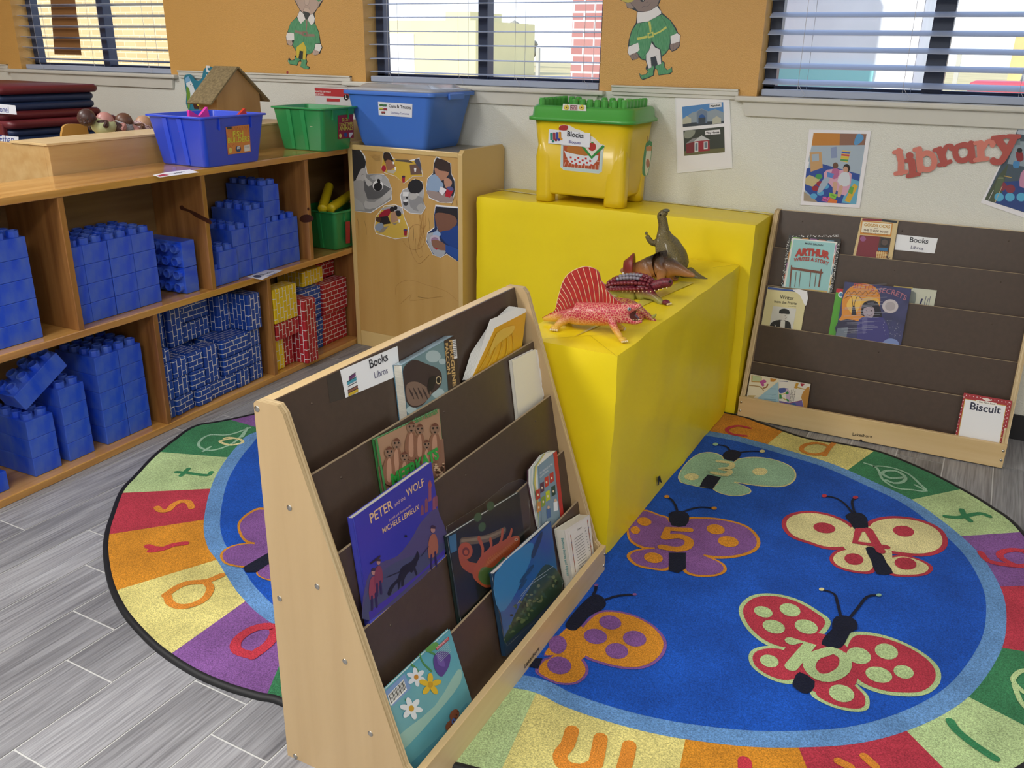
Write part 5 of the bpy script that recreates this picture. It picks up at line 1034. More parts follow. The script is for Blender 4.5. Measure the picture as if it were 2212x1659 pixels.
# ================================================================ play cabinet
MAP = wood('maple_panel', 'c9a263', 'bd9554', 'z', .4, .1, .4); MAPE = mat('maple_edge', 'd6b87c', .4, coat=.2)
t = thing('play_cabinet', 'honey coloured wooden play cabinet back with cut out photos taped on it', 'cabinet', (-2.28, 3.39, 0))
x0, x1, y0, y1 = -2.586, -1.980, 3.212, 3.578
def side(x):
    pr = [(y0, 0), (y1, 0), (y1, .94), (y1-.02, .957), (y0+.02, .957), (y0, .94)]
    return MB().prism(pr, .022, MAPE, Matrix(((0, 0, 1, x), (1, 0, 0, 0), (0, 1, 0, 0), (0, 0, 0, 1))))
side(x0).build('side_panel', t, .004, 3); side(x1-.022).build('side_panel', t, .004, 3)
MB().box(x0+.022, x1-.022, y0+.004, y0+.012, .075, .925, MAP).build('back_panel', t)
MB().box(x0+.022, x1-.022, y0, y0+.016, .925, .948, MAPE).build('top_rail', t, .004)
MB().box(x0+.022, x1-.022, y0+.016, y1, .922, .940, mat('cabinet_top', '8f8878', .35)).build('top_board', t)
MB().box(x0+.022, x1-.022, y0+.003, y0+.018, .0, .074, MAPE).build('kick_board', t, .002)
CBT = T(740, 310, 6.144); PY = y0+.0035
sc = Art((0, PY, 0), (0, -1, 0), CBT, base=1)
for i in range(9): sc.line([(1075+rnd.uniform(-60, 60), 900+rnd.uniform(-150, 250)), (1060+rnd.uniform(-60, 60), 1150), (1040+rnd.uniform(-50, 60), 1300+rnd.uniform(-100, 150))], .0007, '9a6a32', 3)
sc.line([(880, 1150), (940, 1085), (1020, 1080), (1080, 1180), (1090, 1300), (1040, 1380), (950, 1410), (860, 1370), (800, 1290)], .0009, '8a5a28', 4); sc.line([(870, 1240), (900, 1400), (960, 1540), (1020, 1595), (1070, 1560), (1150, 1480)], .0009, '8a5a28', 4); sc.line([(970, 1260), (965, 1400), (1020, 1510), (1060, 1490)], .0009, '7a4a20', 3)
for a_, b_ in (((200, 1000), (215, 1220)), ((290, 1020), (320, 1210)), ((935, 1080), (940, 1290)), ((1140, 990), (1155, 1140)), ((1480, 700), (1445, 820)), ((1490, 680), (1520, 820)), ((150, 1375), (195, 1555))): sc.line([a_, ((a_[0]+b_[0])/2+8, (a_[1]+b_[1])/2), b_], .0009, '4a4234', 3)
for i in range(6): sc.line([(370+i*12, 160+i*14), (440, 150+i*15), (500, 165+i*12)], .0007, '7a6038', 3)
sc.build('crayon_marks', t)
lo = Art((0, PY, 0), (0, -1, 0), T(730, 290, 3.529), base=1)
lo.line([(440, 1220), (450, 1150), (540, 1110), (680, 1150), (830, 1200), (930, 1290)], .0008, '9a7038', 4); lo.line([(480, 1290), (560, 1220), (550, 1270), (690, 1250), (800, 1235)], .0008, '9a7038', 3); lo.line([(610, 1240), (690, 1250)], .0012, '4a3418'); lo.build('crayon_marks', t)
def cut(label, out, f, edge='e9e9ec', sm=2):
    a = Art((0, PY-.0012, 0), (0, -1, 0), CBT, eps=.0002); a.poly(out, edge, sm, th=.0006); a.up(1); f(a); return tag(a.build('photo_cutout'), label, 'photo')
def f(a):
    a.poly([(96, 80), (230, 85), (280, 160), (310, 240), (300, 310), (325, 410), (480, 405), (560, 420), (610, 520), (645, 600), (648, 740), (500, 830), (370, 912), (140, 890)], '8a8a8a', 0)
    a.poly([(285, 500), (400, 540), (560, 560), (640, 610), (500, 720), (340, 740), (270, 660)], '5c5c5e', 2); a.poly([(370, 430), (520, 410), (600, 470), (640, 590), (520, 520), (400, 480)], 'a9a9aa', 2)
    a.poly([(98, 82), (225, 88), (278, 165), (308, 245), (296, 320), (255, 330), (225, 400), (190, 470), (110, 480)], '2c2c2e', 2); a.poly([(245, 340), (300, 330), (312, 400), (310, 450), (270, 500), (180, 490), (200, 430)], 'b4b0ae', 2)
    a.poly([(112, 530), (200, 490), (280, 500), (290, 620), (330, 740), (270, 810), (140, 720)], '9a9896', 2); a.poly([(145, 700), (270, 800), (300, 890), (145, 880)], 'a4a2a0'); a.poly([(300, 760), (420, 780), (600, 640), (640, 610), (648, 700), (450, 850), (300, 860)], 'b0aeac', 2)
    a.poly([(290, 430), (330, 470), (400, 530), (345, 570), (310, 520)], 'bcbab8', 2); a.circ((470, 560), 70, 72, 'e6e6e6'); a.circ((470, 575), 58, 56, '242426'); a.circ((478, 455), 50, 40, 'b8b8ba'); a.poly([(455, 480), (490, 470), (505, 520), (475, 530)], '1c1c1e', 2); a.line([(520, 520), (630, 590)], .002, 'd8d8d8'); a.line([(250, 420), (285, 408)], .001, '333333')
cut('large grey photo cutout of a child looking at a cup, upper left of the cabinet', [(92, 75), (235, 78), (300, 170), (312, 300), (330, 405), (540, 400), (605, 470), (650, 590), (655, 745), (375, 922), (135, 892)], f, sm=0)
def f(a):
    a.poly([(545, 125), (620, 122), (670, 205), (790, 205), (880, 230), (960, 225), (1018, 195), (1060, 430), (930, 435), (860, 490), (820, 522), (780, 500), (700, 430), (560, 385), (525, 330), (520, 290)], 'c9a63e'); a.poly([(545, 125), (620, 122), (665, 205), (690, 280), (560, 250)], '2c2624', 2); a.poly([(570, 230), (640, 220), (700, 300), (640, 350), (590, 350)], '9a6a50', 2); a.circ((590, 175), 38, 40, '3a2a24')
    a.circ((548, 332), 30, 42, 'a8283c'); a.poly([(600, 350), (720, 350), (680, 400), (590, 385)], 'b8b0a0'); a.poly([(665, 240), (690, 240), (685, 275), (668, 275)], 'e8e8e8'); a.poly([(690, 310), (715, 310), (708, 350), (692, 350)], 'e8e8e8')
    a.poly([(890, 285), (1020, 270), (1055, 410), (905, 415)], '6a5248'); a.poly([(950, 230), (1015, 200), (1050, 360), (1000, 300)], '4a4a5a', 2); a.poly([(948, 325), (980, 325), (972, 378), (956, 378)], 'e8e8ea'); a.poly([(700, 210), (870, 215), (950, 260), (700, 230)], '5a5048'); a.poly([(788, 430), (832, 430), (826, 520), (796, 520)], 'a02434'); a.circ((810, 440), 22, 14, '3a2a4a')
cut('yellow photo cutout of children at a table, top centre on the cabinet', [(540, 120), (625, 116), (680, 200), (880, 225), (1020, 188), (1070, 438), (930, 440), (860, 500), (815, 530), (700, 435), (555, 390), (515, 330)], f, sm=0)
def f(a):
    a.poly([(1250, 185), (1430, 260), (1440, 400), (1485, 500), (1490, 620), (1450, 780), (1300, 780), (1150, 710), (1112, 600), (1130, 470), (1200, 400), (1215, 260)], '2b2f3c'); a.poly([(1230, 215), (1300, 200), (1425, 265), (1420, 370), (1330, 360), (1240, 330)], '3a2c28', 2); a.poly([(1225, 320), (1300, 360), (1410, 380), (1380, 450), (1310, 495), (1250, 460), (1228, 380)], 'b08068', 2)
    a.poly([(1115, 600), (1140, 470), (1225, 405), (1310, 500), (1340, 560), (1270, 640), (1130, 620)], '8fa6c4', 2); a.poly([(1120, 620), (1290, 650), (1460, 700), (1445, 780), (1280, 770), (1150, 700)], '9a8a86', 2); a.poly([(1345, 480), (1400, 460), (1450, 500), (1440, 560), (1370, 590)], 'b98a74', 2); a.poly([(1300, 570), (1385, 610), (1325, 690), (1280, 640)], 'e4e2e8'); a.poly([(1385, 575), (1475, 615), (1425, 720), (1360, 700)], 'b02434'); a.circ((1430, 598), 46, 26, '5a5a8a', 15)
cut('photo cutout of a child in pale blue pouring cups, upper right of the cabinet', [(1245, 172), (1440, 262), (1445, 400), (1492, 490), (1495, 640), (1452, 790), (1290, 785), (1145, 725), (1105, 600), (1125, 460), (1200, 390), (1212, 230)], f, sm=0)
def f(a):
    a.poly([(960, 475), (1060, 510), (1075, 650), (1070, 760), (1100, 850), (1045, 930), (900, 920), (800, 850), (770, 690), (800, 620), (870, 590)], 'a8a8aa'); a.poly([(865, 590), (890, 510), (970, 472), (1050, 510), (1065, 600), (1000, 665), (920, 670)], '262628', 2); a.circ((985, 680), 26, 22, 'c0bebc'); a.poly([(890, 700), (960, 690), (1060, 720), (1070, 850), (1000, 900), (900, 840)], '8c8c8e', 2); a.poly([(900, 660), (1000, 680), (960, 740), (890, 740)], 'b4b2b0', 2); a.poly([(980, 850), (1045, 790), (1080, 850), (1050, 920)], 'a8a6a4', 2); a.poly([(800, 640), (880, 645), (870, 700), (800, 700)], 'dcdcdc'); a.circ((838, 790), 34, 36, '3c3c3e'); a.circ((838, 760), 32, 16, 'e0e0e0'); a.circ((855, 718), 14, 14, '1c1c1e')
cut('small grey photo cutout of a child seen from behind, centre of the cabinet', [(955, 468), (1065, 505), (1080, 650), (1068, 760), (1105, 850), (1045, 942), (890, 925), (790, 850), (760, 690), (800, 610), (865, 585), (890, 510)], f, sm=0)
def f(a):
    a.poly([(560, 830), (700, 815), (790, 860), (815, 980), (870, 1120), (860, 1240), (700, 1262), (450, 1190), (425, 1120), (445, 970)], 'cfae4c'); a.poly([(500, 870), (700, 820), (785, 860), (800, 940), (700, 900)], 'a8a8ac', 2); a.poly([(490, 940), (560, 880), (640, 870), (620, 950), (550, 990), (490, 980)], '9a2434', 2); a.poly([(440, 980), (600, 960), (640, 1060), (520, 1080)], '2c2628'); a.circ((660, 875), 34, 36, '241f1d'); a.poly([(640, 930), (700, 900), (730, 990), (740, 1020), (650, 1050)], 'b08a70', 2); a.circ((705, 855), 24, 28, '1d1b1b'); a.poly([(700, 900), (760, 890), (780, 950), (730, 970)], '26262a', 2)
    a.circ((478, 1010), 36, 34, '4a3428'); a.poly([(440, 1080), (520, 1050), (550, 1110), (500, 1170), (435, 1140)], '8a96a8', 2); a.poly([(540, 1110), (615, 1095), (540, 1180), (470, 1190)], '8f8578'); a.poly([(740, 1010), (768, 1010), (762, 1048), (745, 1048)], 'e6e6e8'); a.poly([(660, 1060), (745, 1045), (690, 1085)], '8f8578'); a.poly([(808, 1140), (860, 1140), (852, 1222), (820, 1222)], '9a2434'); a.circ((834, 1148), 26, 14, '4a3a6a')
cut('yellow and red photo cutout of children at a table, lower left on the cabinet', [(555, 822), (700, 808), (795, 850), (822, 980), (880, 1120), (868, 1245), (700, 1270), (445, 1198), (418, 1120), (440, 965)], f, sm=0)
def f(a):
    a.poly([(1235, 835), (1530, 860), (1540, 1570), (1380, 1460), (1300, 1510), (1200, 1470), (1115, 1300), (1130, 1190), (1220, 1120), (1215, 950)], '25365c'); a.poly([(1220, 960), (1260, 1130), (1200, 1180), (1125, 1200), (1125, 1300), (1210, 1470), (1300, 1505), (1370, 1440), (1300, 1300)], 'a9adb6', 2); a.poly([(1238, 845), (1525, 865), (1530, 1010), (1440, 980), (1240, 960)], '28262a', 0); a.poly([(1228, 930), (1330, 920), (1480, 960), (1520, 1040), (1480, 1110), (1400, 1170), (1310, 1190), (1265, 1130), (1235, 1040)], '7a5444', 2)
    a.poly([(1280, 1180), (1420, 1150), (1530, 1090), (1535, 1380), (1380, 1330)], '24448a', 2); a.circ((1250, 1205), 52, 42, '9fb6d8'); a.circ((1225, 1270), 66, 56, 'c0b4c4'); a.circ((1225, 1285), 50, 42, '9a7a9a'); a.poly([(1180, 1290), (1260, 1280), (1365, 1340), (1370, 1420), (1240, 1400), (1200, 1370)], '8a6250', 2); a.poly([(1205, 1375), (1280, 1400), (1245, 1412)], 'b02a34'); a.poly([(1365, 1340), (1538, 1400), (1540, 1560), (1370, 1440)], '2a4f9a')
cut('photo cutout of a child in a blue jumper drinking, lower right of the cabinet', [(1232, 812), (1542, 842), (1550, 1580), (1380, 1470), (1300, 1518), (1195, 1475), (1105, 1300), (1125, 1180), (1215, 1110), (1210, 950)], f, sm=0)
# ================================================================ bins
def bin_(name, label, x0, x1, y0, y1, z0, z1, tap, m, ribs=True, M=None, wall=.004, rim=.010, cat='bin'):
    t = thing(name, label, cat, ((x0+x1)/2, (y0+y1)/2, z0)); r = .018; k = tap
    b = MB(); b.loft([rrect(x0+.004, x1-.004, y0+.004, y1-.004, r, z0), rrect(x0, x1, y0, y1, r, z0+.006), rrect(x0-k, x1+k, y0-k, y1+k, r, z1-.008), rrect(x0-k-rim, x1+k+rim, y0-k-rim, y1+k+rim, r+.004, z1-.007), rrect(x0-k-rim, x1+k+rim, y0-k-rim, y1+k+rim, r+.004, z1), rrect(x0-k+wall, x1+k-wall, y0-k+wall, y1+k-wall, r, z1), rrect(x0+wall, x1-wall, y0+wall, y1-wall, r, z0+.008)], m, True)
    b.build('shell', t, .0015)
    if ribs:
        for u in (.3, .62):
            g_ = MB(); xa = x0+(x1-x0)*u; e = .009
            g_.add([(xa-e, y0-.0035, z0+.006), (xa+e, y0-.0035, z0+.006), (xa+e, y0+.002, z0+.006), (xa-e, y0+.002, z0+.006), (xa-e*1.3, y0-k-.0045, z1-.01), (xa+e*1.3, y0-k-.0045, z1-.01), (xa+e*1.3, y0-k+.002, z1-.01), (xa-e*1.3, y0-k+.002, z1-.01)], [(0, 3, 2, 1), (4, 5, 6, 7), (0, 1, 5, 4), (1, 2, 6, 5), (2, 3, 7, 6), (3, 0, 4, 7)], m); g_.build('rib', t)
        for u in (.22, .80):
            g_ = MB(); ya = y0+(y1-y0)*u; g_.box(x1+k-.004, x1+k+.004, ya-.002, ya+.002, z1-.05, z1-.008, m); g_.build('rib', t)
    return t
BB_ = mat('bin_blue', '2c4fdc', .33, coat=.15); BG = mat('bin_green', '2f9455', .35, coat=.15)
ST = .9305
t = bin_('storage_bin', 'bright blue bin with a comic burst sticker on the pine shelf top', -2.792, -2.555, 2.352, 2.628, ST, 1.112, .022, BB_)
S2 = T(380, 0, 3.95); tn_ = .022/.18
a = Art((-2.555+.002, 0, ST), (1, 0, -tn_), S2); a.poly([(425, 1085), (625, 1062), (640, 1295), (445, 1320)], 'd8894a', th=.0004); a.up(2)
for i in range(9): x = 440+i*21; a.line([(x, 1092-i*2), (x+9, 1130), (x+19, 1090-i*2)], .0010, '9a4a22')
for p in ([(430, 1180), (445, 1170), (432, 1150)], [(455, 1240), (470, 1265), (490, 1230)], [(632, 1190), (618, 1170), (630, 1150)]): a.line(p, .001, '9a4a22')
a.poly([(432, 1085), (475, 1080), (474, 1098), (434, 1102)], '26364a'); a.text('FISH', (484, 1168), (572, 1160), 'd8d44a', 1.0, .02).text('BUILDERS', (441, 1220), (625, 1203), 'd8d44a', 1.05, .02); a.circ((462, 1282), 15, 24, 'd8c86a'); a.circ((531, 1270), 22, 27, '2c4a7a'); a.text('60', (519, 1272), (543, 1268), 'e0e0e0', 1, .04); a.poly([(578, 1240), (628, 1232), (632, 1285), (582, 1292)], 'e6e6e8')
for i in range(7): a.line([(585+i*6, 1243), (586+i*6, 1262)], .0008, '222222')
a.build('sticker', t)
t2 = bin_('storage_bin', 'green bin with a red sticker behind the blue one on the pine shelf top', -2.800, -2.562, 3.022, 3.205, ST, 1.112, .022, BG)
a = Art((-2.562+.002, 0, ST), (1, 0, -tn_), S2); a.poly([(1382, 985), (1512, 975), (1518, 1175), (1385, 1188)], '8f2230', th=.0004); a.up(2)
a.text('SLOT-', (1414, 1038), (1480, 1032), 'c8c04a', 1.1, .02).text('TOGETHER', (1390, 1078), (1508, 1068), 'c8c04a', 1.1, .02).text('ANIMALS', (1393, 1116), (1508, 1106), 'c8c04a', 1.2, .02); a.circ((1402, 1158), 11, 18, 'd8c86a'); a.circ((1447, 1150), 14, 20, '2c4a8a'); a.poly([(1475, 1132), (1512, 1130), (1492, 1172), (1478, 1172)], 'd8d8da'); a.build('sticker', t2)
t3 = bin_('storage_bin', 'small green bin holding yellow tubes in the right upper compartment of the pine shelf', -2.825, -2.612, 3.125, 3.34, .4755, .655, .018, BG)
a = Art((-2.59, 0, .56), (1, 0, -.1), T(320, 360, 4.367)); a.poly([(1862, 520), (1905, 515), (1905, 720), (1865, 725)], 'a0242c'); a.build('sticker', t3)
YT = mat('crinkle_tube', 'e2cb22', .4)
for k, (p0, p1) in enumerate((((-2.66, 3.10, .665), (-2.78, 3.30, .735)), ((-2.63, 3.12, .668), (-2.70, 3.36, .695)))):
    m = MB(); a_, b_ = Vector(p0), Vector(p1); n_ = 36; m.tube([a_.lerp(b_, i/n_) for i in range(n_+1)], [.020+.0018*(i % 2) for i in range(n_+1)], YT, 14); tag(m.build('crinkle_tube'), ('rear higher' if k == 0 else 'front lower')+' yellow ribbed tube lying on the small green bin', 'tube', 'yellow tubes')
# pieces in the blue bin
def starp(c, r, n, th, m, label, cat='toy piece', name='toy_piece', rot=0):
    pts = [(r*(1 if i % 2 == 0 else .62)*cos(2*pi*i/(2*n)+rot), r*(1 if i % 2 == 0 else .62)*sin(2*pi*i/(2*n)+rot)) for i in range(2*n)]; pts = [(p.x, p.y) for p in [Vector((q[0], q[1], 0)) for q in pts]]
    M = Matrix.Translation(c) @ Matrix(((0, 0, 1, 0), (1, 0, 0, 0), (0, 1, 0, 0), (0, 0, 0, 1))); tag(MB().prism(pts, th, m, M).build(name, bevel=.003), label, cat, 'plastic toy pieces in the blue bin')
starp((-2.66, 2.435, 1.042), .103, 7, .012, mat('toy_pink', 'e83fae', .35), 'bright pink plastic star piece sticking out of the blue bin', rot=.3)
starp((-2.60, 2.57, 1.038), .098, 5, .012, mat('toy_red', 'd8402c', .35), 'red plastic piece sticking out of the right side of the blue bin', rot=1.2)
starp((-2.62, 3.09, 1.035), .083, 6, .012, mat('toy_cream', 'd8cfae', .4), 'cream toy piece just showing above the rim of the green bin')
# translucent-lidded bin on the cabinet
CZ = .9405; CBL = mat('bin_cornflower', '4c7edb', .36)
t = thing('storage_tub', 'cornflower blue storage tub with clear lid standing on the play cabinet', 'tub', (-2.37, 3.4, CZ))
m = MB(); m.loft([rrect(-2.535, -2.200, 3.262, 3.528, .02, CZ), rrect(-2.545, -2.190, 3.252, 3.535, .02, CZ+.02), rrect(-2.592, -2.140, 3.222, 3.560, .03, 1.163), rrect(-2.610, -2.122, 3.212, 3.572, .03, 1.164), rrect(-2.610, -2.122, 3.212, 3.572, .03, 1.180), rrect(-2.600, -2.132, 3.225, 3.562, .03, 1.180), rrect(-2.54, -2.195, 3.26, 3.53, .02, CZ+.01)], CBL); m.build('shell', t, .0015)
LID = mat('clear_lid', 'dfe3e8', .15, coat=.5); LID.node_tree.nodes['Principled BSDF'].inputs['Alpha'].default_value = .55
m = MB(); m.loft([rrect(-2.600, -2.132, 3.222, 3.565, .03, 1.1805), rrect(-2.596, -2.136, 3.226, 3.561, .03, 1.190), rrect(-2.56, -2.175, 3.26, 3.54, .03, 1.194), rrect(-2.54, -2.20, 3.28, 3.53, .03, 1.208), rrect(-2.52, -2.22, 3.30, 3.52, .03, 1.206)], LID); m.build('lid', t)
m = MB(); m.box(-2.126, -2.112, 3.33, 3.45, 1.150, 1.176, CBL); m.build('latch', t, .004)
a = Art((0, 3.2325, 1.08), (0, -1, -.148), T(740, 0, 3.95)); a.poly([(302, 868), (595, 888), (592, 1003), (308, 982)], 'e8eaf2', th=.0005); a.up(2)
a.text('Cars & Trucks', (396, 915), (584, 932), '2a2a36', 1, .01).text('Coches y Camiones', (415, 968), (568, 980), '4a4a9a', 1)
for x, y, c in ((330, 895, '4a7a4a'), (362, 898, '4a7a5a'), (330, 926, 'c8c040'), (364, 930, '9a3a4a'), (348, 958, '9a4a4a')): a.poly([(x-14, y-8), (x+14, y-8), (x+16, y+8), (x-16, y+8)], c); a.circ((x-8, y+9), 4, 4, '333333'); a.circ((x+8, y+9), 4, 4, '333333')
a.build('label', t)
# ================================================================ plywood cabinet, birdhouse, gloves
PLW = wood('plywood_face', 'c9a874', 'b9925c', 'y', .35, .25, .8)
t = thing('doll_bench', 'pale plywood bench behind the pine shelf with four dolls on it', 'bench', (-3.05, 2.56, 0))

qb = lambda y0, y1, d0, d1, z0, z1, m: MB(SM).box(SU(y0), SU(y1), d0, d1, z0, z1, m)
qb(1.925, 3.23, .275, .297, 0, 1.028, PLW).build('front_panel', t, .002); qb(1.925, 1.945, .297, .92, 0, 1.028, PLW).build('end_panel', t, .002); qb(3.21, 3.23, .297, .92, 0, 1.028, PLW).build('end_panel', t, .002)
qb(1.92, 3.232, .273, .46, 1.028, 1.036, BIRCHX).build('front_ledge', t, .001); qb(1.945, 3.21, .297, .92, .93, .948, PLW).build('seat_board', t)
MB().ball(atx((329, 343), -2.835), (.002, .005, .005), STEEL, 8).build('screw', t)
OSB = mat('osb', '8f7f5c', .8, c2='6e5f42', vscale=90, bump=.4, bscale=120); PW2 = wood('birdhouse_ply', 'b8905c', 'a67f4c', 'z', .6, 0, .7)
t = thing('birdhouse', 'wooden birdhouse with rough chipboard roof standing behind the blue bin', 'birdhouse', (-3.08, 2.995, 1.036))
yc, xa, xb = 2.998, -3.005, -3.13
G = [(2.868, 1.0365), (3.128, 1.0365), (3.128, 1.152), (yc, 1.262), (2.868, 1.152)]
MB().prism([(p[0], p[1]) for p in G], .11, PW2, Matrix(((0, 0, 1, xb+.008), (1, 0, 0, 0), (0, 1, 0, 0), (0, 0, 0, 1)))).build('body', t)
for s_ in (-1, 1):
    m = MB(); e = Vector((0, s_*.178, -.150)).normalized(); n_ = Vector((0, s_*.150, .178)).normalized()*.007; A_ = Vector((xa+.008, yc, 1.264)); B_2 = Vector((xb-.01, yc, 1.264)); L = .231
    q = [A_, B_2, B_2+e*L, A_+e*L]; m.add(q+[p+n_ for p in q], [(0, 1, 2, 3), (4, 7, 6, 5), (0, 4, 5, 1), (1, 5, 6, 2), (2, 6, 7, 3), (3, 7, 4, 0)], OSB); m.build('roof_panel', t)
a = Art((0, 3.44, 0), (0, -1, 0), S2)
t = thing('glove_box', 'red and white cardboard glove box behind the green bin', 'box', (-2.85, 3.49, 1.036)); 
GX0, GX1 = -2.952, -2.708; m = MB(); m.box(GX0, GX1, 3.44, 3.555, 1.0365, 1.176, mat('card_white', 'd2d2d4', .5)); m.build('carton', t, .001)
m = MB(); m.box(GX0-.0006, GX1+.0006, 3.4394, 3.5556, 1.136, 1.171, mat('glove_red', 'b8343a', .45)); m.build('red_band', t)
a.P0 = Vector((0, 3.4385, 0)); a.text('GUANTES DE VINILO', (1183, 785), (1322, 792), 'e8d8d8', 1, .03).text('SIN POLVO', (1183, 810), (1262, 814), 'e8d8d8', 1, .03); a.circ((1452, 830), 22, 26, '26262a'); a.text('L', (1445, 842), (1462, 843), 'eeeeee', 1, .02); a.poly([(1285, 838), (1398, 845), (1398, 868), (1285, 866)], 'b8343a'); a.build('print', t)
tag(MB().box(-2.965, -2.60, 3.425, 3.57, .9315, 1.036, mat('carton_plain', '9a8460', .8)).build('carton', bevel=.001), 'plain brown carton under the glove box at the far end of the pine shelf', 'box')
# five senses cutout board
a = Art((0, 3.555, 0), (0, -1, 0), T(0, 0, 3.95)); t = thing('wall_cutout', 'teal V shaped wall board with a white number five behind the birdhouse roof', 'poster', (-3.6, 3.575, 1.0))
a.poly([(1570, 660), (1600, 636), (1630, 640), (1660, 680), (1695, 690), (1725, 660), (1735, 600), (1765, 570), (1805, 570), (1830, 600), (1900, 640), (1880, 950), (1612, 950), (1590, 800)], '2f7f98', 2, th=.006); a.up(2)
a.text('5', (1762, 655), (1802, 658), 'e8ecee', 1.0, .02); a.poly([(1580, 665), (1610, 650), (1650, 730), (1672, 800), (1640, 870), (1615, 850)], 'dfe8ee'); a.poly([(1580, 665), (1610, 650), (1628, 690), (1590, 710)], '7ab0d8'); a.circ((1628, 722), 3, 4, '222222'); a.circ((1645, 728), 3, 4, '222222')
a.poly([(1590, 750), (1608, 745), (1625, 800), (1620, 920), (1605, 920)], '6f9a3a', 2); a.circ((1665, 830), 26, 30, 'c8702c'); a.poly([(1640, 870), (1760, 870), (1750, 930), (1660, 930)], '4a2a24'); a.circ((1700, 890), 18, 18, 'd8c84a'); a.circ((1845, 900), 22, 22, 'c0303c'); a.circ((1790, 900), 16, 20, '8fae6a'); a.poly([(1718, 718), (1750, 716), (1748, 750), (1720, 752)], 'e8ecee'); a.build('board', t)
# ================================================================ folded nap mats
RV = mat('vinyl_red', '64222a', .42, bump=.1, bscale=60); BV = mat('vinyl_blue', '26385e', .42, bump=.1, bscale=60)
MX0, MX1, MY0, MY1 = -4.72, -3.95, 2.50, 3.05
zz = 0; names = {7: None, 6: ('onel', 'middle'), 4: ('Ethan', ''), 3: ('Amadou', '')}; H = .146
for k in range(8):
    A1, A2 = (RV, BV) if k in (7, 6, 2, 4) else (BV, RV)
    j = [0, .02, -.01, .015, 0, .02, .03, -.02][k]
    t = thing('nap_mat', 'folded %s nap mat, %s in stack by leftmost window' % ('red and blue' if A1 is RV else 'blue and red', ['lowest', 'second', 'third', 'fourth', 'fifth', 'sixth', 'second from the top', 'topmost'][k]), 'mat', ((MX0+MX1)/2, (MY0+MY1)/2, zz), group='nap mats')
    q = H/4-.001
    for i, mm in enumerate((A1, A2, A2, A1)):
        z0 = zz+i*H/4; e = .012*(i in (1, 2)); P0 = rrect(MX0, MX1+j-e*2, MY0+e, MY1+j-e, .03, z0); m = MB()
        m.loft([rrect(MX0+.01, MX1+j-e*2-.01, MY0+e+.01, MY1+j-e-.01, .03, z0), rrect(MX0, MX1+j-e*2, MY0+e, MY1+j-e, .035, z0+q*.3), rrect(MX0, MX1+j-e*2, MY0+e, MY1+j-e, .035, z0+q*.7), rrect(MX0+.01, MX1+j-e*2-.01, MY0+e+.01, MY1+j-e-.01, .03, z0+q)], mm); m.build('cushion', t)
    m = MB(); m.box(MX0+.01, MX1+j-.05, MY0-.006, MY0+.02, zz+.012, zz+H-.012, A1); m.build('fold_flap', t, .006)
    nm = {6: ('onel', [(-80, 880), (130, 900), (143, 978), (-80, 962)], (0, 955), (75, 962)), 4: ('Ethan', [(-90, 1145), (158, 1168), (155, 1243), (-90, 1225)], (0, 1218), (122, 1222)), 3: ('Amadou', [(8, 1410), (190, 1432), (165, 1505), (0, 1490)], (18, 1478), (135, 1480))}.get(k)
    if nm:
        a = Art((0, MY0-.008, 0), (0, -1, 0), T(0, 0, 3.95)); a.poly(nm[1], 'd9dde6', th=.0006); a.up(2); a.text(nm[0], nm[2], nm[3], '2a3a8a', 1, .0, .2); a.build('name_label', t)
    zz += H
# ================================================================ dolls
S_ = T(0, 0, 3.95); DX = -3.17
def doll(hc, skin_c, cloth, label, face, k):
    H0 = atx(S_(hc), DX); t = thing('baby_doll', label, 'doll', (H0.x, H0.y, .949), group=None)
    SK = mat('doll_skin_'+skin_c, skin_c, .38); r = .033
    m = MB(); m.ball(H0, (r*.98, r*1.06, r*1.02), SK, 18)
    f = Vector((.55, -.75, -.25)).normalized(); rt_ = f.cross(Vector((0, 0, 1))).normalized(); up_ = rt_.cross(f)
    m.ball(H0+f*r*.78-up_*r*.35+rt_*0, (r*.34, r*.34, r*.26), SK, 10); m.ball(H0+f*r*.98-up_*r*.02, r*.13, SK, 8); m.ball(H0+f*r*.75+rt_*r*.42-up_*r*.25, r*.27, SK, 8); m.ball(H0+f*r*.75-rt_*r*.42-up_*r*.25, r*.27, SK, 8)
    for s_ in (-1, 1): m.ball(H0+rt_*s_*r*.98-f*r*.05-up_*r*.1, (r*.14, r*.16, r*.24), SK, 8)
    m.build('head', t)
    e = MB()
    for s_ in (-1, 1): e.ball(H0+f*r*.9+rt_*s_*r*.36+up_*r*.12, r*.085, mat('black_gloss', '101010', .15), 8)
    e.build('eyes', t); mo = MB(); mo.ball(H0+f*r*1.03-up_*r*.36, (r*.13, r*.16, r*.09), mat('doll_lips', face, .4), 8); mo.build('mouth', t)
    C_ = H0+Vector((-.005, .070, -.036)); C_.z = max(C_.z, .995)
    skin('body', t, [[(H0+Vector((0, .025, -.03)), .018), (C_+Vector((0, -.02, .005)), .030), (C_+Vector((0, .04, -.005)), .028)], [(0, 1), (C_+Vector((.035, -.005, .012)), .013), (C_+Vector((.05, -.02, .002)), .011), (C_+Vector((.055, -.032, .008)), .010)], [(0, 1), (C_+Vector((-.04, .0, .0)), .013), (C_+Vector((-.05, -.03, -.01)), .011)], [(0, 2), (C_+Vector((.03, .06, -.01)), .016), (C_+Vector((.05, .05, -.02)), .013)], [(0, 2), (C_+Vector((-.03, .07, -.012)), .016)]], SK, 2)
    m = MB(); m.ball(C_+Vector((.002, .008, 0)), (.040, .056, .037), cloth, 16); m.build('clothes', t)
    m = MB()
    for i in range(4): m.ball(C_+Vector((.058, -.036+i*.004, .002+i*.005)), .0042, SK, 6)
    m.build('fingers', t)
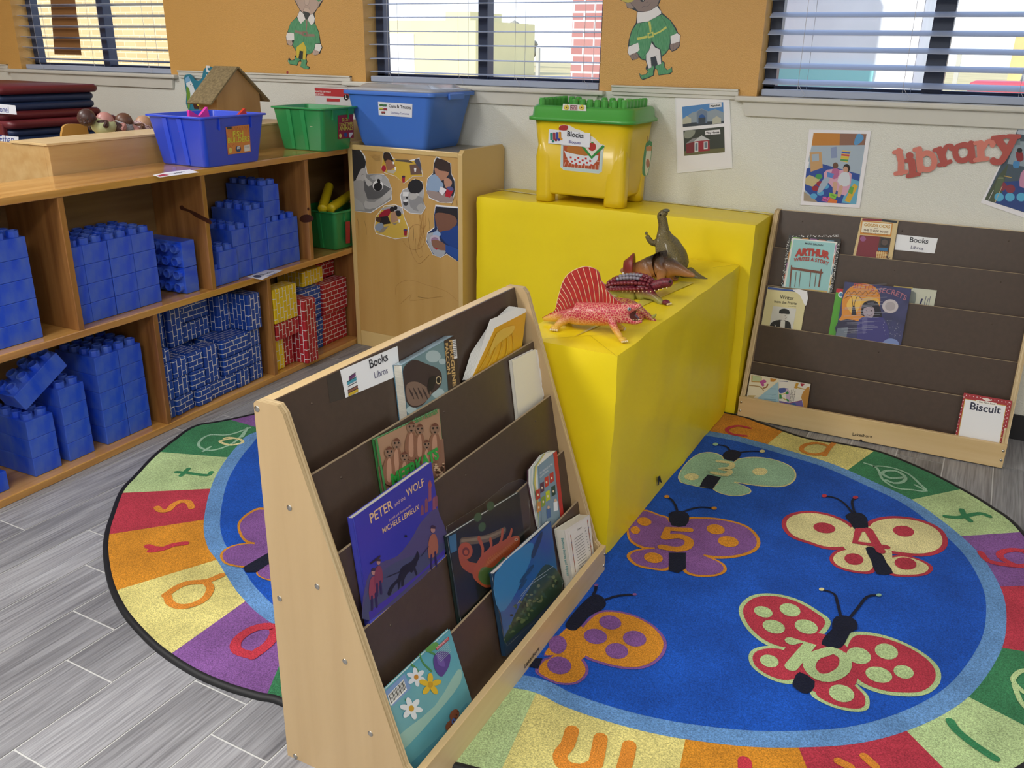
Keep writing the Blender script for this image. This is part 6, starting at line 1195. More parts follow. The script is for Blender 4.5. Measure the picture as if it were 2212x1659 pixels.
def pattern(name, c, c2, sc, kind='stripe'):
    m = bpy.data.materials.new(name); m.use_nodes = True; n, l = m.node_tree.nodes, m.node_tree.links; b = n['Principled BSDF']; tc = n.new('ShaderNodeTexCoord')
    if kind == 'stripe': w_ = n.new('ShaderNodeTexWave'); w_.inputs['Scale'].default_value = sc; w_.bands_direction = 'Z'
    else: w_ = n.new('ShaderNodeTexVoronoi'); w_.inputs['Scale'].default_value = sc
    l.new(tc.outputs['Object'], w_.inputs['Vector']); r = n.new('ShaderNodeValToRGB'); l.new(w_.outputs[0 if kind == 'dot' else 'Fac'] if kind == 'stripe' else w_.outputs['Distance'], r.inputs[0]); r.color_ramp.interpolation = 'CONSTANT'
    r.color_ramp.elements[0].color = lin(c2); r.color_ramp.elements[1].position = .5 if kind == 'stripe' else .35; r.color_ramp.elements[1].color = lin(c); l.new(r.outputs[0], b.inputs['Base Color']); b.inputs['Roughness'].default_value = .8; MATS[name] = m; return m
doll((738, 1003), '4a3330', mat('doll_romper', 'c8cfa0', .8), 'dark brown baby doll in a pale yellow romper, leftmost of the four dolls', '3a2320', 0)
doll((895, 1028), 'bf8a84', pattern('doll_stripe', 'd8d8dc', '2c3448', 90), 'pink baby doll in a striped shirt with open mouth, second of the four dolls', 'a03f48', 1)
doll((1057, 1034), '6a4a3c', pattern('doll_floral', 'd8c0c4', '6a2a3a', 140, 'dot'), 'brown baby doll in a floral top, third of the four dolls', '5a3028', 2)
doll((1225, 1055), 'c29a7e', pattern('doll_blue', '5a6ab0', 'c8c8a0', 120, 'dot'), 'light tan baby doll in blue, nearest the blue bin', 'b0706a', 3)
a = Art((-3.27, 0, 0), (1, 0, 0), S_); a.poly([(535, 1110), (550, 1075), (590, 1058), (720, 1062), (745, 1090), (750, 1215), (545, 1215)], mat('doll_bed_wood', 'b58a45', .4, coat=.2), 3, th=.012); tag(a.build('doll_bed'), 'rounded yellow wooden doll bed end left of the dolls', 'doll bed')
# ================================================================ alphabet rug
RZ = .010
def rugm(name, c):
    m = bpy.data.materials.new(name); m.use_nodes = True; n, l = m.node_tree.nodes, m.node_tree.links; b = n['Principled BSDF']; b.inputs['Roughness'].default_value = .95; b.inputs['Specular IOR Level'].default_value = .15
    b.inputs['Sheen Weight'].default_value = .05
    tc = n.new('ShaderNodeTexCoord'); a = n.new('ShaderNodeTexNoise'); a.inputs['Scale'].default_value = 7; a.inputs['Detail'].default_value = 5; l.new(tc.outputs['Object'], a.inputs['Vector'])
    f = n.new('ShaderNodeTexNoise'); f.inputs['Scale'].default_value = 330; f.inputs['Detail'].default_value = 2; l.new(tc.outputs['Object'], f.inputs['Vector'])
    r1 = n.new('ShaderNodeMapRange'); r1.inputs[1].default_value = .3; r1.inputs[2].default_value = .7; r1.inputs[3].default_value = .76; r1.inputs[4].default_value = 1.1; l.new(a.outputs[0], r1.inputs[0])
    r2 = n.new('ShaderNodeMapRange'); r2.inputs[1].default_value = .3; r2.inputs[2].default_value = .7; r2.inputs[3].default_value = .62; r2.inputs[4].default_value = 1.3; l.new(f.outputs[0], r2.inputs[0])
    mu = n.new('ShaderNodeMath'); mu.operation = 'MULTIPLY'; l.new(r1.outputs[0], mu.inputs[0]); l.new(r2.outputs[0], mu.inputs[1])
    sc = n.new('ShaderNodeVectorMath'); sc.operation = 'SCALE'; sc.inputs[0].default_value = lin(c)[:3]; l.new(mu.outputs[0], sc.inputs['Scale']); l.new(sc.outputs[0], b.inputs['Base Color'])
    bp = n.new('ShaderNodeBump'); bp.inputs['Strength'].default_value = .6; bp.inputs['Distance'].default_value = .003; l.new(f.outputs[0], bp.inputs['Height']); l.new(bp.outputs[0], b.inputs['Normal']); return m
RC = {k: rugm('pile_'+k, c) for k, c in dict(black='1c2030', blue='1b55bd', ring='6795cc', purple='85589a', green='3c7f56', lime='b7cf96', red='b83a4c', orange='d48e2c', yellow='ddd285', letter_orange='d98a34', letter_red='c23a4a', letter_green='3a8558', mint='9cc4a8', cream='e2d9a0', navy='161a30').items()}
t_rug = thing('alphabet_rug', 'large oval alphabet rug with numbered butterflies on a blue centre', 'rug', (-.99, 2.18, 0))
outer_px = [(497, 905), (420, 920), (371, 952), (330, 985), (290, 1027), (260, 1060), (241, 1108), (228, 1150), (225, 1195), (235, 1256), (260, 1312), (298, 1360), (346, 1405), (415, 1450), (485, 1481), (554, 1502), (613, 1518)]
OUT = [atz(p, RZ) for p in outer_px]
a0, b0 = 1.455, 1.07
def ell(t, cx=-.985, cy=2.17, a=1.455, b=1.068, rot=11): u, v, q = a*cos(radians(t)), b*sin(radians(t)), radians(rot); return Vector((cx+u*cos(q)-v*sin(q), cy+u*sin(q)+v*cos(q), RZ))
OUT += [Vector((-.95, 1.10, RZ)), atz((1000, 1659), RZ), Vector((-.40, 1.215, RZ)), Vector((-.05, 1.38, RZ)), Vector((.24, 1.66, RZ)), Vector((.40, 2.0, RZ)), Vector((.42, 2.35, RZ))]
OUT += [atz(p, RZ) for p in [(2212, 1150), (2140, 1092), (2060, 1045), (1985, 1008), (1900, 975), (1820, 958), (1740, 945), (1650, 915)]]
OUT += [Vector((-.75, 3.255, RZ)), Vector((-1.15, 3.225, RZ)), Vector((-1.55, 3.10, RZ)), Vector((-1.95, 2.87, RZ)), Vector((-2.2, 2.62, RZ))]
OC = spline(OUT, 8)
inner_px = [(548, 935), (514, 962), (480, 1005), (455, 1055), (440, 1130), (448, 1180), (470, 1212), (490, 1245), (522, 1290), (590, 1348)]
INN = [atz(p, RZ) for p in inner_px]+[Vector((-1.10, 1.30, RZ)), Vector((-.90, 1.345, RZ))]
INN += [atz(p, RZ) for p in [(1132, 1490), (1215, 1525), (1300, 1555), (1400, 1582), (1500, 1600), (1630, 1614), (1760, 1614), (1860, 1605), (1950, 1582), (2035, 1545), (2100, 1498), (2150, 1430), (2172, 1370), (2170, 1295), (2140, 1230), (2100, 1180), (2035, 1125), (1970, 1080), (1890, 1042), (1800, 1003), (1720, 978), (1640, 955), (1570, 938)]]
INN += [Vector((-.95, 3.01, RZ)), Vector((-1.3, 2.93, RZ)), Vector((-1.65, 2.80, RZ)), Vector((-1.95, 2.58, RZ)), Vector((-2.15, 2.35, RZ))]
IC = spline(INN, 8)
CC = Vector((-.98, 2.18, RZ))
rg_ = Art((0, 0, RZ), (0, 0, 1), None, eps=.0006)
ZB = MB(); n_ = len(OC)
bd = MB(); P = OC
def off(P, d):
    out = []
    for i, p in enumerate(P):
        t_ = (P[(i+1) % len(P)]-P[i-1]).normalized(); out.append(p+Vector((t_.y, -t_.x, 0))*d)
    return out
ccw = sum(P[i].x*P[(i+1) % n_].y-P[(i+1) % n_].x*P[i].y for i in range(n_)) > 0; sg = 1 if ccw else -1
O1 = off(P, sg*-.006); O2 = off(P, sg*.004)
zz_ = lambda Q, z: [Vector((p.x, p.y, z)) for p in Q]
rings = [zz_(O2, .0005), zz_(O2, .006), zz_(off(P, sg*.001), .0115), zz_(off(P, sg*-.006), .0125), zz_(off(P, sg*-.012), .010)]
k = n_; vs = [p for r in rings for p in r]; fs = [(i*k+j, i*k+(j+1) % k, (i+1)*k+(j+1) % k, (i+1)*k+j) for i in range(4) for j in range(k)]
bd.add(vs, fs, mat('binding', '16171b', .6), True); bd.build('binding', t_rug)
rg_.add(zz_(off(P, sg*-.008), RZ-.0002), [tuple(range(n_)) if ccw else tuple(range(n_))[::-1]], RC['black'])
bounds = [((560, 925), (506, 910)), ((514, 989), (371, 979.5)), ((455, 1055), (281.6, 1064)), ((437.6, 1123.5), (234, 1156.6)), ((466, 1208), (252, 1274)), ((552, 1290), (384, 1400.5)), ((620, 1365), (578, 1491))]
BW_ = [(atz(a, RZ), atz(b, RZ)) for a, b in bounds]
BW_ += [(Vector((-1.08, 1.30, RZ)), Vector((-1.05, 1.10, RZ)))]
BW_ += [(atz(a, RZ), atz(b, RZ)) for a, b in [((1155.8, 1509), (1071, 1655)), ((1479.7, 1598.8), (1476, 1659)), ((1726.7, 1615), (1745, 1659)), ((1963.8, 1582), (2027.7, 1658)), ((2110, 1510), (2212, 1573.6)), ((2174, 1404.6), (2212, 1411)), ((2159.7, 1269), (2212, 1265)), ((2069, 1161.8), (2212, 1147.5)), ((1959.7, 1081.4), (2071, 1058.7)), ((1823.6, 1017.5), (1881, 980)), ((1660.8, 961.8), (1706, 922.7))]]
BW_ += [(Vector((x, y, RZ)), Vector((x2, y2, RZ))) for x, y, x2, y2 in ((-.85, 3.02, -.85, 3.2), (-1.15, 2.98, -1.18, 3.2), (-1.45, 2.89, -1.52, 3.1), (-1.72, 2.75, -1.82, 2.95), (-1.95, 2.58, -2.08, 2.75), (-2.12, 2.39, -2.28, 2.5))]
COLS = ['green', 'lime', 'red', 'orange', 'yellow', 'purple', 'green', 'lime', 'yellow', 'orange', 'red', 'lime', 'green', 'red', 'purple', 'lime', 'green', 'yellow', 'orange', 'red', 'purple', 'lime', 'green', 'yellow', 'purple']
OI = off(P, sg*-.011)
def near(C, a, b):
    d = (b-a).normalized(); best = None
    for i, p in enumerate(C):
        u = (p-a).dot(d)
        e = ((p-a)-d*u).length
        if u > -.08 and (best is None or e < best[0]): best = (e, i)
    return best[1]
ob = [near(OI, a, b) for a, b in BW_]; ib = [min(range(len(IC)), key=lambda i: (IC[i]-a).length) for a, b in BW_]
for i in range(len(BW_)):
    j = (i+1) % len(BW_); o0, o1, i0, i1 = ob[i], ob[j], ib[i], ib[j]
    os_ = [OI[(o0+k) % len(OI)] for k in range((o1-o0) % len(OI)+1)]; is_ = [IC[(i0+k) % len(IC)] for k in range((i1-i0) % len(IC)+1)]
    # strips between the two curves keep the faces small and clean
    m_ = max(len(os_), len(is_), 2)
    pick = lambda L: [L[round(k*(len(L)-1)/(m_-1))] for k in range(m_)]
    a_, b_ = pick(os_), [p+(CC-p).normalized()*.01 for p in pick(is_)]
    z_ = Vector((0, 0, .0002))
    rg_.add([p+z_ for p in a_+b_], [(k, k+1, m_+k+1, m_+k) for k in range(m_-1)], RC[COLS[i % len(COLS)]])
nI = len(IC); z1 = RZ+.0005
rg_.add([Vector((p.x, p.y, z1)) for p in IC], [tuple(range(nI))], RC['ring'])
def inn_off(P, d):
    c = sum(P[i].x*P[(i+1) % len(P)].y-P[(i+1) % len(P)].x*P[i].y for i in range(len(P))) > 0; return off(P, -d if c else d)
rg_.add([Vector((p.x, p.y, z1+.0003)) for p in inn_off(IC, .047)], [tuple(range(nI))], RC['blue'])
rg_.L = 2; rg_.inc = .05; WI = [0]
LW = .021
def let(fn, *strokes, m='letter_orange', w=LW, sm=3):
    rg_.fn = fn
    for s in strokes: rg_.line(s, w, RC[m], sm)
RL = T(200, 880, 2.513); RA = T(1300, 900, 2.4254); RB_ = T(1300, 1250, 2.4254); RCx = T(980, 1200, 3.072)
let(RL, [(855, 112), (740, 150), (640, 150), (585, 180), (580, 215), (640, 235), (720, 215), (790, 175), (840, 112)], [(600, 240), (640, 215)], [(840, 115), (815, 160)], m='mint', w=.010)
let(RL, [(715, 170), (740, 165), (800, 175), (815, 190), (790, 200), (740, 205), (690, 185), (760, 170)], m='cream', w=.012)
let(RL, [(455, 352), (520, 358), (620, 370), (645, 352)], [(520, 335), (480, 372)], m='letter_green', w=.016)
let(RL, [(350, 545), (370, 562), (410, 560), (440, 530), (480, 512), (520, 515), (538, 545)], m='letter_orange')
let(RL, [(505, 740), (440, 748), (380, 770), (315, 780)], [(380, 770), (330, 765), (300, 755)], m='letter_red')
let(RL, [(700, 913), (620, 945), (520, 955), (460, 978), (395, 1022)], [(618, 952), (640, 985), (610, 1040), (540, 1075), (470, 1083), (420, 1062), (408, 1028)])
let(RL, [(985, 1195), (930, 1190), (860, 1210), (800, 1250), (775, 1290), (790, 1325), (860, 1345), (900, 1330), (960, 1280), (990, 1230), (985, 1200)], [(870, 1352), (905, 1320)], m='letter_red', w=.026)
let(RA, [(775, 62), (720, 50), (670, 58), (655, 75), (690, 95), (755, 102)], m='letter_red', w=.016); let(RA, [(1215, 140), (1190, 165), (1165, 205)], [(1200, 160), (1130, 140), (1065, 150), (1045, 175), (1080, 195), (1130, 200), (1170, 190)], w=.018)
let(RA, [(1375, 245), (1440, 270), (1470, 330), (1540, 375), (1620, 385), (1700, 392), (1660, 350), (1610, 305), (1540, 275), (1470, 262), (1420, 262)], [(1640, 360), (1690, 385)], m='mint', w=.009)
let(RA, [(1580, 320), (1520, 325), (1480, 310), (1470, 295), (1500, 285), (1550, 290), (1590, 320), (1575, 345), (1530, 350), (1490, 335)], m='mint', w=.013)
let(RA, [(2030, 525), (1990, 510), (1940, 515), (1870, 530), (1800, 525)], [(1885, 490), (1900, 520), (1930, 548)], m='letter_green', w=.018)
let(RA, [(2212, 705), (2150, 700), (2090, 715), (2090, 740), (2140, 770), (2190, 785), (2240, 775), (2250, 735), (2212, 710)], [(2190, 785), (2090, 775), (2020, 755), (1985, 715)], m='letter_red', w=.02)
let(RCx, [(785, 1165), (755, 1260), (705, 1330), (740, 1400), (850, 1425), (940, 1390)], [(975, 1215), (960, 1300), (940, 1390)], [(1165, 1265), (1150, 1340), (1120, 1440)], w=.030)
let(RCx, [(1930, 1370), (1935, 1460)], m='letter_red', w=.028); let(RB_, [(1240, 960), (1300, 990)], [(1375, 935), (1430, 985)], w=.02)
let(RB_, [(1825, 750), (1860, 800), (1960, 880), (2060, 945)], m='letter_green', w=.02); let(RB_, [(2240, 480), (2190, 490), (2155, 525), (2165, 555), (2212, 600)], [(2160, 560), (2190, 640), (2230, 690)], m='lime', w=.012)
# butterflies
def wing(fn, pts, rim, fill, k=.86, filler=None):
    rg_.fn = fn; rg_.L = max(rg_.L, 2)
    WI[0] += .025; P = spline([rg_.w(p, 0) for p in pts], 5); c = sum(P, Vector())/len(P)
    rg_.add([p+Vector((0, 0, rg_.eps*(3.4+WI[0]))) for p in P], [tuple(range(len(P)))], RC[rim])
    rg_.add([c+(p-c)*k+Vector((0, 0, rg_.eps*(4.4+WI[0]*.8))) for p in P], [tuple(range(len(P)))], RC[fill])
def rp(fn, pts, m, lay, sm=0):
    rg_.fn = fn; P = [rg_.w(p, 0) for p in pts]
    if sm: P = spline(P, sm)
    WI.append(0); rg_.add([p+Vector((0, 0, rg_.eps*(lay+.008*len(WI)))) for p in P], [tuple(range(len(P)))], RC[m])
def rd(fn, c, rx, ry, m, lay=6, rot=0): a = radians(rot); rp(fn, [(c[0]+rx*cos(t)*cos(a)-ry*sin(t)*sin(a), c[1]+rx*cos(t)*sin(a)+ry*sin(t)*cos(a)) for t in [2*pi*i/24 for i in range(24)]], m, lay)
def feel(fn, pts, tip): rg_.L = 7; rg_.fn = fn; rg_.line(pts, .008, RC['navy'], 3); rd(fn, pts[-1], 14, 8, tip, 7.5)
# four
for w_ in ([(1300, 560), (1200, 515), (1090, 497), (1000, 507), (950, 537), (946, 585), (990, 635), (1080, 668), (1190, 700), (1320, 690), (1350, 620)], [(1385, 560), (1460, 530), (1560, 525), (1680, 545), (1775, 590), (1812, 650), (1790, 705), (1700, 735), (1560, 728), (1440, 700), (1370, 630)]): wing(RA, w_, 'red', 'cream', .87)
for w_ in ([(1330, 690), (1230, 703), (1192, 745), (1225, 790), (1320, 820), (1420, 822), (1440, 760)], [(1490, 740), (1580, 728), (1680, 755), (1735, 795), (1700, 832), (1600, 842), (1510, 832), (1480, 780)]): wing(RA, w_, 'red', 'cream', .83)
rp(RA, [(1290, 590), (1400, 580), (1480, 620), (1520, 720), (1500, 790), (1400, 780), (1330, 730), (1260, 680)], 'cream', 5.2, 3)
for c, rx, ry in (((1165, 588), 58, 27), ((1580, 605), 56, 28), ((1320, 752), 50, 30), ((1590, 775), 58, 32)): rd(RA, c, rx, ry, 'red', 6, 8)
rp(RA, [(1275, 525), (1310, 508), (1360, 512), (1388, 540), (1390, 600), (1330, 600), (1300, 560)], 'navy', 6.2, 3); rp(RA, [(1380, 695), (1420, 690), (1470, 730), (1490, 770), (1525, 825), (1440, 830), (1410, 760)], 'navy', 6, 2)
feel(RA, [(1310, 508), (1270, 460), (1220, 430), (1165, 421)], 'letter_red'); feel(RA, [(1322, 505), (1312, 470), (1312, 445), (1328, 429)], 'letter_red')
rg_.L = 8; rg_.fn = RA; rg_.line([(1345, 600), (1325, 665), (1490, 690)], .022, RC['red']).line([(1395, 600), (1460, 712)], .027, RC['red']).line([(1355, 600), (1400, 600)], .02, RC['red'])
# five
for w_ in ([(430, 545), (520, 530), (640, 540), (760, 575), (825, 640), (815, 700), (720, 738), (580, 745), (450, 700)], [(360, 545), (300, 515), (220, 490), (150, 520), (130, 590), (150, 660), (240, 700), (350, 680)]): wing(RA, w_, 'orange', 'purple', .9)
for w_ in ([(440, 700), (560, 735), (640, 775), (650, 815), (590, 840), (480, 838), (420, 800)], [(360, 690), (250, 690), (160, 705), (130, 735), (170, 780), (250, 802), (345, 808), (390, 760)]): wing(RA, w_, 'orange', 'purple', .85)
rp(RA, [(330, 560), (470, 560), (540, 620), (540, 700), (500, 780), (380, 790), (300, 740), (270, 640)], 'purple', 5.2, 3)
for c, rx, ry in (((596, 596), 48, 26), ((662, 660), 55, 28), ((222, 555), 38, 22), ((270, 745), 50, 27), ((175, 600), 25, 20)): rd(RA, c, rx, ry, 'orange', 6, 8)
rp(RA, [(350, 515), (385, 500), (430, 502), (458, 525), (440, 578), (365, 575)], 'navy', 6, 2); rp(RA, [(350, 718), (440, 718), (440, 800), (400, 825), (350, 812)], 'navy', 6)
feel(RA, [(432, 502), (480, 486), (530, 480), (588, 486)], 'orange'); feel(RA, [(395, 500), (385, 470), (365, 440), (340, 425)], 'orange')
rg_.L = 8; rg_.fn = RA; rg_.line([(458, 600), (345, 595), (330, 640)], .026, RC['orange']).line([(330, 640), (400, 632), (455, 655), (445, 690), (390, 702), (315, 690)], .027, RC['orange'], 3)
# mint one (three)
for w_ in ([(690, 240), (740, 218), (830, 215), (930, 235), (1005, 275), (1015, 330), (960, 368), (860, 370), (740, 355), (660, 330)], [(640, 225), (580, 190), (500, 200), (430, 260), (400, 330), (480, 350), (600, 330)]): wing(RA, w_, 'cream', 'mint', .95)
for w_ in ([(640, 340), (720, 355), (775, 380), (775, 405), (700, 420), (620, 405), (580, 375)], [(580, 330), (480, 330), (410, 335), (420, 350), (500, 370), (560, 375)]): wing(RA, w_, 'cream', 'mint', .93)
rd(RA, (828, 292), 40, 20, 'cream'); rd(RA, (470, 320), 38, 18, 'cream')
rp(RA, [(560, 230), (680, 235), (720, 290), (690, 350), (600, 350), (560, 300)], 'mint', 5.2, 3); rp(RA, [(635, 200), (660, 182), (700, 180), (732, 200), (695, 238), (640, 225)], 'navy', 6, 2); rp(RA, [(555, 308), (625, 322), (580, 385), (512, 372), (530, 335)], 'navy', 6)
feel(RA, [(725, 192), (780, 186), (840, 187)], 'cream'); feel(RA, [(670, 182), (650, 160), (595, 150)], 'mint'); rg_.L = 8; rg_.fn = RA; rg_.line([(610, 240), (680, 250), (670, 275), (620, 280), (670, 290), (650, 312), (580, 300)], .02, RC['cream'], 3)
# ten
for w_ in ([(1200, 240), (1130, 170), (1020, 110), (900, 82), (790, 90), (725, 140), (722, 200), (770, 280), (860, 350), (980, 385), (1100, 350)], [(1290, 295), (1400, 285), (1540, 320), (1680, 390), (1765, 470), (1770, 550), (1700, 610), (1580, 620), (1440, 600), (1320, 540), (1250, 420)]): wing(RB_, w_, 'lime', 'red', .89)
for w_ in ([(980, 378), (890, 355), (800, 370), (768, 410), (790, 470), (880, 530), (990, 555), (1080, 510)], [(1300, 540), (1360, 580), (1400, 630), (1390, 690), (1310, 700), (1190, 670), (1090, 605), (1130, 520)]): wing(RB_, w_, 'lime', 'red', .83)
rp(RB_, [(1040, 300), (1180, 300), (1300, 380), (1340, 520), (1280, 600), (1120, 600), (990, 520), (930, 420)], 'red', 5.2, 3)
for c, rx, ry in (((845, 180), 50, 28), ((985, 170), 56, 33), ((900, 258), 60, 34), ((1070, 258), 62, 36), ((877, 438), 50, 32), ((1345, 410), 65, 42), ((1490, 388), 62, 40), ((1450, 510), 72, 40), ((1580, 495), 54, 34), ((1255, 608), 68, 44)): rd(RB_, c, rx, ry, 'lime', 6, 15)
rp(RB_, [(1205, 240), (1225, 205), (1280, 200), (1330, 225), (1338, 270), (1300, 290), (1270, 350), (1230, 375), (1150, 350), (1175, 300), (1205, 270)], 'navy', 6, 2); rp(RB_, [(1005, 535), (1035, 495), (1115, 545), (1095, 600), (1050, 605), (1000, 570)], 'navy', 6, 2)
feel(RB_, [(1250, 205), (1235, 140), (1215, 85), (1150, 63)], 'cream'); feel(RB_, [(1300, 210), (1340, 160), (1390, 100), (1450, 93)], 'mint')
rg_.L = 8; rg_.fn = RB_; rg_.line([(990, 335), (1090, 350), (990, 470)], .030, RC['lime']).line([(1150, 400), (1210, 385), (1272, 425), (1265, 485), (1200, 525), (1130, 520), (1085, 470), (1105, 420), (1150, 398)], .028, RC['lime'], 3)
# six, behind the front rack
for w_ in ([(940, 385), (1050, 368), (1200, 400), (1330, 470), (1410, 570), (1390, 670), (1290, 745), (1150, 760), (980, 725), (850, 670), (800, 560), (840, 480)], [(760, 480), (700, 530), (640, 600), (600, 670), (700, 660), (775, 590), (790, 520)]): wing(RCx, w_, 'purple', 'orange', .93)
for w_ in ([(800, 655), (880, 720), (890, 790), (820, 855), (700, 860), (600, 820), (540, 770), (600, 690)],): wing(RCx, w_, 'purple', 'orange', .88)
rp(RCx, [(760, 480), (850, 480), (900, 560), (870, 680), (800, 700), (700, 690), (640, 690), (740, 590)], 'orange', 5.2, 3)
for c, rx, ry in (((1038, 452), 74, 46), ((940, 545), 78, 50), ((1200, 560), 78, 52), ((1082, 642), 76, 52), ((700, 738), 80, 58), ((690, 600), 60, 60)): rd(RCx, c, rx, ry, 'purple', 6, 8)
rp(RCx, [(890, 290), (940, 265), (990, 285), (1010, 330), (980, 370), (900, 410), (810, 505), (740, 470), (820, 360)], 'navy', 6, 3); rp(RCx, [(590, 690), (560, 760), (480, 740), (520, 690)], 'navy', 6)
feel(RCx, [(1010, 300), (1090, 275), (1200, 267)], 'purple'); feel(RCx, [(925, 268), (940, 240), (945, 205)], 'purple')
# left one
for w_ in ([(925, 548), (850, 572), (790, 630), (800, 700), (850, 745), (940, 740), (1040, 690), (1040, 600)], [(905, 745), (810, 742), (730, 765), (692, 805), (715, 850), (790, 870), (880, 870), (950, 820)], [(930, 870), (890, 890), (900, 920), (970, 945), (1060, 930), (1040, 870)]): wing(RL, w_, 'orange', 'purple', .88)
rp(RL, [(900, 640), (1000, 640), (1020, 860), (960, 880), (900, 850), (880, 760)], 'purple', 5.2, 3); rp(RL, [(1020, 770), (945, 800), (850, 855), (818, 875), (830, 900), (890, 900), (950, 860), (1040, 850)], 'navy', 6)
rg_.build('pile', t_rug)
# ================================================================ things on the wall
def wallart(fn, off=.0012): return Art((0, YW-off, 0), (0, -1, 0), fn, eps=.0003)
E1 = T(600, 0, 9.758)
a = wallart(E1); OL = '343c3c'; GR = mat('crayon_green', '4b9467', .7, c2='6aa880', vscale=90, stretch=(3, 1, .5))
a.poly([(300, -620), (880, -650), (960, -5), (880, 140), (850, 160), (770, 290), (790, 400), (780, 480), (870, 680), (905, 910), (940, 1000), (890, 1130), (780, 1170), (730, 1110), (620, 1150), (600, 1230), (622, 1300), (600, 1380), (675, 1410), (660, 1460), (570, 1455), (475, 1410), (500, 1300), (440, 1300), (410, 1385), (260, 1360), (205, 1290), (235, 1210), (290, 1270), (355, 1250), (355, 1180), (385, 1160), (380, 1080), (310, 960), (290, 970), (195, 940), (170, 780), (200, 680), (270, 480), (405, 350), (465, 210), (405, 110), (350, 0)], OL, th=.0008); a.up(1)
a.poly([(320, -420), (860, -420), (945, 0), (870, 100), (850, 150), (745, 290), (680, 300), (530, 265), (470, 200), (415, 100), (365, 0)], 'c2aca0'); a.poly([(300, -620), (880, -650), (940, -380), (700, -420), (300, -400)], GR); a.poly([(820, 0), (930, -10), (880, 30), (860, 40)], GR)
a.poly([(575, 0), (665, 0), (650, 85), (610, 110), (575, 80)], 'cbb6aa'); a.line([(570, 0), (570, 80), (610, 108), (655, 80), (665, 0)], .0006, OL, 2); a.line([(410, 0), (415, 110), (465, 210), (530, 268)], .0007, OL); a.line([(850, 40), (845, 150)], .0006, OL); a.line([(540, 210), (560, 150), (605, 108), (660, 150), (675, 200)], .0006, OL, 2); a.poly([(535, 230), (560, 180), (610, 165), (660, 185), (678, 230), (670, 270), (550, 240)], 'd0bcae', 2)
a.poly([(535, 232), (600, 250), (672, 272), (660, 330), (625, 400), (595, 400), (560, 340)], '41484a'); a.line([(535, 230), (560, 180), (605, 166), (660, 185), (680, 225)], .0007, OL, 2)
a.poly([(468, 225), (530, 275), (545, 300), (585, 405), (490, 500), (445, 440), (412, 350)], 'eeecea'); a.poly([(680, 310), (750, 300), (782, 390), (770, 470), (712, 538), (665, 480), (632, 405)], 'eeecea')
a.poly([(405, 365), (445, 445), (488, 505), (585, 410), (625, 405), (710, 542), (765, 485), (780, 560), (790, 700), (800, 900), (760, 1060), (680, 1140), (610, 1140), (600, 1030), (540, 880), (480, 940), (400, 1000), (390, 1080), (320, 950), (345, 860), (350, 700), (340, 700), (215, 670), (270, 490)], GR)
a.line([(440, 440), (380, 560), (355, 700)], .0007, OL, 2); a.line([(765, 490), (770, 600), (790, 700), (800, 900)], .0007, OL); a.poly([(770, 490), (800, 520), (860, 680), (895, 910), (800, 915), (795, 740)], GR)
a.poly([(365, 628), (530, 680), (640, 715), (775, 720), (780, 770), (620, 765), (520, 735), (355, 680)], '9a8276'); a.poly([(585, 415), (625, 408), (622, 560), (605, 680), (590, 680), (600, 540)], '9a8276'); a.poly([(525, 658), (635, 670), (630, 772), (515, 755)], '8f786c'); a.poly([(555, 690), (602, 695), (598, 742), (550, 738)], '4b9467'); a.line([(548, 770), (540, 870), (480, 940), (340, 1000)], .0007, OL, 2); a.line([(545, 880), (600, 1000), (690, 1105)], .0007, OL, 2)
a.poly([(540, 885), (600, 1000), (605, 1060), (585, 1260), (528, 1255), (540, 1080), (470, 1070), (440, 1230), (398, 1220), (392, 1040), (405, 990)], 'd8c44c'); a.line([(462, 1060), (440, 1230)], .0007, OL); a.line([(540, 1040), (528, 1250)], .0007, OL); a.line([(465, 1068), (535, 1082)], .0008, OL)
a.poly([(200, 690), (275, 690), (345, 705), (350, 840), (280, 860), (190, 845), (180, 760)], 'eeecea'); a.poly([(800, 925), (910, 930), (930, 1000), (885, 1090), (775, 1050)], 'eeecea'); a.poly([(195, 850), (300, 860), (305, 960), (225, 940)], 'c2aca0', 2); a.poly([(755, 1060), (870, 1080), (850, 1150), (745, 1150)], 'c2aca0', 2)
for x in (235, 270): a.line([(x, 860), (x+5, 950)], .0005, OL)
for x in (790, 830): a.line([(x+20, 1075), (x-10, 1150)], .0005, OL)
a.poly([(220, 1250), (240, 1275), (360, 1270), (360, 1190), (395, 1225), (445, 1230), (480, 1260), (440, 1290), (405, 1370), (260, 1350), (218, 1295)], GR); a.poly([(485, 1240), (530, 1260), (585, 1260), (600, 1235), (615, 1300), (590, 1370), (660, 1425), (650, 1455), (560, 1445), (480, 1400), (505, 1300)], GR)
a.poly([(225, 1250), (250, 1340), (222, 1300)], 'a8d0b0')
tag(a.build('elf_cutout'), 'paper elf cutout in yellow trousers on the orange wall left of the middle window', 'wall decoration')
E2 = T(1340, 0, 9.2); a = wallart(E2); OL2 = '2f3844'
a.poly([(60, -640), (760, -640), (800, 0), (755, 100), (825, 250), (1000, 400), (1110, 560), (1145, 650), (1200, 700), (1180, 920), (1100, 1000), (1025, 1025), (970, 970), (910, 1060), (820, 1130), (830, 1210), (880, 1240), (880, 1330), (930, 1390), (990, 1385), (1025, 1320), (1035, 1430), (990, 1470), (760, 1500), (735, 1390), (690, 1360), (665, 1500), (560, 1550), (450, 1590), (400, 1560), (370, 1445), (420, 1490), (500, 1480), (545, 1420), (500, 1370), (515, 1310), (535, 1300), (500, 1200), (430, 1190), (370, 1140), (240, 1200), (180, 1110), (140, 1050), (150, 940), (165, 800), (220, 600), (310, 450), (330, 230), (230, 180), (140, 160), (100, 50), (0, 0)], OL2, th=.0008); a.up(1)
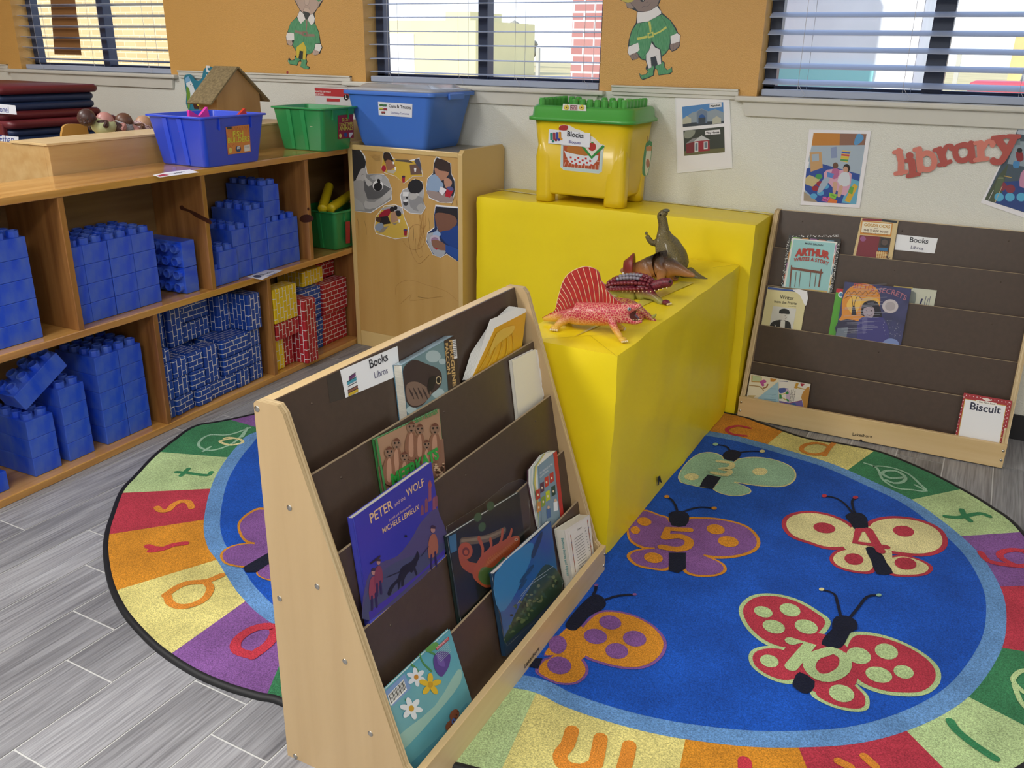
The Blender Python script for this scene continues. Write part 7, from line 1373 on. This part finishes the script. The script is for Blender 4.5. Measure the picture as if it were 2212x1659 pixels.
a.poly([(70, -420), (740, -420), (775, 0), (735, 110), (600, 200), (500, 235), (350, 220), (260, 120), (200, 50)], '8f7d78'); a.poly([(60, -640), (760, -640), (740, -380), (60, -340)], GR); a.poly([(110, 55), (200, 60), (260, 140), (270, 165), (180, 165), (130, 120)], '9a8a84', 2); a.poly([(20, 0), (270, 0), (200, 45), (110, 45)], 'c9bc5c', 2); a.circ((440, 5), 42, 34, '26303c'); a.circ((455, 0), 12, 12, 'e8e8e8'); a.line([(430, 162), (455, 125), (530, 130), (580, 90), (600, 62)], .0008, OL2, 3); a.line([(500, 60), (545, 40), (555, 0)], .0006, OL2, 3)
a.poly([(345, 235), (450, 245), (600, 210), (735, 120), (770, 180), (810, 225), (810, 275), (700, 345), (600, 395), (560, 425), (440, 440), (340, 460), (330, 330)], 'eeecee')
a.poly([(830, 290), (990, 410), (1080, 560), (1130, 660), (1000, 720), (985, 860), (960, 970), (900, 1050), (820, 1110), (800, 980), (700, 920), (630, 800), (615, 860), (560, 1010), (510, 1090), (500, 1190), (420, 1160), (340, 1050), (385, 960), (350, 850), (180, 910), (185, 780), (240, 600), (330, 470), (560, 430), (600, 400), (800, 300)], GR)
a.line([(410, 470), (350, 620), (330, 840)], .0008, OL2, 2); a.line([(800, 310), (900, 460), (970, 620), (990, 860)], .0008, OL2, 2)
a.poly([(335, 750), (540, 705), (545, 750), (335, 800)], 'ccd068'); a.poly([(670, 665), (780, 620), (910, 520), (925, 560), (790, 650), (680, 695)], 'ccd068'); a.poly([(550, 430), (600, 425), (620, 560), (615, 635), (585, 635), (575, 540)], 'ccd068'); a.poly([(540, 660), (655, 630), (670, 735), (560, 760)], 'ccd068'); a.poly([(567, 680), (632, 662), (640, 705), (572, 722)], '4b9467')
a.line([(620, 760), (615, 860), (560, 1010), (430, 1150)], .0008, OL2, 2); a.line([(625, 810), (680, 900), (790, 980), (920, 1020)], .0008, OL2, 2)
a.poly([(622, 850), (690, 940), (785, 985), (800, 1100), (812, 1270), (745, 1290), (715, 1160), (700, 1120), (605, 1140), (625, 1340), (565, 1360), (515, 1190), (515, 1085), (570, 1010)], 'e6e4e8'); a.line([(605, 1140), (660, 1130), (725, 1100)], .0008, OL2, 2); a.line([(605, 1150), (622, 1340)], .0008, OL2); a.line([(712, 1140), (745, 1290)], .0008, OL2)
a.poly([(165, 930), (280, 880), (355, 850), (385, 980), (345, 1030), (180, 1100), (150, 1040)], 'eeecee'); a.poly([(1000, 720), (1130, 660), (1190, 700), (1180, 830), (1040, 880), (1005, 880)], 'eeecee'); a.poly([(190, 1100), (320, 1050), (365, 1140), (260, 1190)], '8f7d78', 2); a.poly([(990, 890), (1080, 860), (1175, 830), (1165, 920), (1025, 1015)], '8f7d78', 2)
for x in (240, 300): a.line([(x, 1080), (x+40, 1170)], .0006, OL2)
for x in (1060, 1130): a.line([(x, 870), (x, 980)], .0006, OL2)
a.poly([(380, 1460), (430, 1500), (520, 1480), (555, 1430), (540, 1370), (570, 1365), (625, 1345), (650, 1300), (680, 1340), (655, 1400), (655, 1490), (540, 1545), (430, 1570)], GR, 0); a.poly([(700, 1310), (745, 1295), (812, 1275), (835, 1225), (870, 1250), (870, 1330), (930, 1400), (1020, 1340), (1030, 1425), (970, 1460), (765, 1490), (745, 1390), (700, 1350)], GR)
tag(a.build('elf_cutout'), 'paper elf cutout in white trousers on the orange wall left of the right window', 'wall decoration')
a = wallart(T(600, 0, 9.758)); a.circ((202, 1525), 22, 32, 'a8424a'); tag(a.build('paper_dot'), 'tiny red paper dot on the orange wall under the yellow trousered elf', 'sticker')
# laminated sheets
LAM = mat('laminate', 'f0f1f4', .16, coat=.8)
C4 = T(1100, 0, 3.95); a = wallart(C4, .004); a.poly([(1415, 835), (1878, 795), (1905, 1435), (1432, 1478)], LAM, th=.0012); a.up(1); a.poly([(1425, 850), (1870, 806), (1892, 1418), (1442, 1455)], 'f0eff4'); a.up(1)
a.poly([(1476, 912), (1826, 870), (1832, 1052), (1482, 1086)], '4f86c4'); a.poly([(1480, 1020), (1560, 960), (1600, 950), (1640, 925), (1700, 950), (1760, 930), (1830, 960), (1832, 1052), (1482, 1086)], '8f9ca8', 0); a.poly([(1480, 1050), (1832, 1030), (1832, 1052), (1482, 1086)], '38404a')
for x in (1515, 1770): a.poly([(x-35, 1015), (x, 990), (x+38, 1010), (x+38, 1050), (x-35, 1060)], 'b8b8a8')
a.poly([(1600, 955), (1640, 930), (1690, 950), (1690, 1048), (1600, 1055)], '6d7f98'); a.circ((1645, 1000), 26, 24, '2f5a9a'); a.poly([(1615, 1005), (1675, 1000), (1675, 1048), (1615, 1052)], '3a4450'); a.poly([(1710, 885), (1812, 874), (1812, 912), (1710, 922)], 'e2e2e6'); a.text('Mansion', (1718, 914), (1803, 905), '2a2a30', 1, .04)
a.poly([(1486, 1115), (1834, 1080), (1840, 1298), (1494, 1330)], '3a4038'); a.poly([(1500, 1120), (1590, 1112), (1560, 1170), (1500, 1180)], '8f9488', 2); a.poly([(1494, 1290), (1840, 1262), (1840, 1298), (1494, 1330)], '6a6844'); a.poly([(1510, 1225), (1580, 1190), (1580, 1300), (1512, 1310)], '7a2c34'); a.poly([(1580, 1205), (1708, 1195), (1712, 1285), (1582, 1298)], '9a2a38'); a.poly([(1565, 1210), (1642, 1155), (1718, 1195), (1640, 1200)], 'c8ccd0'); a.poly([(1505, 1228), (1560, 1185), (1620, 1170), (1570, 1212)], '8a8c90')
for x0, x1, y0, y1 in ((1582, 1614, 1215, 1295), (1660, 1695, 1208, 1270)): a.poly([(x0, y0), (x1, y0-3), (x1, y1), (x0, y1+3)], 'd8dce0'); a.poly([(x0+6, y0+8), (x1-6, y0+5), (x1-6, y1-10), (x0+6, y1-8)], '6a7a8a')
a.poly([(1672, 1115), (1800, 1104), (1803, 1142), (1674, 1153)], 'e2e2e6'); a.text('Tiny House', (1682, 1144), (1793, 1134), '2a2a30', 1, .04); tag(a.build('poster'), 'laminated sheet showing a mansion and a tiny red house beside the block tub', 'poster')
L4 = T(1720, 260, 4.496); a = wallart(L4, .004); a.poly([(125, 90), (728, 100), (615, 852), (40, 820)], 'f0eff5', th=.001); a.up(1)
a.poly([(168, 122), (683, 132), (582, 815), (72, 782)], '9db4cc'); a.poly([(168, 122), (425, 128), (420, 248), (150, 245)], 'c58438'); a.poly([(425, 128), (683, 132), (665, 240), (420, 248)], '8f6858'); a.poly([(150, 245), (665, 240), (620, 520), (260, 425), (115, 400)], 'a9bacb'); a.poly([(590, 135), (640, 140), (655, 180), (600, 235), (560, 230)], '5a9ad0', 2); a.poly([(100, 470), (260, 425), (618, 525), (582, 815), (210, 795), (80, 670)], '2f4fa0')
a.poly([(130, 310), (245, 305), (258, 460), (140, 500)], 'c8a070'); a.poly([(150, 330), (220, 325), (222, 390), (155, 400)], 'a8b8c8'); a.poly([(335, 265), (392, 255), (398, 362), (340, 368)], '8a9ac0'); a.poly([(445, 290), (530, 300), (498, 410), (428, 395)], 'd8c06a')
for i, c in enumerate(('3a5ac0', 'c8404a', 'd8c040', '4a9a5a')): a.poly([(443-i*4, 302+i*24), (525-i*6, 310+i*24), (520-i*6, 326+i*24), (440-i*4, 318+i*24)], c)
a.poly([(90, 560), (130, 530), (235, 575), (160, 645), (88, 620)], 'c8b888'); a.poly([(75, 690), (210, 795), (72, 782)], 'a89a88')
for x, y, c in ((185, 660, '9a2c3c'), (285, 640, '5aa8d8'), (235, 705, '5aa8d8'), (170, 735, '5aa8d8'), (230, 615, '9a2c3c'), (220, 545, '4a9a5a')): a.circ((x, y), 34, 26, c)
a.poly([(520, 560), (610, 590), (582, 815), (440, 800)], '6ab0d0'); a.poly([(560, 610), (600, 640), (520, 800), (470, 780)], 'd8b040'); a.poly([(530, 640), (560, 650), (545, 720), (500, 700)], '6aa84a'); a.poly([(320, 700), (400, 720), (380, 765), (320, 745)], '8ac84a'); a.poly([(262, 740), (330, 745), (300, 790), (245, 780)], 'd86ab0'); a.poly([(330, 750), (400, 780), (390, 805), (300, 798)], 'e07a3a')
a.poly([(300, 480), (420, 480), (540, 520), (500, 700), (440, 720), (270, 560)], 'd8a8c0', 2); a.circ((382, 440), 26, 32, '6a4a3c'); a.poly([(355, 470), (420, 480), (400, 560), (340, 560)], 'b86a98', 2); a.poly([(300, 500), (370, 520), (350, 560), (300, 550)], '5a8ad0'); a.circ((490, 465), 34, 42, '2c2420'); a.circ((480, 478), 24, 30, 'c89a80'); a.poly([(440, 510), (510, 510), (520, 620), (450, 640), (400, 590)], 'd4dae4', 2)
a.poly([(270, 560), (330, 570), (250, 690), (205, 690)], 'a8b8cc', 2); a.poly([(360, 600), (400, 610), (380, 710), (355, 700)], 'd0a890', 2); a.poly([(420, 640), (455, 640), (430, 740), (400, 735)], 'd0a890', 2); a.text('6', (292, 755), (308, 757), '2a2a2a', 1); a.text('Seis', (250, 778), (300, 782), '2a2a2a', 1); a.text('Ocho', (335, 730), (378, 745), '2a2a2a', 1)
tag(a.build('poster'), 'laminated photo of two children reading on a rug, left of the library lettering', 'poster')
a = wallart(L4, .003); a.poly([(2170, 45), (2600, 80), (2480, 1040), (1790, 800)], 'f0eff5', th=.001); a.up(1)
a.poly([(2150, 90), (2560, 140), (2420, 960), (1830, 770)], '4a5a68'); a.poly([(2160, 85), (2560, 120), (2540, 190), (2140, 130)], 'b8c4d0'); a.poly([(2130, 200), (2545, 220), (2500, 500), (2050, 420)], '8fa0ac'); a.poly([(1990, 600), (2480, 560), (2440, 960), (1930, 800)], '2f4888'); a.poly([(1830, 770), (1950, 560), (2060, 420), (2000, 700), (1930, 800)], '4f5a48', 0)
for x, y, c in ((1970, 745, '5ab0d8'), (2075, 745, '5ab0d8'), (2185, 745, '5ab0d8'), (2080, 665, '8a3a4a'), (2000, 640, '8a3a4a')): a.circ((x, y), 46, 42, c)
a.poly([(2135, 310), (2190, 300), (2210, 380), (2150, 400)], '8a2c34', 2); a.circ((2170, 290), 26, 24, '242428'); a.poly([(2110, 400), (2170, 400), (2160, 460), (2110, 460)], '4a8ac0', 2); a.poly([(2180, 520), (2230, 480), (2240, 640), (2170, 640)], 'c890b0', 2); a.line([(1870, 770), (1915, 680)], .002, 'c8ccd0'); a.line([(1930, 800), (2000, 640)], .002, 'c8b890'); a.poly([(2110, 200), (2175, 180), (2175, 240), (2110, 240)], '7a8a90')
a.poly([(1960, 560), (1990, 540), (2020, 570), (2000, 620), (1960, 700), (1920, 690)], '5a6a50', 2); a.line([(1960, 560), (2010, 560)], .002, 'd8d0b0'); a.line([(2020, 540), (2090, 555)], .0025, 'c8a858')
tag(a.build('poster'), 'slanted laminated photo cut by the right picture edge beside the library lettering', 'poster')
# library letters: slab outlines
PKL, PKD = mat('letter_coral', 'd98274', .5), mat('letter_rose', 'b5564f', .5)
def letter(label, m, f, off=.006):
    a = wallart(L4, off); a.W = lambda pts, w=.0145, sm=0, cl=False: a.line(pts, w*1.42, m, sm, cl); f(a)
    # thickness: copy of the outline moved back
    tag(a.build('paper_letter'), label, 'letter', 'library lettering on the wall')
letter('coral paper letter l, first of the library lettering', PKL, lambda a: (a.W([(950, 312), (1015, 296)], .010), a.W([(995, 300), (1020, 400), (1018, 505)], .0165), a.W([(965, 518), (1070, 498)], .011)))
letter('rose paper letter i with a round dot, second of the library lettering', PKD, lambda a: (a.circ((1102, 343), 37, 35, PKD), a.W([(1072, 390), (1120, 385)], .011), a.W([(1120, 395), (1132, 520)], .0165), a.W([(1085, 542), (1190, 520)], .011)), .008)
letter('coral paper letter b, third of the library lettering', PKL, lambda a: (a.W([(1150, 285), (1200, 275)], .011), a.W([(1190, 285), (1205, 480)], .0165), a.W([(1200, 360), (1250, 320), (1310, 330), (1342, 390), (1325, 455), (1265, 480), (1210, 455)], .0135, 4)), .0095)
letter('rose paper letter r, fourth of the library lettering', PKD, lambda a: (a.W([(1342, 290), (1400, 272)], .010), a.W([(1390, 285), (1440, 420)], .0165), a.W([(1390, 435), (1495, 400)], .011), a.W([(1425, 330), (1455, 260), (1500, 250), (1515, 275)], .012, 3), a.circ((1505, 275), 24, 22, PKD)))
letter('rose paper letter a, fifth of the library lettering', PKD, lambda a: (a.W([(1620, 240), (1560, 260), (1545, 325), (1580, 385), (1640, 385), (1690, 340), (1690, 270), (1640, 238), (1610, 240)], .0135, 4), a.W([(1695, 225), (1712, 390)], .015), a.W([(1690, 222), (1720, 222)], .010), a.W([(1700, 395), (1740, 392)], .010)), .0075)
letter('coral paper letter r, sixth of the library lettering', PKL, lambda a: (a.W([(1740, 222), (1795, 215)], .010), a.W([(1788, 225), (1795, 370)], .0165), a.W([(1740, 385), (1855, 372)], .011), a.W([(1810, 280), (1850, 215), (1895, 205), (1915, 225)], .012, 3), a.circ((1905, 240), 28, 24, PKL)), .009)
letter('rose paper letter y, last of the library lettering', PKD, lambda a: (a.W([(1912, 172), (2015, 160)], .011), a.W([(2060, 155), (2162, 158)], .011), a.W([(1955, 180), (2040, 300)], .0165), a.W([(2120, 165), (2040, 320), (1990, 395), (1935, 405), (1912, 390)], .0155, 4), a.circ((1912, 388), 24, 22, PKD)), .0105)
